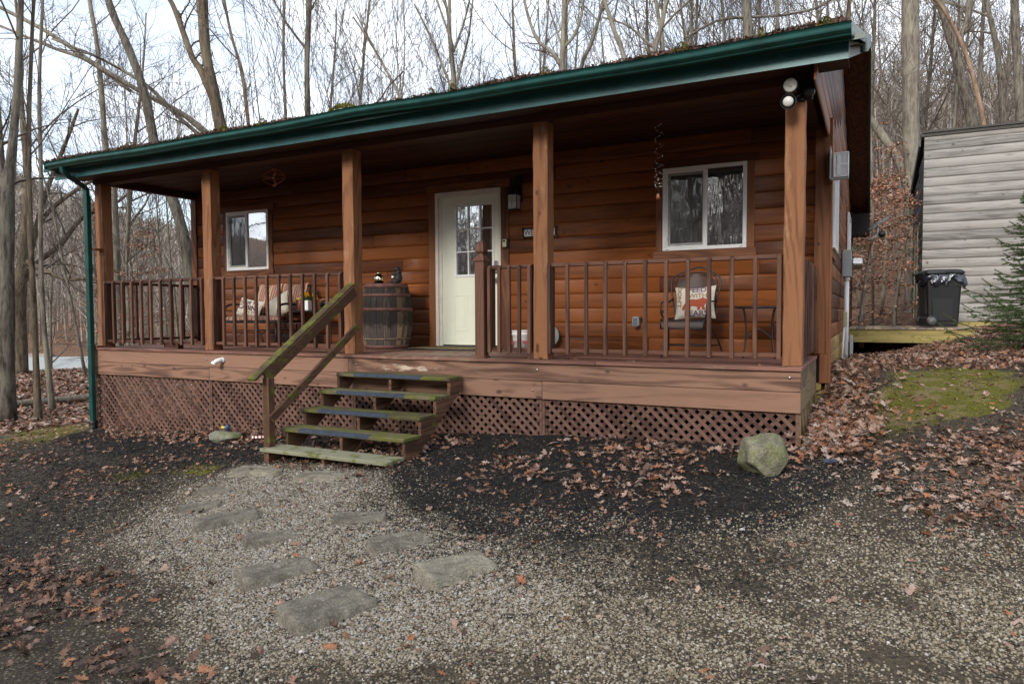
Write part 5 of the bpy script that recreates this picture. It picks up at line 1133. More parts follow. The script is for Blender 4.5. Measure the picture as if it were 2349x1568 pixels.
# louvred white box on the side wall ------------------------------------------------
vb=empty('louvred_box',(.2,1.9,1.82),'white slotted plastic box hanging on a bracket at the cabin corner','vent box')
p0=onp(1912.6,350.8,1,1.62); p1=onp(1946.5,404.5,1,1.62)
x0,x1,z1,z0=p0.x,p1.x,p0.z,p1.z
mb=MB(); t_=.012; mb.box(x0,x1,1.62,1.72,z0,z0+t_); mb.box(x0,x1,1.62,1.72,z1-t_,z1); mb.box(x0,x0+t_,1.6205,1.72,z0+t_,z1-t_); mb.box(x1-t_,x1,1.6205,1.72,z0+t_,z1-t_); mb.box(x0+t_,x1-t_,1.6215,1.632,(z0+z1)/2-.006,(z0+z1)/2+.010); mb.build('case',M['white'],vb,bevel=.004)
mb=MB(); n=10
for k in range(n): x=x0+t_+(x1-x0-2*t_)*(k+.5)/n; mb.box(x-.0046,x+.0046,1.625,1.64,z0+t_,z1-t_)
mb.box(x0+.035,x0+.07,1.618,1.622,z0+.02,z1-.02); mb.build('louvre',M['white'],vb)
mb=MB(); mb.box(x0+.004,x1-.004,1.70,1.715,z0+.004,z1-.004); mb.build('back_plate',M['dark'],vb)
mb=MB(); mb.box(.119,.128,1.56,1.66,z0-.02,z1+.06); mb.box(.119,.128,1.66,1.86,z0-.02,z1+.05); mb.box(.128,x0+.01,1.66,1.70,z0-.005,z0+.0); mb.box(.128,x1,1.64,1.70,z0-.02,z0-.001); mb.build('bracket',M['grey'],vb)
# power meter, conduit, cable box ----------------------------------------------------
def sidebox(name,u0,v0,u1,v1,Y,dep,mt,parent,bev=.006):
    a=onp(u0,v0,1,Y); b=onp(u1,v1,1,Y); mb=MB(); mb.box(a.x,b.x,Y,Y+dep,b.z,a.z); return mb.build(name,mt,parent,bevel=bev)
em=empty('electric_meter',(.2,5.4,.5),'grey electric meter box with a round glass meter and a white conduit to the ground','meter')
sidebox('meter_box',1932.5,577.5,1953,634.5,5.2,.24,M['grey'],em)
sidebox('top_flange',1933.5,574,1953,577.5,5.25,.2,M['beige'],em)
c=onp(1955,606,1,5.32); mb=MB(); mb.lathe([(.09,0),(.095,.02),(.09,.03),(.088,.12),(.075,.14),(0,.145)],tuple(c),24,axis=(1,0,0)); mb.build('glass_meter',M['steel'],em)
c1=onp(1942.3,640,1,5.30); c2=onp(1943,824,1,5.30); mb=MB(); mb.tube([(c1.x,5.30,c1.z),(c1.x,5.30,c2.z-.15)],.036,16); mb.tube([(c1.x,5.30,c1.z+.04),(c1.x,5.30,c1.z-.03)],.044,16); mb.build('conduit',M['white'],em)
sidebox('lower_box',1949,770,1956,816,5.45,.12,M['grey'],em)
cbx=empty('cable_box',(.17,4.9,.1),'small beige cable box with a thin white pipe on the cabin side wall','utility box')
sidebox('box',1938-4,716,1943,750,4.75,.10,M['beige'],cbx)
a=onp(1936,755,1,4.75);b_=onp(1936,823,1,4.75); mb=MB(); mb.tube([(a.x,4.78,a.z+.03),(a.x-.02,4.78,b_.z-.1)],.012,8); mb.build('thin_pipe',M['white'],cbx)
sl=empty('solar_light',(.6,9.9,2.2),'grey solar panel lamp on an arm behind the cabin roof','solar lamp')
a=onp(1992,528,1,9.7); b_=onp(2038,502,1,9.7); d=(b_-a); mb=MB()
mb.add([a+Vector((0,-.12,-.02)),b_+Vector((0,-.12,-.02)),b_+Vector((0,.25,.05)),a+Vector((0,.25,.05)),a+Vector((0,-.12,.01)),b_+Vector((0,-.12,.01)),b_+Vector((0,.25,.08)),a+Vector((0,.25,.08))],[(0,1,2,3),(4,5,6,7),(0,1,5,4),(1,2,6,5),(2,3,7,6),(3,0,4,7)]); mb.build('solar_panel',simple('solar_dark',(.10,.11,.12),.35),sl)
m1=onp(2013,540,1,9.75); m0=onp(1992,552,1,9.75); mt_=onp(2013,517,1,9.75); mb=MB(); mb.tube([m0,m1],.02,8); mb.tube([m1,mt_],.02,8); mb.build('bracket',M['grey'],sl)
c=onp(2023,538,1,9.7); mb=MB(); mb.lathe([(.05,-.05),(.065,0),(.065,.01),(0,.012)],tuple(c),20,axis=(0,-1,-.15)); mb.build('lamp_head',M['blackpl'],sl)
c=onp(1963,570,1,9.9); mb=MB(); mb.lathe([(.04,-.1),(.085,0),(.085,.015),(.075,.015),(.07,.005),(0,.0)],tuple(c),20,axis=(.1,-1,-.1)); mb.tube([(c.x-.12,9.98,c.z),(c.x,9.95,c.z)],.03,8)
tag(mb.build('flood_lamp',M['beige'],loc=tuple(c)),'small round lamp at the rear corner of the cabin','lamp')
# white drain elbow through the skirt board ------------------------------------------
c=onp(512,826,1,-.12); mb=MB(); mb.tube([(c.x,-.12,c.z),(c.x-.01,-.17,c.z+.002),(c.x-.03,-.21,c.z-.015),(c.x-.045,-.235,c.z-.045)],[.030,.030,.030,.030],16); mb.tube([(c.x-.038,-.222,c.z-.03),(c.x-.050,-.245,c.z-.055)],.037,16); mb.tube([(c.x,-.121,c.z),(c.x,-.145,c.z)],.036,16)
tag(mb.build('drain_elbow',M['white']),'white plastic drain elbow poking out of the porch skirt board','pipe')
c=Vector((-4.62,-.30,gz(-4.62,-.3))); mb=MB(); mb.box(c.x-.13,c.x+.10,-.38,-.22,c.z,c.z+.05); mb.tube([(c.x+.02,-.3,c.z+.05),(c.x+.02,-.26,c.z+.36)],.005,6); tag(mb.build('solar_stake',M['blackpl'],bevel=.01),'dark blue grey block with a thin rod under the steps','garden fixture')
# ================================================================ STONES
PLN=[(-.3,-.25,.95,.80),(-.97,-.1,.25,.74),(.9,-.2,.3,.80),(.1,-1,.15,.80),(0,1,0,.8),(-.75,-.3,-.6,.70),(.8,-.1,-.55,.80),(.6,-.4,.72,.86),(-.45,-.7,.55,.84),(.5,-.85,.1,.84),(0,0,-1,.9)]
def rock(name,c,dim,rz,seed,mt,label,cat,group=None,flat=0,sink=.3,rug=.12,npl=12):
    r_=random.Random(seed); bm=bmesh.new(); z=max(float(gfine(np.array([c[0]+a_]),np.array([c[1]+b_]))[0]) for a_ in(-.1,0,.1) for b_ in(-.1,0,.1)) if flat else gz(c[0],c[1])
    ph=[(r_.uniform(-1,1),r_.uniform(-1,1),r_.uniform(-1,1),r_.uniform(0,6.28),r_.uniform(9,45)) for _ in range(14)]
    nz=lambda p: sum(math.sin(f*(p.x*a+p.y*b+p.z*c_)+h)/f for a,b,c_,h,f in ph)
    if flat:
        nu,nv=44,30; cj=[(sx*r_.uniform(.86,1.06),sy*r_.uniform(.82,1.08)) for sx,sy in((-1,-1),(1,-1),(1,1),(-1,1))]; vs={}
        gro=[(r_.uniform(-.7,.7),r_.uniform(.03,.09),r_.uniform(.001,.0045)) for _ in range(4)]
        for i in range(nu+1):
            for j in range(nv+1):
                u=-1+2*i/nu; v=-1+2*j/nv; uu=math.copysign(abs(u)**.75,u); vv=math.copysign(abs(v)**.75,v)
                k=(abs(uu)**8+abs(vv)**8)**.125; s=min(1,1/k) if k>1 else 1; uu2,vv2=uu*s,vv*s
                a0=(1-uu2)*(1-vv2)/4;a1=(1+uu2)*(1-vv2)/4;a2=(1+uu2)*(1+vv2)/4;a3=(1-uu2)*(1+vv2)/4
                x=(a0*cj[0][0]+a1*cj[1][0]+a2*cj[2][0]+a3*cj[3][0])*dim[0]; y=(a0*cj[0][1]+a1*cj[1][1]+a2*cj[2][1]+a3*cj[3][1])*dim[1]
                e=max(abs(u),abs(v)); p=Vector((x,y,0)); h=dim[2]*(1-e**36)+.002*math.sin(y/dim[1]*9+x*6+seed)+nz(p)*rug*.9-sum(d_*math.exp(-((y/dim[1]-g_-.25*math.sin(x/dim[0]*1.6+seed))/w_)**2) for g_,w_,d_ in gro)*(1 if e<.93 else 0)
                if e>.999: h=-dim[2]*1.3; 
                q=1+.03*(1-(h/dim[2]))*(e>.9)+.02*math.sin(9*u+seed)*math.cos(7*v); vs[i,j]=bm.verts.new((x*q,y*q,h))
        for i in range(nu):
            for j in range(nv): bm.faces.new((vs[i,j],vs[i+1,j],vs[i+1,j+1],vs[i,j+1]))
    else:
        bmesh.ops.create_icosphere(bm,subdivisions=5,radius=1); pl=[]
        for q in (PLN if name=='boulder' else ()): pl.append((Vector(q[:3]).normalized(),q[3]))
        for i in range(0 if name=='boulder' else npl): pl.append((Vector((r_.gauss(0,1),r_.gauss(0,1),r_.gauss(0,1))).normalized(),r_.uniform(.60,.92)))
        for v in bm.verts:
            d=v.co.normalized(); t_=[dd/max(d.dot(n_),1e-3) for n_,dd in pl if d.dot(n_)>.05]+[1.08]; k=38; rr_=-math.log(sum(math.exp(-k*min(q,3)) for q in t_))/k
            p=Vector((d.x*rr_*dim[0],d.y*rr_*dim[1],d.z*rr_*dim[2])); v.co=p+d*nz(p)*rug*.55
    me=bpy.data.meshes.new(name); bm.to_mesh(me); bm.free(); me.polygons.foreach_set('use_smooth',[True]*len(me.polygons))
    o=finish(me,name,mt,None,(c[0],c[1],z+dim[2]*(1-2*sink))); o.rotation_euler=(0,0,R(rz)); BASE[o.name]=o.location.copy(); return tag(o,label,cat,group)
def stonemat(name,a,b,g,gm_):
    m=simple(name,a,.9,0,.2,.32,9,.9,45); t=m.node_tree; p=t.nodes['Principled BSDF']; s=p.inputs['Base Color'].links[0].from_socket; co=N(t,'ShaderNodeTexCoord')
    n=N(t,'ShaderNodeTexNoise',i={'Scale':6,'Detail':8,'Roughness':.7}); t.links.new(co.outputs['Object'],n.inputs['Vector']); mr=N(t,'ShaderNodeMapRange',i={'From Min':.62-.3*gm_,'From Max':.72-.2*gm_}); t.links.new(n.outputs[0],mr.inputs['Value'])
    q=N(t,'ShaderNodeMix',data_type='RGBA'); q.inputs['B'].default_value=(*g,1); t.links.new(mr.outputs[0],q.inputs['Factor']); t.links.new(s,q.inputs['A'])
    v=N(t,'ShaderNodeTexNoise',i={'Scale':22,'Detail':5}); t.links.new(co.outputs['Object'],v.inputs['Vector']); m2=N(t,'ShaderNodeMapRange',i={'From Min':.6,'From Max':.72,'To Max':.35}); t.links.new(v.outputs[0],m2.inputs['Value'])
    q2=N(t,'ShaderNodeMix',data_type='RGBA'); q2.inputs['B'].default_value=(*b,1); t.links.new(m2.outputs[0],q2.inputs['Factor']); t.links.new(q.outputs['Result'],q2.inputs['A'])
    f=N(t,'ShaderNodeTexNoise',i={'Scale':95,'Detail':6,'Roughness':.8}); t.links.new(co.outputs['Object'],f.inputs['Vector']); m3=N(t,'ShaderNodeMapRange',i={'From Min':.36,'From Max':.64,'To Min':.45,'To Max':1.5}); t.links.new(f.outputs[0],m3.inputs['Value'])
    q3=N(t,'ShaderNodeMix',data_type='RGBA',blend_type='MULTIPLY'); q3.inputs['Factor'].default_value=1; t.links.new(q2.outputs['Result'],q3.inputs['A']); t.links.new(m3.outputs[0],q3.inputs['B']); t.links.new(q3.outputs['Result'],p.inputs['Base Color']); return m
M['boulder']=stonemat('lichen_boulder',(.22,.205,.14),(.38,.39,.33),(.15,.16,.06),.5); M['slab']=stonemat('step_stone',(.175,.155,.12),(.42,.40,.36),(.13,.12,.09),.3); M['slabpale']=stonemat('pale_step_stone',(.24,.215,.165),(.40,.37,.30),(.22,.20,.13),.3); M['rockl']=stonemat('lichen_rock',(.24,.24,.19),(.35,.36,.30),(.14,.15,.07),.5)
rock('boulder',(-.195,-.91),(.20,.16,.178),20,12,M['boulder'],'upright mossy green boulder at the right front corner of the porch','boulder',sink=.2,rug=.2)
rl_=rock('garden_rock',(-6.50,-.62),(.24,.13,.085),12,8,M['rockl'],'long grey green rock lying in front of the lattice left of the steps','rock',sink=.22,rug=.16)
pr_=rock('painted_pebble',(-6.50,-.60),(.07,.045,.025),5,3,simple('blue_paint',(.05,.12,.28),.5),'small blue and yellow painted pebble on top of the grey green rock','pebble',sink=.3); pr_.location.z=gz(-6.5,-.62)+.155; BASE[pr_.name]=pr_.location.copy()
mb=MB(); mb.ball((pr_.location.x-.018,pr_.location.y-.022,pr_.location.z+.004),(.035,.022,.018),12,8); mb.build('yellow_patch',simple('yellow_paint',(.6,.48,.04),.5),pr_)
mb=MB(); z=gz(-5.99,-.58); mb.tube([(-6.05,-.6,z+.03),(-5.88,-.52,z+.035)],.016,10); o=mb.build('striped_stick',M['white'],loc=(-6,-.56,z)); tag(o,'short red and white striped stick lying beside the steps','garden ornament')
mb=MB(); 
for k in range(4): a=Vector((-6.05,-.6,z+.03)).lerp(Vector((-5.88,-.52,z+.035)),.1+.24*k); b_=Vector((-6.05,-.6,z+.03)).lerp(Vector((-5.88,-.52,z+.035)),.2+.24*k); mb.tube([a,b_],.0168,10)
mb.build('red_band',simple('red_paint',(.45,.04,.03),.5),o)
rock('flat_stone',(.28,-.50),(.11,.07,.02),-10,9,simple('slate_blue',(.06,.075,.11),.7),'small flat blue grey stone on the ground right of the boulder','stone',sink=.25)
ST=[((-2.04,-3.76),.50,.30,69,'slab','long grooved grey stepping stone nearest the camera with an oak leaf on its edge',.28),
((-1.61,-3.13),.46,.27,58,'slabpale','pale tan topped stepping stone, the one farthest right in the gravel',.28),
((-2.66,-3.50),.45,.25,64,'slab','dark grey stepping stone just up the path from the nearest one',.36),
((-3.80,-2.90),.44,.20,52,'slab','brownish grey stepping stone with its raised edge at the left of the path',.32),
((-4.34,-2.72),.34,.15,38,'slab','low brown stepping stone touching the path edge behind the raised one',.40),
((-3.14,-3.10),.34,.18,50,'slab','half buried stepping stone in the middle of the gravel path',.462),
((-2.23,-2.86),.42,.22,44,'slab','thin grey stepping stone sunk in gravel behind the pale tan one',.455),
((-2.78,-2.59),.40,.20,34,'slab','sunken grey stepping stone on the right side of the path, midway to the steps',.458),
((-4.74,-1.74),.48,.26,18,'slabpale','flat sandy stepping stone in front of the handrail post',.46),
((-3.88,-1.78),.48,.26,16,'slabpale','flat sandy stepping stone in front of the right end of the bottom step',.46),
((-4.61,-2.33),.32,.16,24,'slab','small buried stepping stone on the left of the path near the steps',.47)]
for i,(c,l,w_,a,mt,lab,sk_) in enumerate(ST): rock('stepping_stone',c,(l/2*1.04,w_/2*1.2,.032),a,20+i,M[mt],lab,'stepping stone','stepping stones in the gravel path',flat=1,sink=1-(.012+(.47-sk_)*.12)/.064,rug=.045)
so=[o for o in bpy.data.objects if o.name.startswith('stepping_stone')]; gp_=[]
for o in so:
    hv=[v.co for v in o.data.vertices]; top=[v for v in hv if v.z>.012]
    for k in range(16): v=random.choice(top); gp_.append(tuple(Matrix.Rotation(o.rotation_euler.z,4,'Z')@v+o.location))
gp_=np.array(gp_); n=len(gp_); s=rng.uniform(.002,.0055,n); V,F=place(iv,if_,gp_,rotmats(rng.uniform(0,6.28,n),rng.normal(0,.3,n),rng.normal(0,.3,n)),np.c_[s*1.3,s,s*.7]); npmesh('gravel',V,F,np.repeat(rng.uniform(.2,1,n),20),M['pebble'],smooth=True,kind='stuff',loc=(-3,-3,-1))
# single leaves on the stones
# ================================================================ WALKWAY, BIN, SHED
bw=empty('boardwalk',(1.2,9.0,-.1),'low treated timber walkway between the cabin and the grey shed','boardwalk')
mb=MB(); mb.box(.14,2.18,8.28,8.32,-.10,.142,.6); mb.box(2.14,2.18,8.325,10.3,-.10,.142,.3); mb.build('edge_board',M['treated'],bw,bevel=.004)
mb=MB(); x=.14
while x<2.2: mb.box(x,x+.137,8.25,10.35,.143,.178,random.random()); x+=.143
mb.build('deck_boards',wood('walk_boards',(.40,.31,.20),(.16,.125,.10),1,.7,.3,vary=.5),bw,bevel=.003)
mb=MB(); mb.box(1.35,1.47,8.35,8.45,-.6,-.10); mb.box(.3,.4,9.8,9.9,-.8,.14); mb.build('support_post',M['treated'],bw)
mb=MB(); mb.box(.2,2.1,9.9,10.0,-.9,.14); mb.build('back_joist',M['dark'],bw)
# wheelie bin (built round its own axis, then turned)
bn_=empty('wheelie_bin',(1.66,8.82,.18),'black wheeled rubbish bin with a bin bag over its rim by the shed','bin'); bn_.rotation_euler=(0,0,R(14)); BASE[bn_.name]=Vector((0,0,0))
mb=MB()
def rr(w_,d_,z,k=.05,yo=0): return [(sx*(w_/2-k)+k*math.cos(a),yo+sy*(d_/2-k)+k*math.sin(a),z) for sx,sy,a0 in((1,1,0),(-1,1,90),(-1,-1,180),(1,-1,270)) for a in (R(a0),R(a0+45),R(a0+90))]
def loft(mb,rs,r=.5,smooth=True,cap=True):
    n=len(rs[0]); vs=[v for q in rs for v in q]; fs=[(i*n+j,i*n+(j+1)%n,(i+1)*n+(j+1)%n,(i+1)*n+j) for i in range(len(rs)-1) for j in range(n)]
    if cap: fs+=[tuple(range(n-1,-1,-1)),tuple(range((len(rs)-1)*n,len(rs)*n))]
    mb.add(vs,fs,r,smooth)
loft(mb,[rr(.50,.46,.02,.04),rr(.52,.48,.05,.045),rr(.56,.52,.5,.05),rr(.60,.57,.93,.05),rr(.62,.59,.98,.05)],smooth=False)
bb=mb.build('bin_body',M['blackpl'],bn_,bevel=.008)
mb=MB(); mb.box(-.20,.16,-.262,-.245,.12,.80); mb.box(-.30,-.24,-.20,-.10,.25,.80); mb.build('moulded_panel',M['blackpl'],bb,bevel=.02)
mb=MB(); loft(mb,[rr(.64,.62,.985,.05),rr(.66,.64,.99,.05),rr(.66,.64,1.03,.06),rr(.60,.56,1.06,.06),rr(.50,.44,1.075,.06)]); mb.box(.0,.14,-.335,-.31,1.0,1.04); mb.build('bin_lid',M['blackpl'],bn_,bevel=.006)
mb=MB(); mb.tube([(-.36,.28,1.0),(-.36,-.26,1.0)],.02,10); mb.box(-.38,-.30,-.26,-.22,.98,1.02); mb.box(-.38,-.30,.22,.26,.98,1.02); mb.build('bin_handle',M['blackpl'],bn_)
for y in (-.29,.25):
    mb=MB(); mb.tube([(-.20,y,.12),(-.20,y+.05,.12)],.105,24); wh=mb.build('wheel',M['blackpl'],bn_,bevel=.01); mb=MB(); mb.tube([(-.20,y-.006,.12),(-.20,y,.12)],.016,14); mb.tube([(-.20,y-.003,.12),(-.20,y,.12)],.07,18); mb.build('hub',simple('hub_grey',(.10,.10,.10),.5),wh)
mb=MB(); mb.box(-.28,-.10,-.24,.24,.09,.20); mb.build('axle_housing',M['blackpl'],bn_,bevel=.02)
mb=MB(); n=160; rings=[]
for k,(zz,e) in enumerate([(.99,.0),(.975,.018),(.93,.03),(.88,.035),(.83,.03),(.80,.015)]):
    q=[]
    for j in range(n):
        a=2*PI*j/n; s_=1/max(abs(math.cos(a))/.31,abs(math.sin(a))/.295); s_=min(s_,.385)
        drop=(.05*math.sin(a*5+1)+.045*math.sin(a*11+2)+.03*math.sin(a*3))*k/5; bul=.016*math.sin(a*17+k*1.4)+.014*math.sin(a*27+k*2.3)+.008*math.sin(a*41-k*3)
        if math.cos(a)>.8: bul+=.05*k/5
        q.append(((s_+e+bul*(k>0))*math.cos(a),(s_+e+bul*(k>0))*math.sin(a),zz+drop))
    rings.append(q)
loft(mb,rings,cap=False); bagm=simple('shiny_black_bag',(.012,.015,.026),.12,0,1.0,.1,8,.9,30); tag(mb.build('bin_bag',bagm,bn_,fixn=False))
# shed -------------------------------------------------------------------------------
sh=empty('grey_shed',(4.5,13.4,.2),'tall weathered grey log sided shed with a sloping roof at the right','shed')
SX,SY,SZ0,SZ1=1.46,10.42,.26,4.18; SP=.187
mb=MB(); prg=[(0,0),(.006,.010),(.03,.024),(.09,.032),(.15,.024),(.180,.010),(SP,0)]
for k in range(21):
    zb=SZ0+k*SP; c=SX
    while c<8.4:
        e=min(8.5,c+random.uniform(1.8,4)); r_=random.random(); kk=len(prg); vs=[(x,SY+.03-d,zb+z) for x in(c,e-.003) for z,d in prg]
        mb.add(vs,[(i,i+1,kk+i+1,kk+i) for i in range(kk-1)],r_,True); c=e
mb.build('front_wall',M['grey_log'],sh,fixn=False)
mb=MB()
for k in range(21):
    zb=SZ0+k*SP; y1=min(16.4,SY+ (4.05-zb-SP)/.12) if zb+SP>3.3 else 16.4
    if y1-SY<.2: continue
    r_=random.random(); kk=len(prg); vs=[(SX+.03-d,y,zb+z) for y in(SY+.03,y1) for z,d in prg]; mb.add(vs,[(i,i+1,kk+i+1,kk+i) for i in range(kk-1)]+[tuple(range(kk))],r_,True)
mb.build('side_wall',M['grey_logy'],sh,fixn=False)
mb=MB(); mb.prism([(SY+.04,.0),(16.4,.0),(16.4,3.28),(SY+.04,4.05)],0,SX+.04,8.45); mb.build('inner_wall',M['dark'],sh)
mb=MB(); mb.prism([(SY-.03,4.19),(16.7,3.40),(16.7,3.32),(SY-.03,4.10)],0,SX-.05,8.6); mb.box(SX-.03,8.55,SY-.06,SY-.0,4.165,4.205); mb.build('roof',simple('shed_roof',(.05,.045,.04),.8),sh)
mb=MB(); mb.prism([(SY+.25,4.10),(16.6,3.34),(16.6,3.20),(SY+.25,3.96)],0,SX-.085,SX-.052); mb.build('rake_board',M['black'],sh)
mb=MB(); mb.box(SX-.02,SX+.02,12.1,12.2,.26,2.35); mb.box(SX-.02,SX+.02,13.1,13.2,.26,2.35); mb.box(SX-.021,SX+.02,12.1,13.2,2.35,2.45)
mb.build('door_frame',wood('shed_trim',(.36,.33,.20),(.2,.18,.10),2,.8,.2),sh)
mb=MB(); mb.box(SX+.0,SX+.03,12.2,13.1,.26,2.35); mb.build('door',simple('shed_door',(.08,.08,.075),.8),sh)
mb=MB(); mb.box(SX-.01,8.5,SY-.02,SY+.03,-.4,SZ0-.002); mb.box(2.3,8.5,SY-.06,SY-.022,.10,.22); mb.build('base_beam',M['treated'],sh)
# leaves and moss on the cabin roof and porch -------------------------------------------
def roofq(n,y0,y1,p=1.): return np.c_[rng.uniform(-10.15,.33,n),y0+(y1-y0)*rng.random(n)**p]
def bump1(x): return .5+.5*np.clip(np.sin(x*1.9+1)*.6+np.sin(x*4.3)*.5+np.sin(x*.8+2)*.6,-1,1)
def rz_(x,y): return 2.655+.335*np.maximum(0,y+.52)+.055*bump1(x)*np.exp(-((y+.38)/.22)**2)
leaves('roof_leaf_litter',[(roofq(5200,-.60,-.05),.04,.085,.0,.04,.6,.0,.6,True),(roofq(16000,-.62,-.05),.015,.04,.0,.04,.8,.0,.25,False),(roofq(5000,-.05,1.5,1.5),.05,.10,.0,.05,.5,.0,.7,True)],M['leaf'],zfun=rz_,cull=False)
mb=MB()
for i in range(900):
    x=random.uniform(-10.1,.3); y=random.uniform(-.58,.3); l=random.uniform(.03,.12); a=random.uniform(0,6.28); z=float(rz_(np.array([x]),np.array([y]))[0])+random.uniform(.0,.045); mb.tube([(x,y,z),(x+l*math.cos(a),y+l*math.sin(a)*.6,z+random.uniform(-.01,.05))],.0018,4,False,random.random())
mb.tube(curve([(-4.6,-.35,2.72),(-4.35,-.3,2.82),(-4.2,-.3,2.96),(-4.0,-.3,3.09)],10),[.012]*9+[.004]*1 if False else .008,6)
mb.tube(curve([(-4.35,-.3,2.82),(-4.22,-.35,2.82),(-4.05,-.4,2.70)],6),.005,5)
mb.build('roof_twigs',M['twig'],kind='stuff',fixn=False)
tv=np.array([(-.5,0,0),(.5,0,0),(0,.15,1)]); tf=np.array([(0,1,2)]); q=[]
for (u_,hw,n) in ((780,40,1800),(597,10,260),(505,16,300),(290,22,300),(1035,10,220),(985,8,160),(1250,9,220),(1560,20,320),(1745,9,120),(1890,22,260),(1480,8,90)):
    xc=onp(u_,200,1,-.6).x; rx=abs(onp(u_+hw,200,1,-.6).x-xc); ry=.06; yc=-.47; sub=1
    if True: pass
    a=rng.uniform(0,6.28,n); r_=np.sqrt(rng.random(n)); q.append(np.c_[xc+rx*r_*np.cos(a),np.maximum(-.64,yc-.1+ry*r_*np.sin(a)),2.668+.09*(1-r_**2)])
q=np.concatenate(q); n=len(q); V,F=place(tv,tf,q,rotmats(rng.uniform(0,6.28,n),rng.normal(0,.6,n),rng.normal(0,.5,n)),np.c_[rng.uniform(.006,.013,n),rng.uniform(.006,.013,n),rng.uniform(.008,.022,n)])
npmesh('roof_moss',V,F,rng.random(n),M['moss'],kind='stuff',loc=(-5,-.4,2.7))
qd=np.r_[np.c_[rng.uniform(-3.2,-.1,26),rng.uniform(-.12,.25,26)],np.c_[rng.uniform(-9.5,-5.2,14),rng.uniform(-.1,1,14)]]
leaves('porch_leaves',[(qd,.03,.08,.004,.012,.3,.2,.95,True)],M['leaf'],zfun=lambda x,y:x*0.0,cull=False)
# ================================================================ TREES
def perp(d,rnd):
    a=Vector((rnd.uniform(-1,1),rnd.uniform(-1,1),rnd.uniform(-1,1))); a=a-d*a.dot(d); return a.normalized()
def grow(mb,p,d,ln,r0,lvl,maxl,rnd,o):
    """one limb and the limbs that leave it; o: style"""
    ns={0:10,1:7,2:4,3:3}.get(lvl,3); sides={0:8,1:5,2:4,3:3}.get(lvl,3)
    pts=[p];rad=[r0];q=p;dd=d.normalized(); w_=o['wig'][min(lvl,3)]
    for k in range(ns):
        dd=(dd+perp(dd,rnd)*w_+Vector((0,0,o['up'][min(lvl,3)]))).normalized(); q=q+dd*(ln/ns); pts.append(q); rad.append(max(.0052 if lvl>1 else .008,r0*(1-.82*(k+1)/ns)))
    (mb[0] if lvl<=o.get('split',1) else mb[1]).tube(pts,rad,sides,False,rnd.random())
    if lvl>=maxl: return
    nc=o['n'][lvl]; nc=int(nc*rnd.uniform(.75,1.25))+ (1 if lvl else 0)
    for c in range(nc):
        t_=o['t0'][min(lvl,2)]+(1-o['t0'][min(lvl,2)])*(c+rnd.random())/nc; i=min(ns-1,int(t_*ns)); f=t_*ns-i; pp=pts[i].lerp(pts[i+1],min(1,f)); ax=(pts[i+1]-pts[i]).normalized()
        a=o['ang'][min(lvl,2)]*rnd.uniform(.7,1.25); nd=(ax*math.cos(a)+perp(ax,rnd)*math.sin(a)).normalized()
        grow(mb,pp,nd,ln*o['len'][min(lvl,2)]*rnd.uniform(.6,1.2)*(1.15-.55*t_),max(.004,rad[i]*rnd.uniform(.35,.6)),lvl+1,maxl,rnd,o)
OAK=dict(n=[10,7,6],t0=[.35,.2,.15],ang=[.95,.8,.8],len=[.42,.5,.5],wig=[.05,.16,.25,.3],up=[.02,.05,.03,.02])
SLIM=dict(n=[13,6,5],t0=[.3,.2,.15],ang=[.75,.6,.7],len=[.26,.5,.5],wig=[.03,.10,.18,.25],up=[.02,.09,.06,.03])
FAN=dict(n=[7,7,6],t0=[.08,.2,.1],ang=[.42,.45,.5],len=[.8,.5,.5],wig=[.04,.07,.12,.18],up=[.02,.05,.06,.05])
def finish_tree(name,a,b,base,label,group,mt,cat='tree'):
    root=empty(name,tuple(base),label,cat,group); a.build('trunk',mt,root,fixn=False)
    if b.v: b.build('crown',M['twig'],root,fixn=False)
    return root
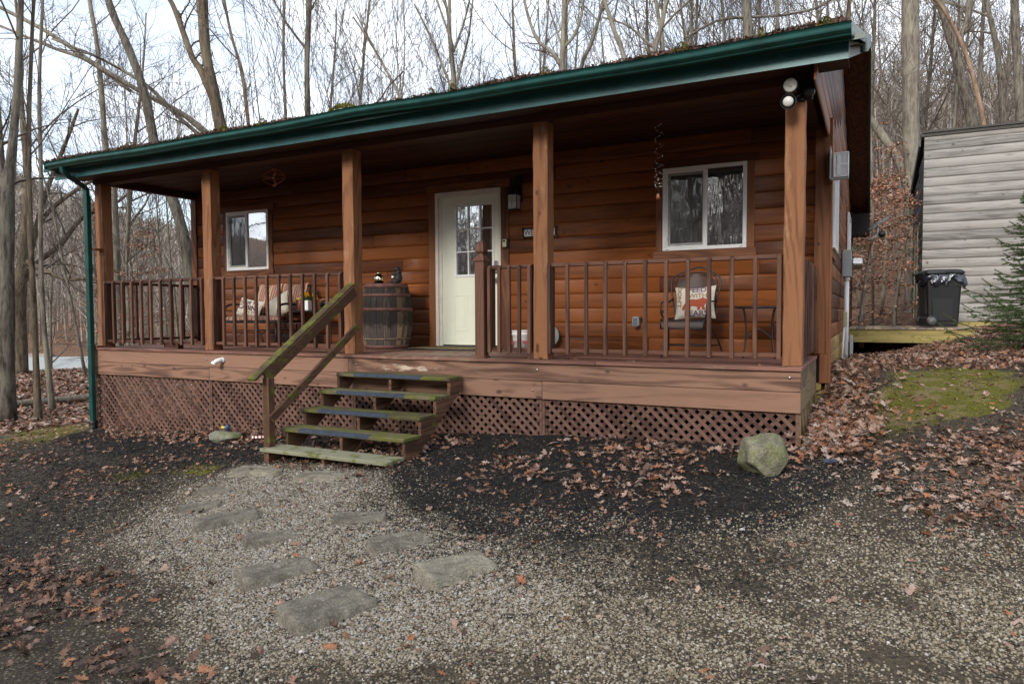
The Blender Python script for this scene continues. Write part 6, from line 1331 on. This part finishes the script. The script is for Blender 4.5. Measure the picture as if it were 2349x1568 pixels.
def photo_tree(path,zc,seed,style,label,mt='bark_grey',height=15,group=None,name='bare_tree',basez=None,limbs=None,twl=3,n0=None,low=None):
    """path: (u,v,width) of the trunk as it stands zc metres in front of the viewpoint, root first"""
    rnd=random.Random(seed); a=MB();b=MB(); P=[at(u,v,zc) for u,v,_ in path]; rd=[w_*zc/CF/2 for *_,w_ in path]
    g=Vector((P[0].x,P[0].y,gz(P[0].x,P[0].y)-.15)); 
    if g.z<P[0].z-.1:
        k=P[1]-P[0]; s_=(g.z-P[0].z)/k.z if abs(k.z)>.05 else 0; s_=max(-3,min(0,s_))*.5; g.x+=k.x*s_; g.y+=k.y*s_
        P=[g]+P; rd=[rd[0]*1.18]+rd
    top=P[-1]; k=(P[-1]-P[-2]).normalized(); h=height-(top.z-P[0].z)
    if h>.5:
        for j in range(1,5): k=(k+perp(k,rnd)*.05+Vector((0,0,.06))).normalized(); top=top+k*h/4; P.append(top); rd.append(max(.012,rd[-1]*(.72 if j<4 else .4)))
    # smooth
    Q=curve(P,len(P)*3); m=len(Q); ri=[np.interp(i/(m-1)*(len(P)-1),range(len(P)),rd) for i in range(m)]
    ri=[x*(1+.05*math.sin(i*1.7+seed)) for i,x in enumerate(ri)]
    a.tube(Q,ri,14,True,rnd.random())
    n0=n0 if n0 is not None else style['n'][0]; tot=(Q[-1]-Q[0]).length
    low=style['t0'][0] if low is None else low
    for c in range(n0):
        t_=low+(1-low)*(c+rnd.random())/n0; i=min(m-2,int(t_*(m-1))); ax=(Q[i+1]-Q[i]).normalized(); an=style['ang'][0]*rnd.uniform(.7,1.2)
        nd=(ax*math.cos(an)+perp(ax,rnd)*math.sin(an)).normalized(); grow((a,b),Q[i],nd,tot*style['len'][0]*rnd.uniform(.6,1.1)*(1.15-.55*t_),ri[i]*rnd.uniform(.3,.55),1,twl,rnd,style)
    for L_ in (limbs or []):
        PL=[at(u,v,zc+dz) for u,v,_,dz in L_]; rl=[w_*zc/CF/2 for _,_,w_,_ in L_]; Q2=curve(PL,len(PL)*4); m2=len(Q2); r2=[float(np.interp(i/(m2-1)*(len(PL)-1),range(len(PL)),rl)) for i in range(m2)]; a.tube(Q2,r2,8,True,rnd.random())
        ll=sum((Q2[i+1]-Q2[i]).length for i in range(m2-1))
        for c in range(8):
            i=int(m2*(.15+.8*c/8)); i=min(m2-2,i); ax=(Q2[i+1]-Q2[i]).normalized(); nd=(ax*.6+perp(ax,rnd)*.8+Vector((0,0,.2))).normalized(); grow((a,b),Q2[i],nd,ll*.35*rnd.uniform(.5,1.1),r2[i]*.45,2,3,rnd,style)
    return finish_tree(name,a,b,Q[0],label,group,M[mt])
T=photo_tree
T([(18,975,38),(15,800,33),(16,600,30),(15,460,32),(20,400,22),(32,300,17),(42,150,15),(48,0,13)],13.2,1,OAK,'thick grey forked trunk at the left edge of the picture',height=14,limbs=[[(14,450,22,0),(3,380,17,.3),(-6,250,14,.5),(-20,60,10,.8)]],n0=5,low=.6)
T([(88,965,18),(82,820,13),(74,640,13),(68,480,12),(66,300,10),(72,120,8),(78,0,7)],13.4,2,SLIM,'slim dark brown trunk standing second from the left edge','bark_brown',12,n0=8,low=.4)
T([(121,948,17),(108,820,11),(98,700,10),(93,560,10),(94,400,9),(90,200,8),(98,0,6)],14.6,3,SLIM,'slim pale trunk with a kinked foot, third from the left edge','bark_pale',12,n0=8,low=.4)
T([(50,868,30),(46,760,27),(44,660,30),(52,620,26),(58,520,20),(62,400,15),(50,250,11),(45,100,8)],22,4,OAK,'gnarled old oak with long twisting limbs, behind the thin trunks at the left','bark_brown',15,name='old_oak',limbs=[[(50,650,16,0),(90,600,14,.5),(140,560,12,1),(190,500,10,1.5),(260,470,8,2),(300,440,5,2.5)],[(55,640,15,0),(85,520,13,.3),(110,430,11,.6),(150,330,9,1),(180,250,6,1)],[(60,600,14,0),(100,620,11,-.5),(150,640,9,-1),(210,640,7,-1.5),(280,650,5,-2)],[(50,600,12,0),(100,500,11,.5),(170,440,9,1),(240,400,6,1.5)]],n0=6,low=.5)
T([(452,740,30),(436,640,27),(425,560,25),(404,480,24),(385,430,23),(356,335,21),(330,210,19),(294,110,17),(262,40,16),(243,-20,15)],17.5,5,OAK,'leaning grey trunk rising from behind the porch railing to the upper left','bark_grey',16,n0=4,low=.75)
T([(560,480,34),(530,380,30),(508,300,28),(490,210,24),(472,120,22),(466,40,24),(463,-20,25)],18.5,6,OAK,'thick trunk with a leafy tuft behind the left part of the roof','bark_brown',17,limbs=[[(490,230,18,0),(462,165,16,.2),(440,130,14,.4),(415,60,13,.6),(395,10,11,.8),(370,-30,9,1)]],n0=4,low=.7)
T([(650,480,22),(520,352,18),(430,270,13),(330,215,11),(220,150,10),(110,75,9),(0,18,8)],20,7,OAK,'long grey trunk slanting far to the upper left across the other trees','bark_pale',13,limbs=[[(300,210,8,0),(200,140,8,.2),(120,110,7,.4),(0,60,5,.6)],[(480,330,10,0),(405,265,9,-.4),(340,200,8,-.6),(240,140,6,-.8),(120,90,5,-1)]],n0=3,low=.7)
T([(580,420,9),(572,310,8),(560,200,8),(548,140,7),(530,80,6),(512,-10,6)],14.5,8,SLIM,'thin black crooked trunk behind the left half of the roof','bark_brown',12,n0=7,low=.35)
T([(708,380,16),(706,266,13),(704,150,12),(707,60,12),(710,-20,11)],19,9,SLIM,'straight grey trunk between the left window and the roof middle','bark_grey',16,n0=10,low=.35)
T([(656,380,9),(655,266,7),(650,130,6),(652,-20,6)],23,10,SLIM,'thin pale straight trunk left of the straight grey one','bark_pale',16,n0=9,low=.35)
T([(262,470,16),(258,400,14),(242,340,13),(235,240,12),(222,100,10),(205,0,9)],21,11,OAK,'pale grey tree above the left corner of the gutter','bark_pale',15,n0=8,low=.35)
T([(1052,420,16),(1043,215,12),(1036,130,11),(1030,60,9),(1032,-20,8)],19,12,FAN,'bare tree with upswept fan of branches above the door','bark_pale',13,n0=8,low=.25,limbs=[[(1043,215,7,0),(1058,150,6,0),(1075,80,5,0),(1085,0,4,0)],[(1040,210,7,0),(1018,160,6,0),(990,90,5,0),(950,10,4,0)],[(1040,120,6,0),(1062,60,5,0),(1080,-10,4,0)]])
T([(930,400,9),(920,240,7),(890,170,6),(850,100,5),(810,40,4)],18,13,FAN,'thin bare tree fanning to the left above the middle of the roof','bark_pale',10,n0=8,low=.3)
T([(1290,380,17),(1289,172,13),(1292,90,12),(1295,0,11)],18,14,FAN,'pale tree with two big curved side limbs above the hanging spiral','bark_pale',14,n0=6,low=.35,limbs=[[(1285,150,9,0),(1265,120,9,0),(1235,95,8,.2),(1215,50,7,.3),(1200,-10,6,.4)],[(1293,110,8,0),(1318,80,7,0),(1335,30,6,0),(1340,-20,5,0)]])
T([(1320,400,12),(1332,168,9),(1352,110,9),(1372,50,8),(1388,-10,8)],19,15,SLIM,'slender tree leaning right beside the pale curved limbed tree','bark_pale',14,n0=8,low=.35)
T([(1470,340,13),(1432,135,11),(1412,80,10),(1392,20,9),(1375,-30,8)],17,16,SLIM,'slender pale trunk leaning left above the fourth porch post','bark_pale',13,n0=8,low=.35)
T([(1490,340,16),(1500,130,13),(1515,70,11),(1530,0,10)],17.5,17,OAK,'pale stout tree rising right of the leaning slender one','bark_pale',14,n0=8,low=.35,limbs=[[(1500,110,8,0),(1475,90,6,0),(1440,60,5,0),(1380,40,4,0)]])
T([(1535,340,11),(1522,120,8),(1513,50,8),(1498,-20,7)],18,18,SLIM,'narrow tree close behind the pale stout one','bark_pale',13,n0=7,low=.35)
T([(1585,330,9),(1586,115,8),(1588,0,7)],18.5,19,SLIM,'left one of two thin parallel trunks above the big window','bark_pale',14,n0=8,low=.35)
T([(1600,330,8),(1597,110,6),(1600,0,6)],19,20,SLIM,'right one of two thin parallel trunks above the big window','bark_pale',14,n0=8,low=.35)
T([(1722,330,26),(1718,92,22),(1714,50,21),(1712,0,20)],15,21,OAK,'thick rough grey trunk rising above the right end of the roof','bark_grey',14,n0=5,low=.55,limbs=[[(1712,40,8,0),(1660,45,6,0),(1620,60,6,0),(1570,90,4,0)],[(1720,40,7,0),(1800,35,6,0),(1870,20,6,.2),(1905,0,5,.3)]])
T([(1785,330,10),(1784,76,8),(1783,0,7)],19,22,SLIM,'thin straight trunk right of the thick rough one above the roof','bark_pale',14,n0=8,low=.35)
T([(1946,330,11),(1947,45,9),(1949,0,9)],16,23,SLIM,'dark thin trunk just above the right tip of the gutter','bark_brown',12,n0=8,low=.35)
T([(2094,760,34),(2093,600,32),(2092,450,32),(2090,300,33),(2089,150,36),(2088,0,37)],18.5,24,OAK,'tallest thick pale trunk between the cabin and the grey shed','bark_pale',16,n0=5,low=.75)
T([(2255,420,24),(2232,294,22),(2205,180,20),(2182,90,19),(2160,20,18),(2145,-20,16)],20,25,OAK,'stout forked trunk leaning left behind the grey shed roof','bark_grey',15,n0=5,low=.6,limbs=[[(2192,110,14,0),(2215,60,12,0),(2225,0,11,0)]])
T([(2270,420,10),(2258,290,9),(2235,190,9),(2210,110,9),(2175,40,8),(2140,-10,7)],19,26,SLIM,'thin reddish trunk leaning left in front of the stout forked one','bark_red',13,n0=6,low=.5)
T([(2210,420,10),(2228,294,9),(2245,200,9),(2252,100,9),(2258,0,8)],22,27,SLIM,'straight slim trunk behind the stout forked one','bark_grey',15,n0=7,low=.4)
T([(2345,420,20),(2340,250,18),(2332,120,17),(2327,0,17)],19,28,OAK,'dark trunk at the right edge above the shed','bark_grey',15,n0=6,low=.5)
T([(2310,420,14),(2300,250,13),(2288,120,12),(2262,0,10)],21,29,OAK,'crooked trunk left of the dark one at the right edge','bark_grey',15,n0=8,low=.4)
T([(2000,420,5),(1996,300,5),(1990,200,4),(1985,100,4)],17,31,SLIM,'very thin sapling close to the right rake of the cabin roof','bark_pale',9,n0=8,low=.2,name='sapling')
# fallen, slanting trunk between the cabin and the tall pale trunk
mb=MB(); mb.tube(curve([at(1985,262,21),at(2030,320,20.8),at(2062,370,20.4),at(2080,420,20.2),at(2100,520,20)],16),[ .11,.11,.115,.12,.12,.12,.125,.125,.13,.13,.13,.13,.135,.135,.14,.14,.14][:17],10,True,.5); tag(mb.build('leaning_dead_tree',M['bark_pale'],fixn=False),'dead trunk leaning against the tallest pale trunk behind the cabin','fallen tree')
mb=MB(); P=[(-15.6,1.3),(-15.5,2.2),(-15.2,3.4),(-14.6,4.8)]; mb.tube(curve([(x,y,gz(x,y)+.07) for x,y in P],12),.085,10,True,.6); tag(mb.build('dead_log',M['bark_pale'],fixn=False),'pale fallen log lying in the leaves behind the slim trunks at the left','fallen tree')
# woodland filler: a few kinds, copied
def kind(seed,style,h,r0,mt,name='bare_tree',lvl=3,bend=.03):
    rnd=random.Random(seed); a=MB();b=MB(); s=dict(style); s['wig']=[bend]+style['wig'][1:]
    P=[Vector((0,0,-.3))];d=Vector((rnd.uniform(-.08,.08),rnd.uniform(-.08,.08),1)).normalized(); rd=[r0*1.15]; k=10
    for i in range(k): d=(d+perp(d,rnd)*bend+Vector((0,0,.03))).normalized(); P.append(P[-1]+d*(h/k)); rd.append(max(.01,r0*(1-.85*(i+1)/k)))
    a.tube(P,rd,8,True,rnd.random()); n0=style['n'][0]+3
    for c in range(n0):
        t_=style['t0'][0]+(1-style['t0'][0])*(c+rnd.random())/n0; i=min(k-1,int(t_*k)); ax=(P[i+1]-P[i]).normalized(); an=style['ang'][0]*rnd.uniform(.7,1.2); nd=(ax*math.cos(an)+perp(ax,rnd)*math.sin(an)).normalized()
        grow((a,b),P[i].lerp(P[i+1],t_*k-i),nd,h*style['len'][0]*rnd.uniform(.6,1.1)*(1.15-.55*t_),max(.008,rd[i]*rnd.uniform(.35,.5)),1,lvl,rnd,s)
    am=bpy.data.meshes; root=empty(name,(0,0,0),None,'tree'); a.build('trunk',M[mt],root,fixn=False); b.build('crown',M['twig'],root,fixn=False); return root
S2=dict(SLIM,n=[13,6,5],t0=[.22,.15,.1]); O2=dict(OAK,n=[10,6,5],t0=[.28,.15,.1]); F2=dict(FAN,n=[8,6,5])
KIN=[kind(101,S2,13,.09,'bark_pale'),kind(102,S2,15,.12,'bark_grey'),kind(103,O2,14,.15,'bark_brown',bend=.06),kind(104,F2,9,.06,'bark_pale'),kind(105,S2,11,.06,'bark_pale',bend=.05),kind(106,O2,16,.17,'bark_grey'),kind(107,F2,11,.08,'bark_grey'),kind(108,S2,8,.04,'bark_brown')]
used=[False]*len(KIN)
def plant(k,x,y,sc_,lab,grp,rz=None,lean=0):
    if not used[k]: o=KIN[k]; used[k]=True
    else:
        o=KIN[k].copy(); col.objects.link(o)
        for c_ in KIN[k].children: d=c_.copy(); col.objects.link(d); d.parent=o
    o.location=(x,y,gz(x,y)-.05); o.rotation_euler=(random.uniform(-.04,.04)+lean,random.uniform(-.04,.04),random.uniform(0,6.28) if rz is None else rz); o.scale=(sc_,)*3; o['label']=lab; o['group']=grp; o['category']='tree'; return o
rw=random.Random(55)
KW=['slender pale','straight grey','broad brown limbed','low fan shaped pale','crooked thin pale','big spreading grey','upswept grey','tiny brown stemmed']
def where(u):
    for a,w_ in ((120,'at the far left edge'),(210,'just left of the green downspout'),(330,'over the left porch corner'),(470,'by the second porch post'),(640,'over the left window'),(800,'over the loveseat end of the roof'),(960,'over the barrel'),(1120,'over the door'),(1260,'over the wall lantern'),(1400,'over the fourth porch post'),(1560,'over the hanging spiral'),(1720,'over the big window'),(1960,'over the right end of the gutter'),(2030,'close beside the cabin rake'),(2080,'over the copper beech leaves'),(2150,'by the tallest pale trunk'),(2230,'over the left end of the shed'),(2300,'over the middle of the shed')):
        if u<a: return w_
    return 'over the shed at the right edge'
def band(n,u0,u1,z0,z1,kinds,lab,grp,smin=.8,smax=1.25):
    for i in range(n):
        zc=z0+(z1-z0)*((i+rw.random())/n)**1.0; u=rw.uniform(u0,u1); p=at(u,715,zc)
        if -11.5<p.x<1.2 and -1<p.y<11.5 or (1<p.x<9 and 9<p.y<17.5): continue
        k=rw.choice(kinds); plant(k,p.x,p.y,rw.uniform(smin,smax),(KW[k]+' '+lab+' '+where(u)),grp)
band(19,1975,2360,17,34,[0,1,4,4,6,7,7],'tree in the near woods','near woods on the right')
band(30,1960,2420,34,85,[0,1,2,4,5,6],'tree far up the wooded slope','woods on the slope behind the shed',.9,1.4)
band(9,-60,460,19,26,[4,7,0,3],'tree on the leafy bank','slim trees on the left bank',.7,1.0)
band(16,-100,470,28,75,[0,1,2,4,5,6],'tree in the hollow beyond the bank','woods in the hollow on the left',.8,1.3)
band(44,470,1950,17,30,[3,4,6,7,3,0],'tree near behind the cabin','young trees behind the cabin',.75,1.1)
band(38,470,1950,30,60,[0,1,2,5,6],'tree far behind the cabin','tall trees behind the cabin',.9,1.3)
for i,(x,y,k) in enumerate([(-9,-14,2),(-5,-16,5),(-1.5,-15,2),(-12,-19,1),(-3.2,-12,2),(3,-18,1),(-7.5,-20,0),(-4.2,-22,5),(-2.2,-20,1),(-18,-9,2),(-21,-7,5),(-16,-12,1),(-24,-12,2),(-19,-15,5),(-27,-9,0),(-22,-17,2)]): plant(k,x,y,1.25,'bare tree across the clearing, seen only mirrored in the window panes','trees mirrored in the windows')
# thin saplings still holding copper leaves
def beech(x,y,h,seed,lab):
    rnd=random.Random(seed); r2=np.random.default_rng(seed); a=MB();b=MB(); P=[Vector((x,y,gz(x,y)-.1))]; 
    for i in range(6): P.append(P[-1]+Vector((rnd.uniform(-.1,.1),rnd.uniform(-.1,.1),h/6)))
    a.tube(P,[.05,.045,.04,.03,.022,.014,.006],7,True,.5); tips=[]
    for i in range(30):
        t_=rnd.uniform(.1,1); k=min(5,int(t_*6)); p0=P[k].lerp(P[k+1],t_*6-k); an=rnd.uniform(0,6.28); d=Vector((math.cos(an),math.sin(an),rnd.uniform(-.05,.3))); l=h*.34*(1.1-t_)*rnd.uniform(.6,1.1)+.3; pts=[p0,p0+d*l*.5+Vector((0,0,.05)),p0+d*l]; b.tube(pts,[.009,.006,.003],4,False,rnd.random())
        for j in range(44): s_=rnd.uniform(.15,1.05); q=p0+d*l*s_; tips.append((q.x+rnd.gauss(0,.13),q.y+rnd.gauss(0,.13),q.z+rnd.gauss(0,.035)))
    root=empty('beech_sapling',tuple(P[0]),lab,'tree','young beeches holding copper leaves'); a.build('trunk',M['bark_pale'],root,fixn=False); b.build('crown',M['twig'],root,fixn=False)
    q=np.array(tips); n=len(q); tv,tf=LS; V,F=place(tv,tf,q,rotmats(r2.uniform(0,6.28,n),r2.normal(0,.5,n)+.2,r2.normal(0,.4,n)),np.c_[r2.uniform(.05,.08,n),r2.uniform(.07,.11,n),r2.uniform(.05,.1,n)]); npmesh('leaves',V,F,np.repeat(r2.random(n),len(tf)),M['beech'],parent=root)
for i,(u,zc,h,lab) in enumerate([(1978,15,3.6,'copper leaved beech sapling closest to the cabin rear corner'),(2052,16,3.3,'copper leaved beech sapling in front of the tallest pale trunk'),(2020,19,4.6,'copper leaved beech sapling behind the solar lamp'),(1972,23,4.6,'copper leaved beech sapling farther back beside the cabin rear'),(2062,24,5.0,'copper leaved beech sapling farther back beside the tallest trunk'),(2010,29,5.5,'farthest copper leaved beech sapling in the gap')]): p=at(u,715,zc); beech(p.x,p.y,h,400+i,lab)
for i,(u,zc,h,lab) in enumerate([(330,20,4.5,'small beech with rusty leaves seen between the left railing posts'),(245,24,6.0,'beech with rusty leaves seen left of the green downspout')]): p=at(u,715,zc); beech(p.x,p.y,h,420+i,lab)
# spruce at the right edge -----------------------------------------------------------
def spruce(x,y,h,rad,seed,lab,nb=90):
    rnd=random.Random(seed); r2=np.random.default_rng(seed); z0_=gz(x,y); a=MB();b=MB(); a.tube([(x,y,z0_-.1),(x+.02,y,z0_+h*.5),(x,y,z0_+h)],[.07,.04,.01],8,True,.4); q=[];dr=[]
    for i in range(nb):
        t_=(i+rnd.random())/nb; z=z0_+.08+(h-.1)*t_; an=i*2.4+rnd.random(); l=rad*(1-t_)**.8*rnd.uniform(.55,1.1)+.06; d=Vector((math.cos(an),math.sin(an),0)); P=[Vector((x,y,z))]; 
        for k in range(1,7): s_=k/6; P.append(Vector((x,y,z))+d*l*s_+Vector((0,0,l*(-.30*s_+.40*s_*s_*s_))))
        b.tube(P,[.010,.009,.007,.006,.005,.004,.002],4,False,rnd.random()); sd_=Vector((-d.y,d.x,0))
        segs=[(P[k],P[k+1]) for k in range(6)]
        for k in range(1,6):
            for s in(-1,1):
                ll=l*.40*(1.05-k/6)*rnd.uniform(.5,1.3)+.04; e=P[k]+(sd_*s*.75+d*.65+Vector((0,0,rnd.uniform(-.15,.05)))).normalized()*ll; segs.append((P[k],e)); b.tube([P[k],e],[.003,.0015],3,False,rnd.random())
        for A_,B_ in segs:
            v=B_-A_; m_=int(v.length/.0045)+2
            for j in range(m_*3):
                q.append(A_+v*(j/m_/3)); nd=(v.normalized()*.6+perp(v.normalized(),rnd)*.9).normalized(); dr.append(nd)
    root=empty('spruce',(x,y,z0_),lab,'tree'); a.build('trunk',M['bark_brown'],root,fixn=False); b.build('branches',M['twig'],root,fixn=False)
    A_=np.array([tuple(v) for v in q]);D=np.array([tuple(v) for v in dr]); n=len(A_); S=np.cross(D,r2.normal(0,1,(n,3))); S/=np.linalg.norm(S,axis=1,keepdims=True)+1e-9; l=r2.uniform(.015,.026,(n,1)); V=np.stack([A_-S*.003,A_+S*.003,A_+D*l],1).reshape(-1,3); F=np.arange(3*n).reshape(-1,3); npmesh('needles',V,F,r2.random(n),M['needle'],parent=root); print('needles',n)
p=at(2392,760,9.2); spruce(p.x,p.y,2.35,1.18,61,'dark green young spruce at the right edge in front of the shed',nb=135)
# evergreens far left
def pine(u,zc,h,seed,lab): p=at(u,800,zc); spruce(p.x,p.y,h,h*.3,seed,lab,26)
# houses, road and wooded hill beyond the left bank -------------------------------------
def house(u,v,zc,w_,d_,h,rz,wc,rc,lab):
    p=at(u,v,zc); g=gz(p.x,p.y); hs=empty('distant_house',(p.x,p.y,g),lab,'house',rz=rz); mb=MB(); mb.box(-w_/2,w_/2,-d_/2,d_/2,-1,h); mb.build('wall',wc,hs)
    mb=MB(); mb.prism([(-d_/2-.4,h-.1),(0,h+d_*.28),(d_/2+.4,h-.1),(d_/2+.4,h-.3),(0,h+d_*.28-.25),(-d_/2-.4,h-.3)],0,-w_/2-.4,w_/2+.4); mb.build('roof',rc,hs)
    for x in (-w_*.3,0,w_*.3): mb=MB(); mb.box(x-.5,x+.5,-d_/2-.03,-d_/2,h*.35,h*.75); mb.build('window',M['dark'],hs)
house(110,770,75,16,9,3.2,R(35),simple('pale_siding',(.26,.26,.255),.7),simple('blue_grey_roof',(.26,.28,.28),.7),'long pale house with a blue grey roof in the valley behind the left trees')
house(15,800,88,12,8,3.2,R(20),simple('tan_siding',(.48,.40,.30),.7),simple('brown_roof',(.20,.17,.15),.8),'tan house partly hidden by the thick trunk at the left edge')
def farwood(name,n,u0,u1,z0,z1,h0,h1,rect=None):
    r2=np.random.default_rng(5); z=np.full(n,45.); P=r2.uniform((-60,-60,0),(25,-27,0),(n,3))
    if not rect:
        u=r2.uniform(u0,u1,n); z=np.sqrt(r2.uniform(z0**2,z1**2,n)); d=np.array([tuple(ray(float(a),715)) for a in u]); P=np.array(C0)+d*z[:,None]
    g=ground(P[:,0],P[:,1]); h=r2.uniform(h0,h1,n); V=[];F=[];Rn=[]; nb=0
    for i in range(n):
        b=np.array((P[i,0],P[i,1],g[i])); wd=.0045*z[i]*.35+.02; rx=np.array(CR); 
        for (a0,a1,w_) in [(b,b+np.array((r2.normal(0,.5),r2.normal(0,.5),h[i])),wd)]+[(b+np.array((0,0,h[i]*f)),b+np.array((r2.normal(0,h[i]*.16),r2.normal(0,h[i]*.16),h[i]*min(1.05,f+r2.uniform(.15,.35)))),wd*.45) for f in r2.uniform(.25,.9,11)]:
            t1=np.array((math.cos(i),math.sin(i),0))*w_; t2=np.array((-math.sin(i),math.cos(i),0))*w_; V+= [a0+t1,a0-t1*.5+t2,a0-t1*.5-t2,a1]; F+=[(nb,nb+1,nb+3),(nb+1,nb+2,nb+3),(nb+2,nb,nb+3)]; nb+=4; Rn+=[r2.random()]*3
    npmesh(name,np.array(V),np.array(F),np.array(Rn),M['farbark'],kind='stuff',loc=tuple(P.mean(0)))
M['farbark']=rampmat('far_bark',[(0,(.17,.14,.115)),(.6,(.27,.23,.195)),(.93,(.36,.32,.28)),(.97,(.5,.48,.45)),(1,(.55,.52,.5))],.95,.1)
farwood('hillside_woods',4200,-750,520,110,330,9,15)
farwood('mirrored_woods',1500,0,0,0,0,8,15,[(-60,-60,20,-26)])
farwood('slope_woods',1100,1900,2480,45,130,7,11)
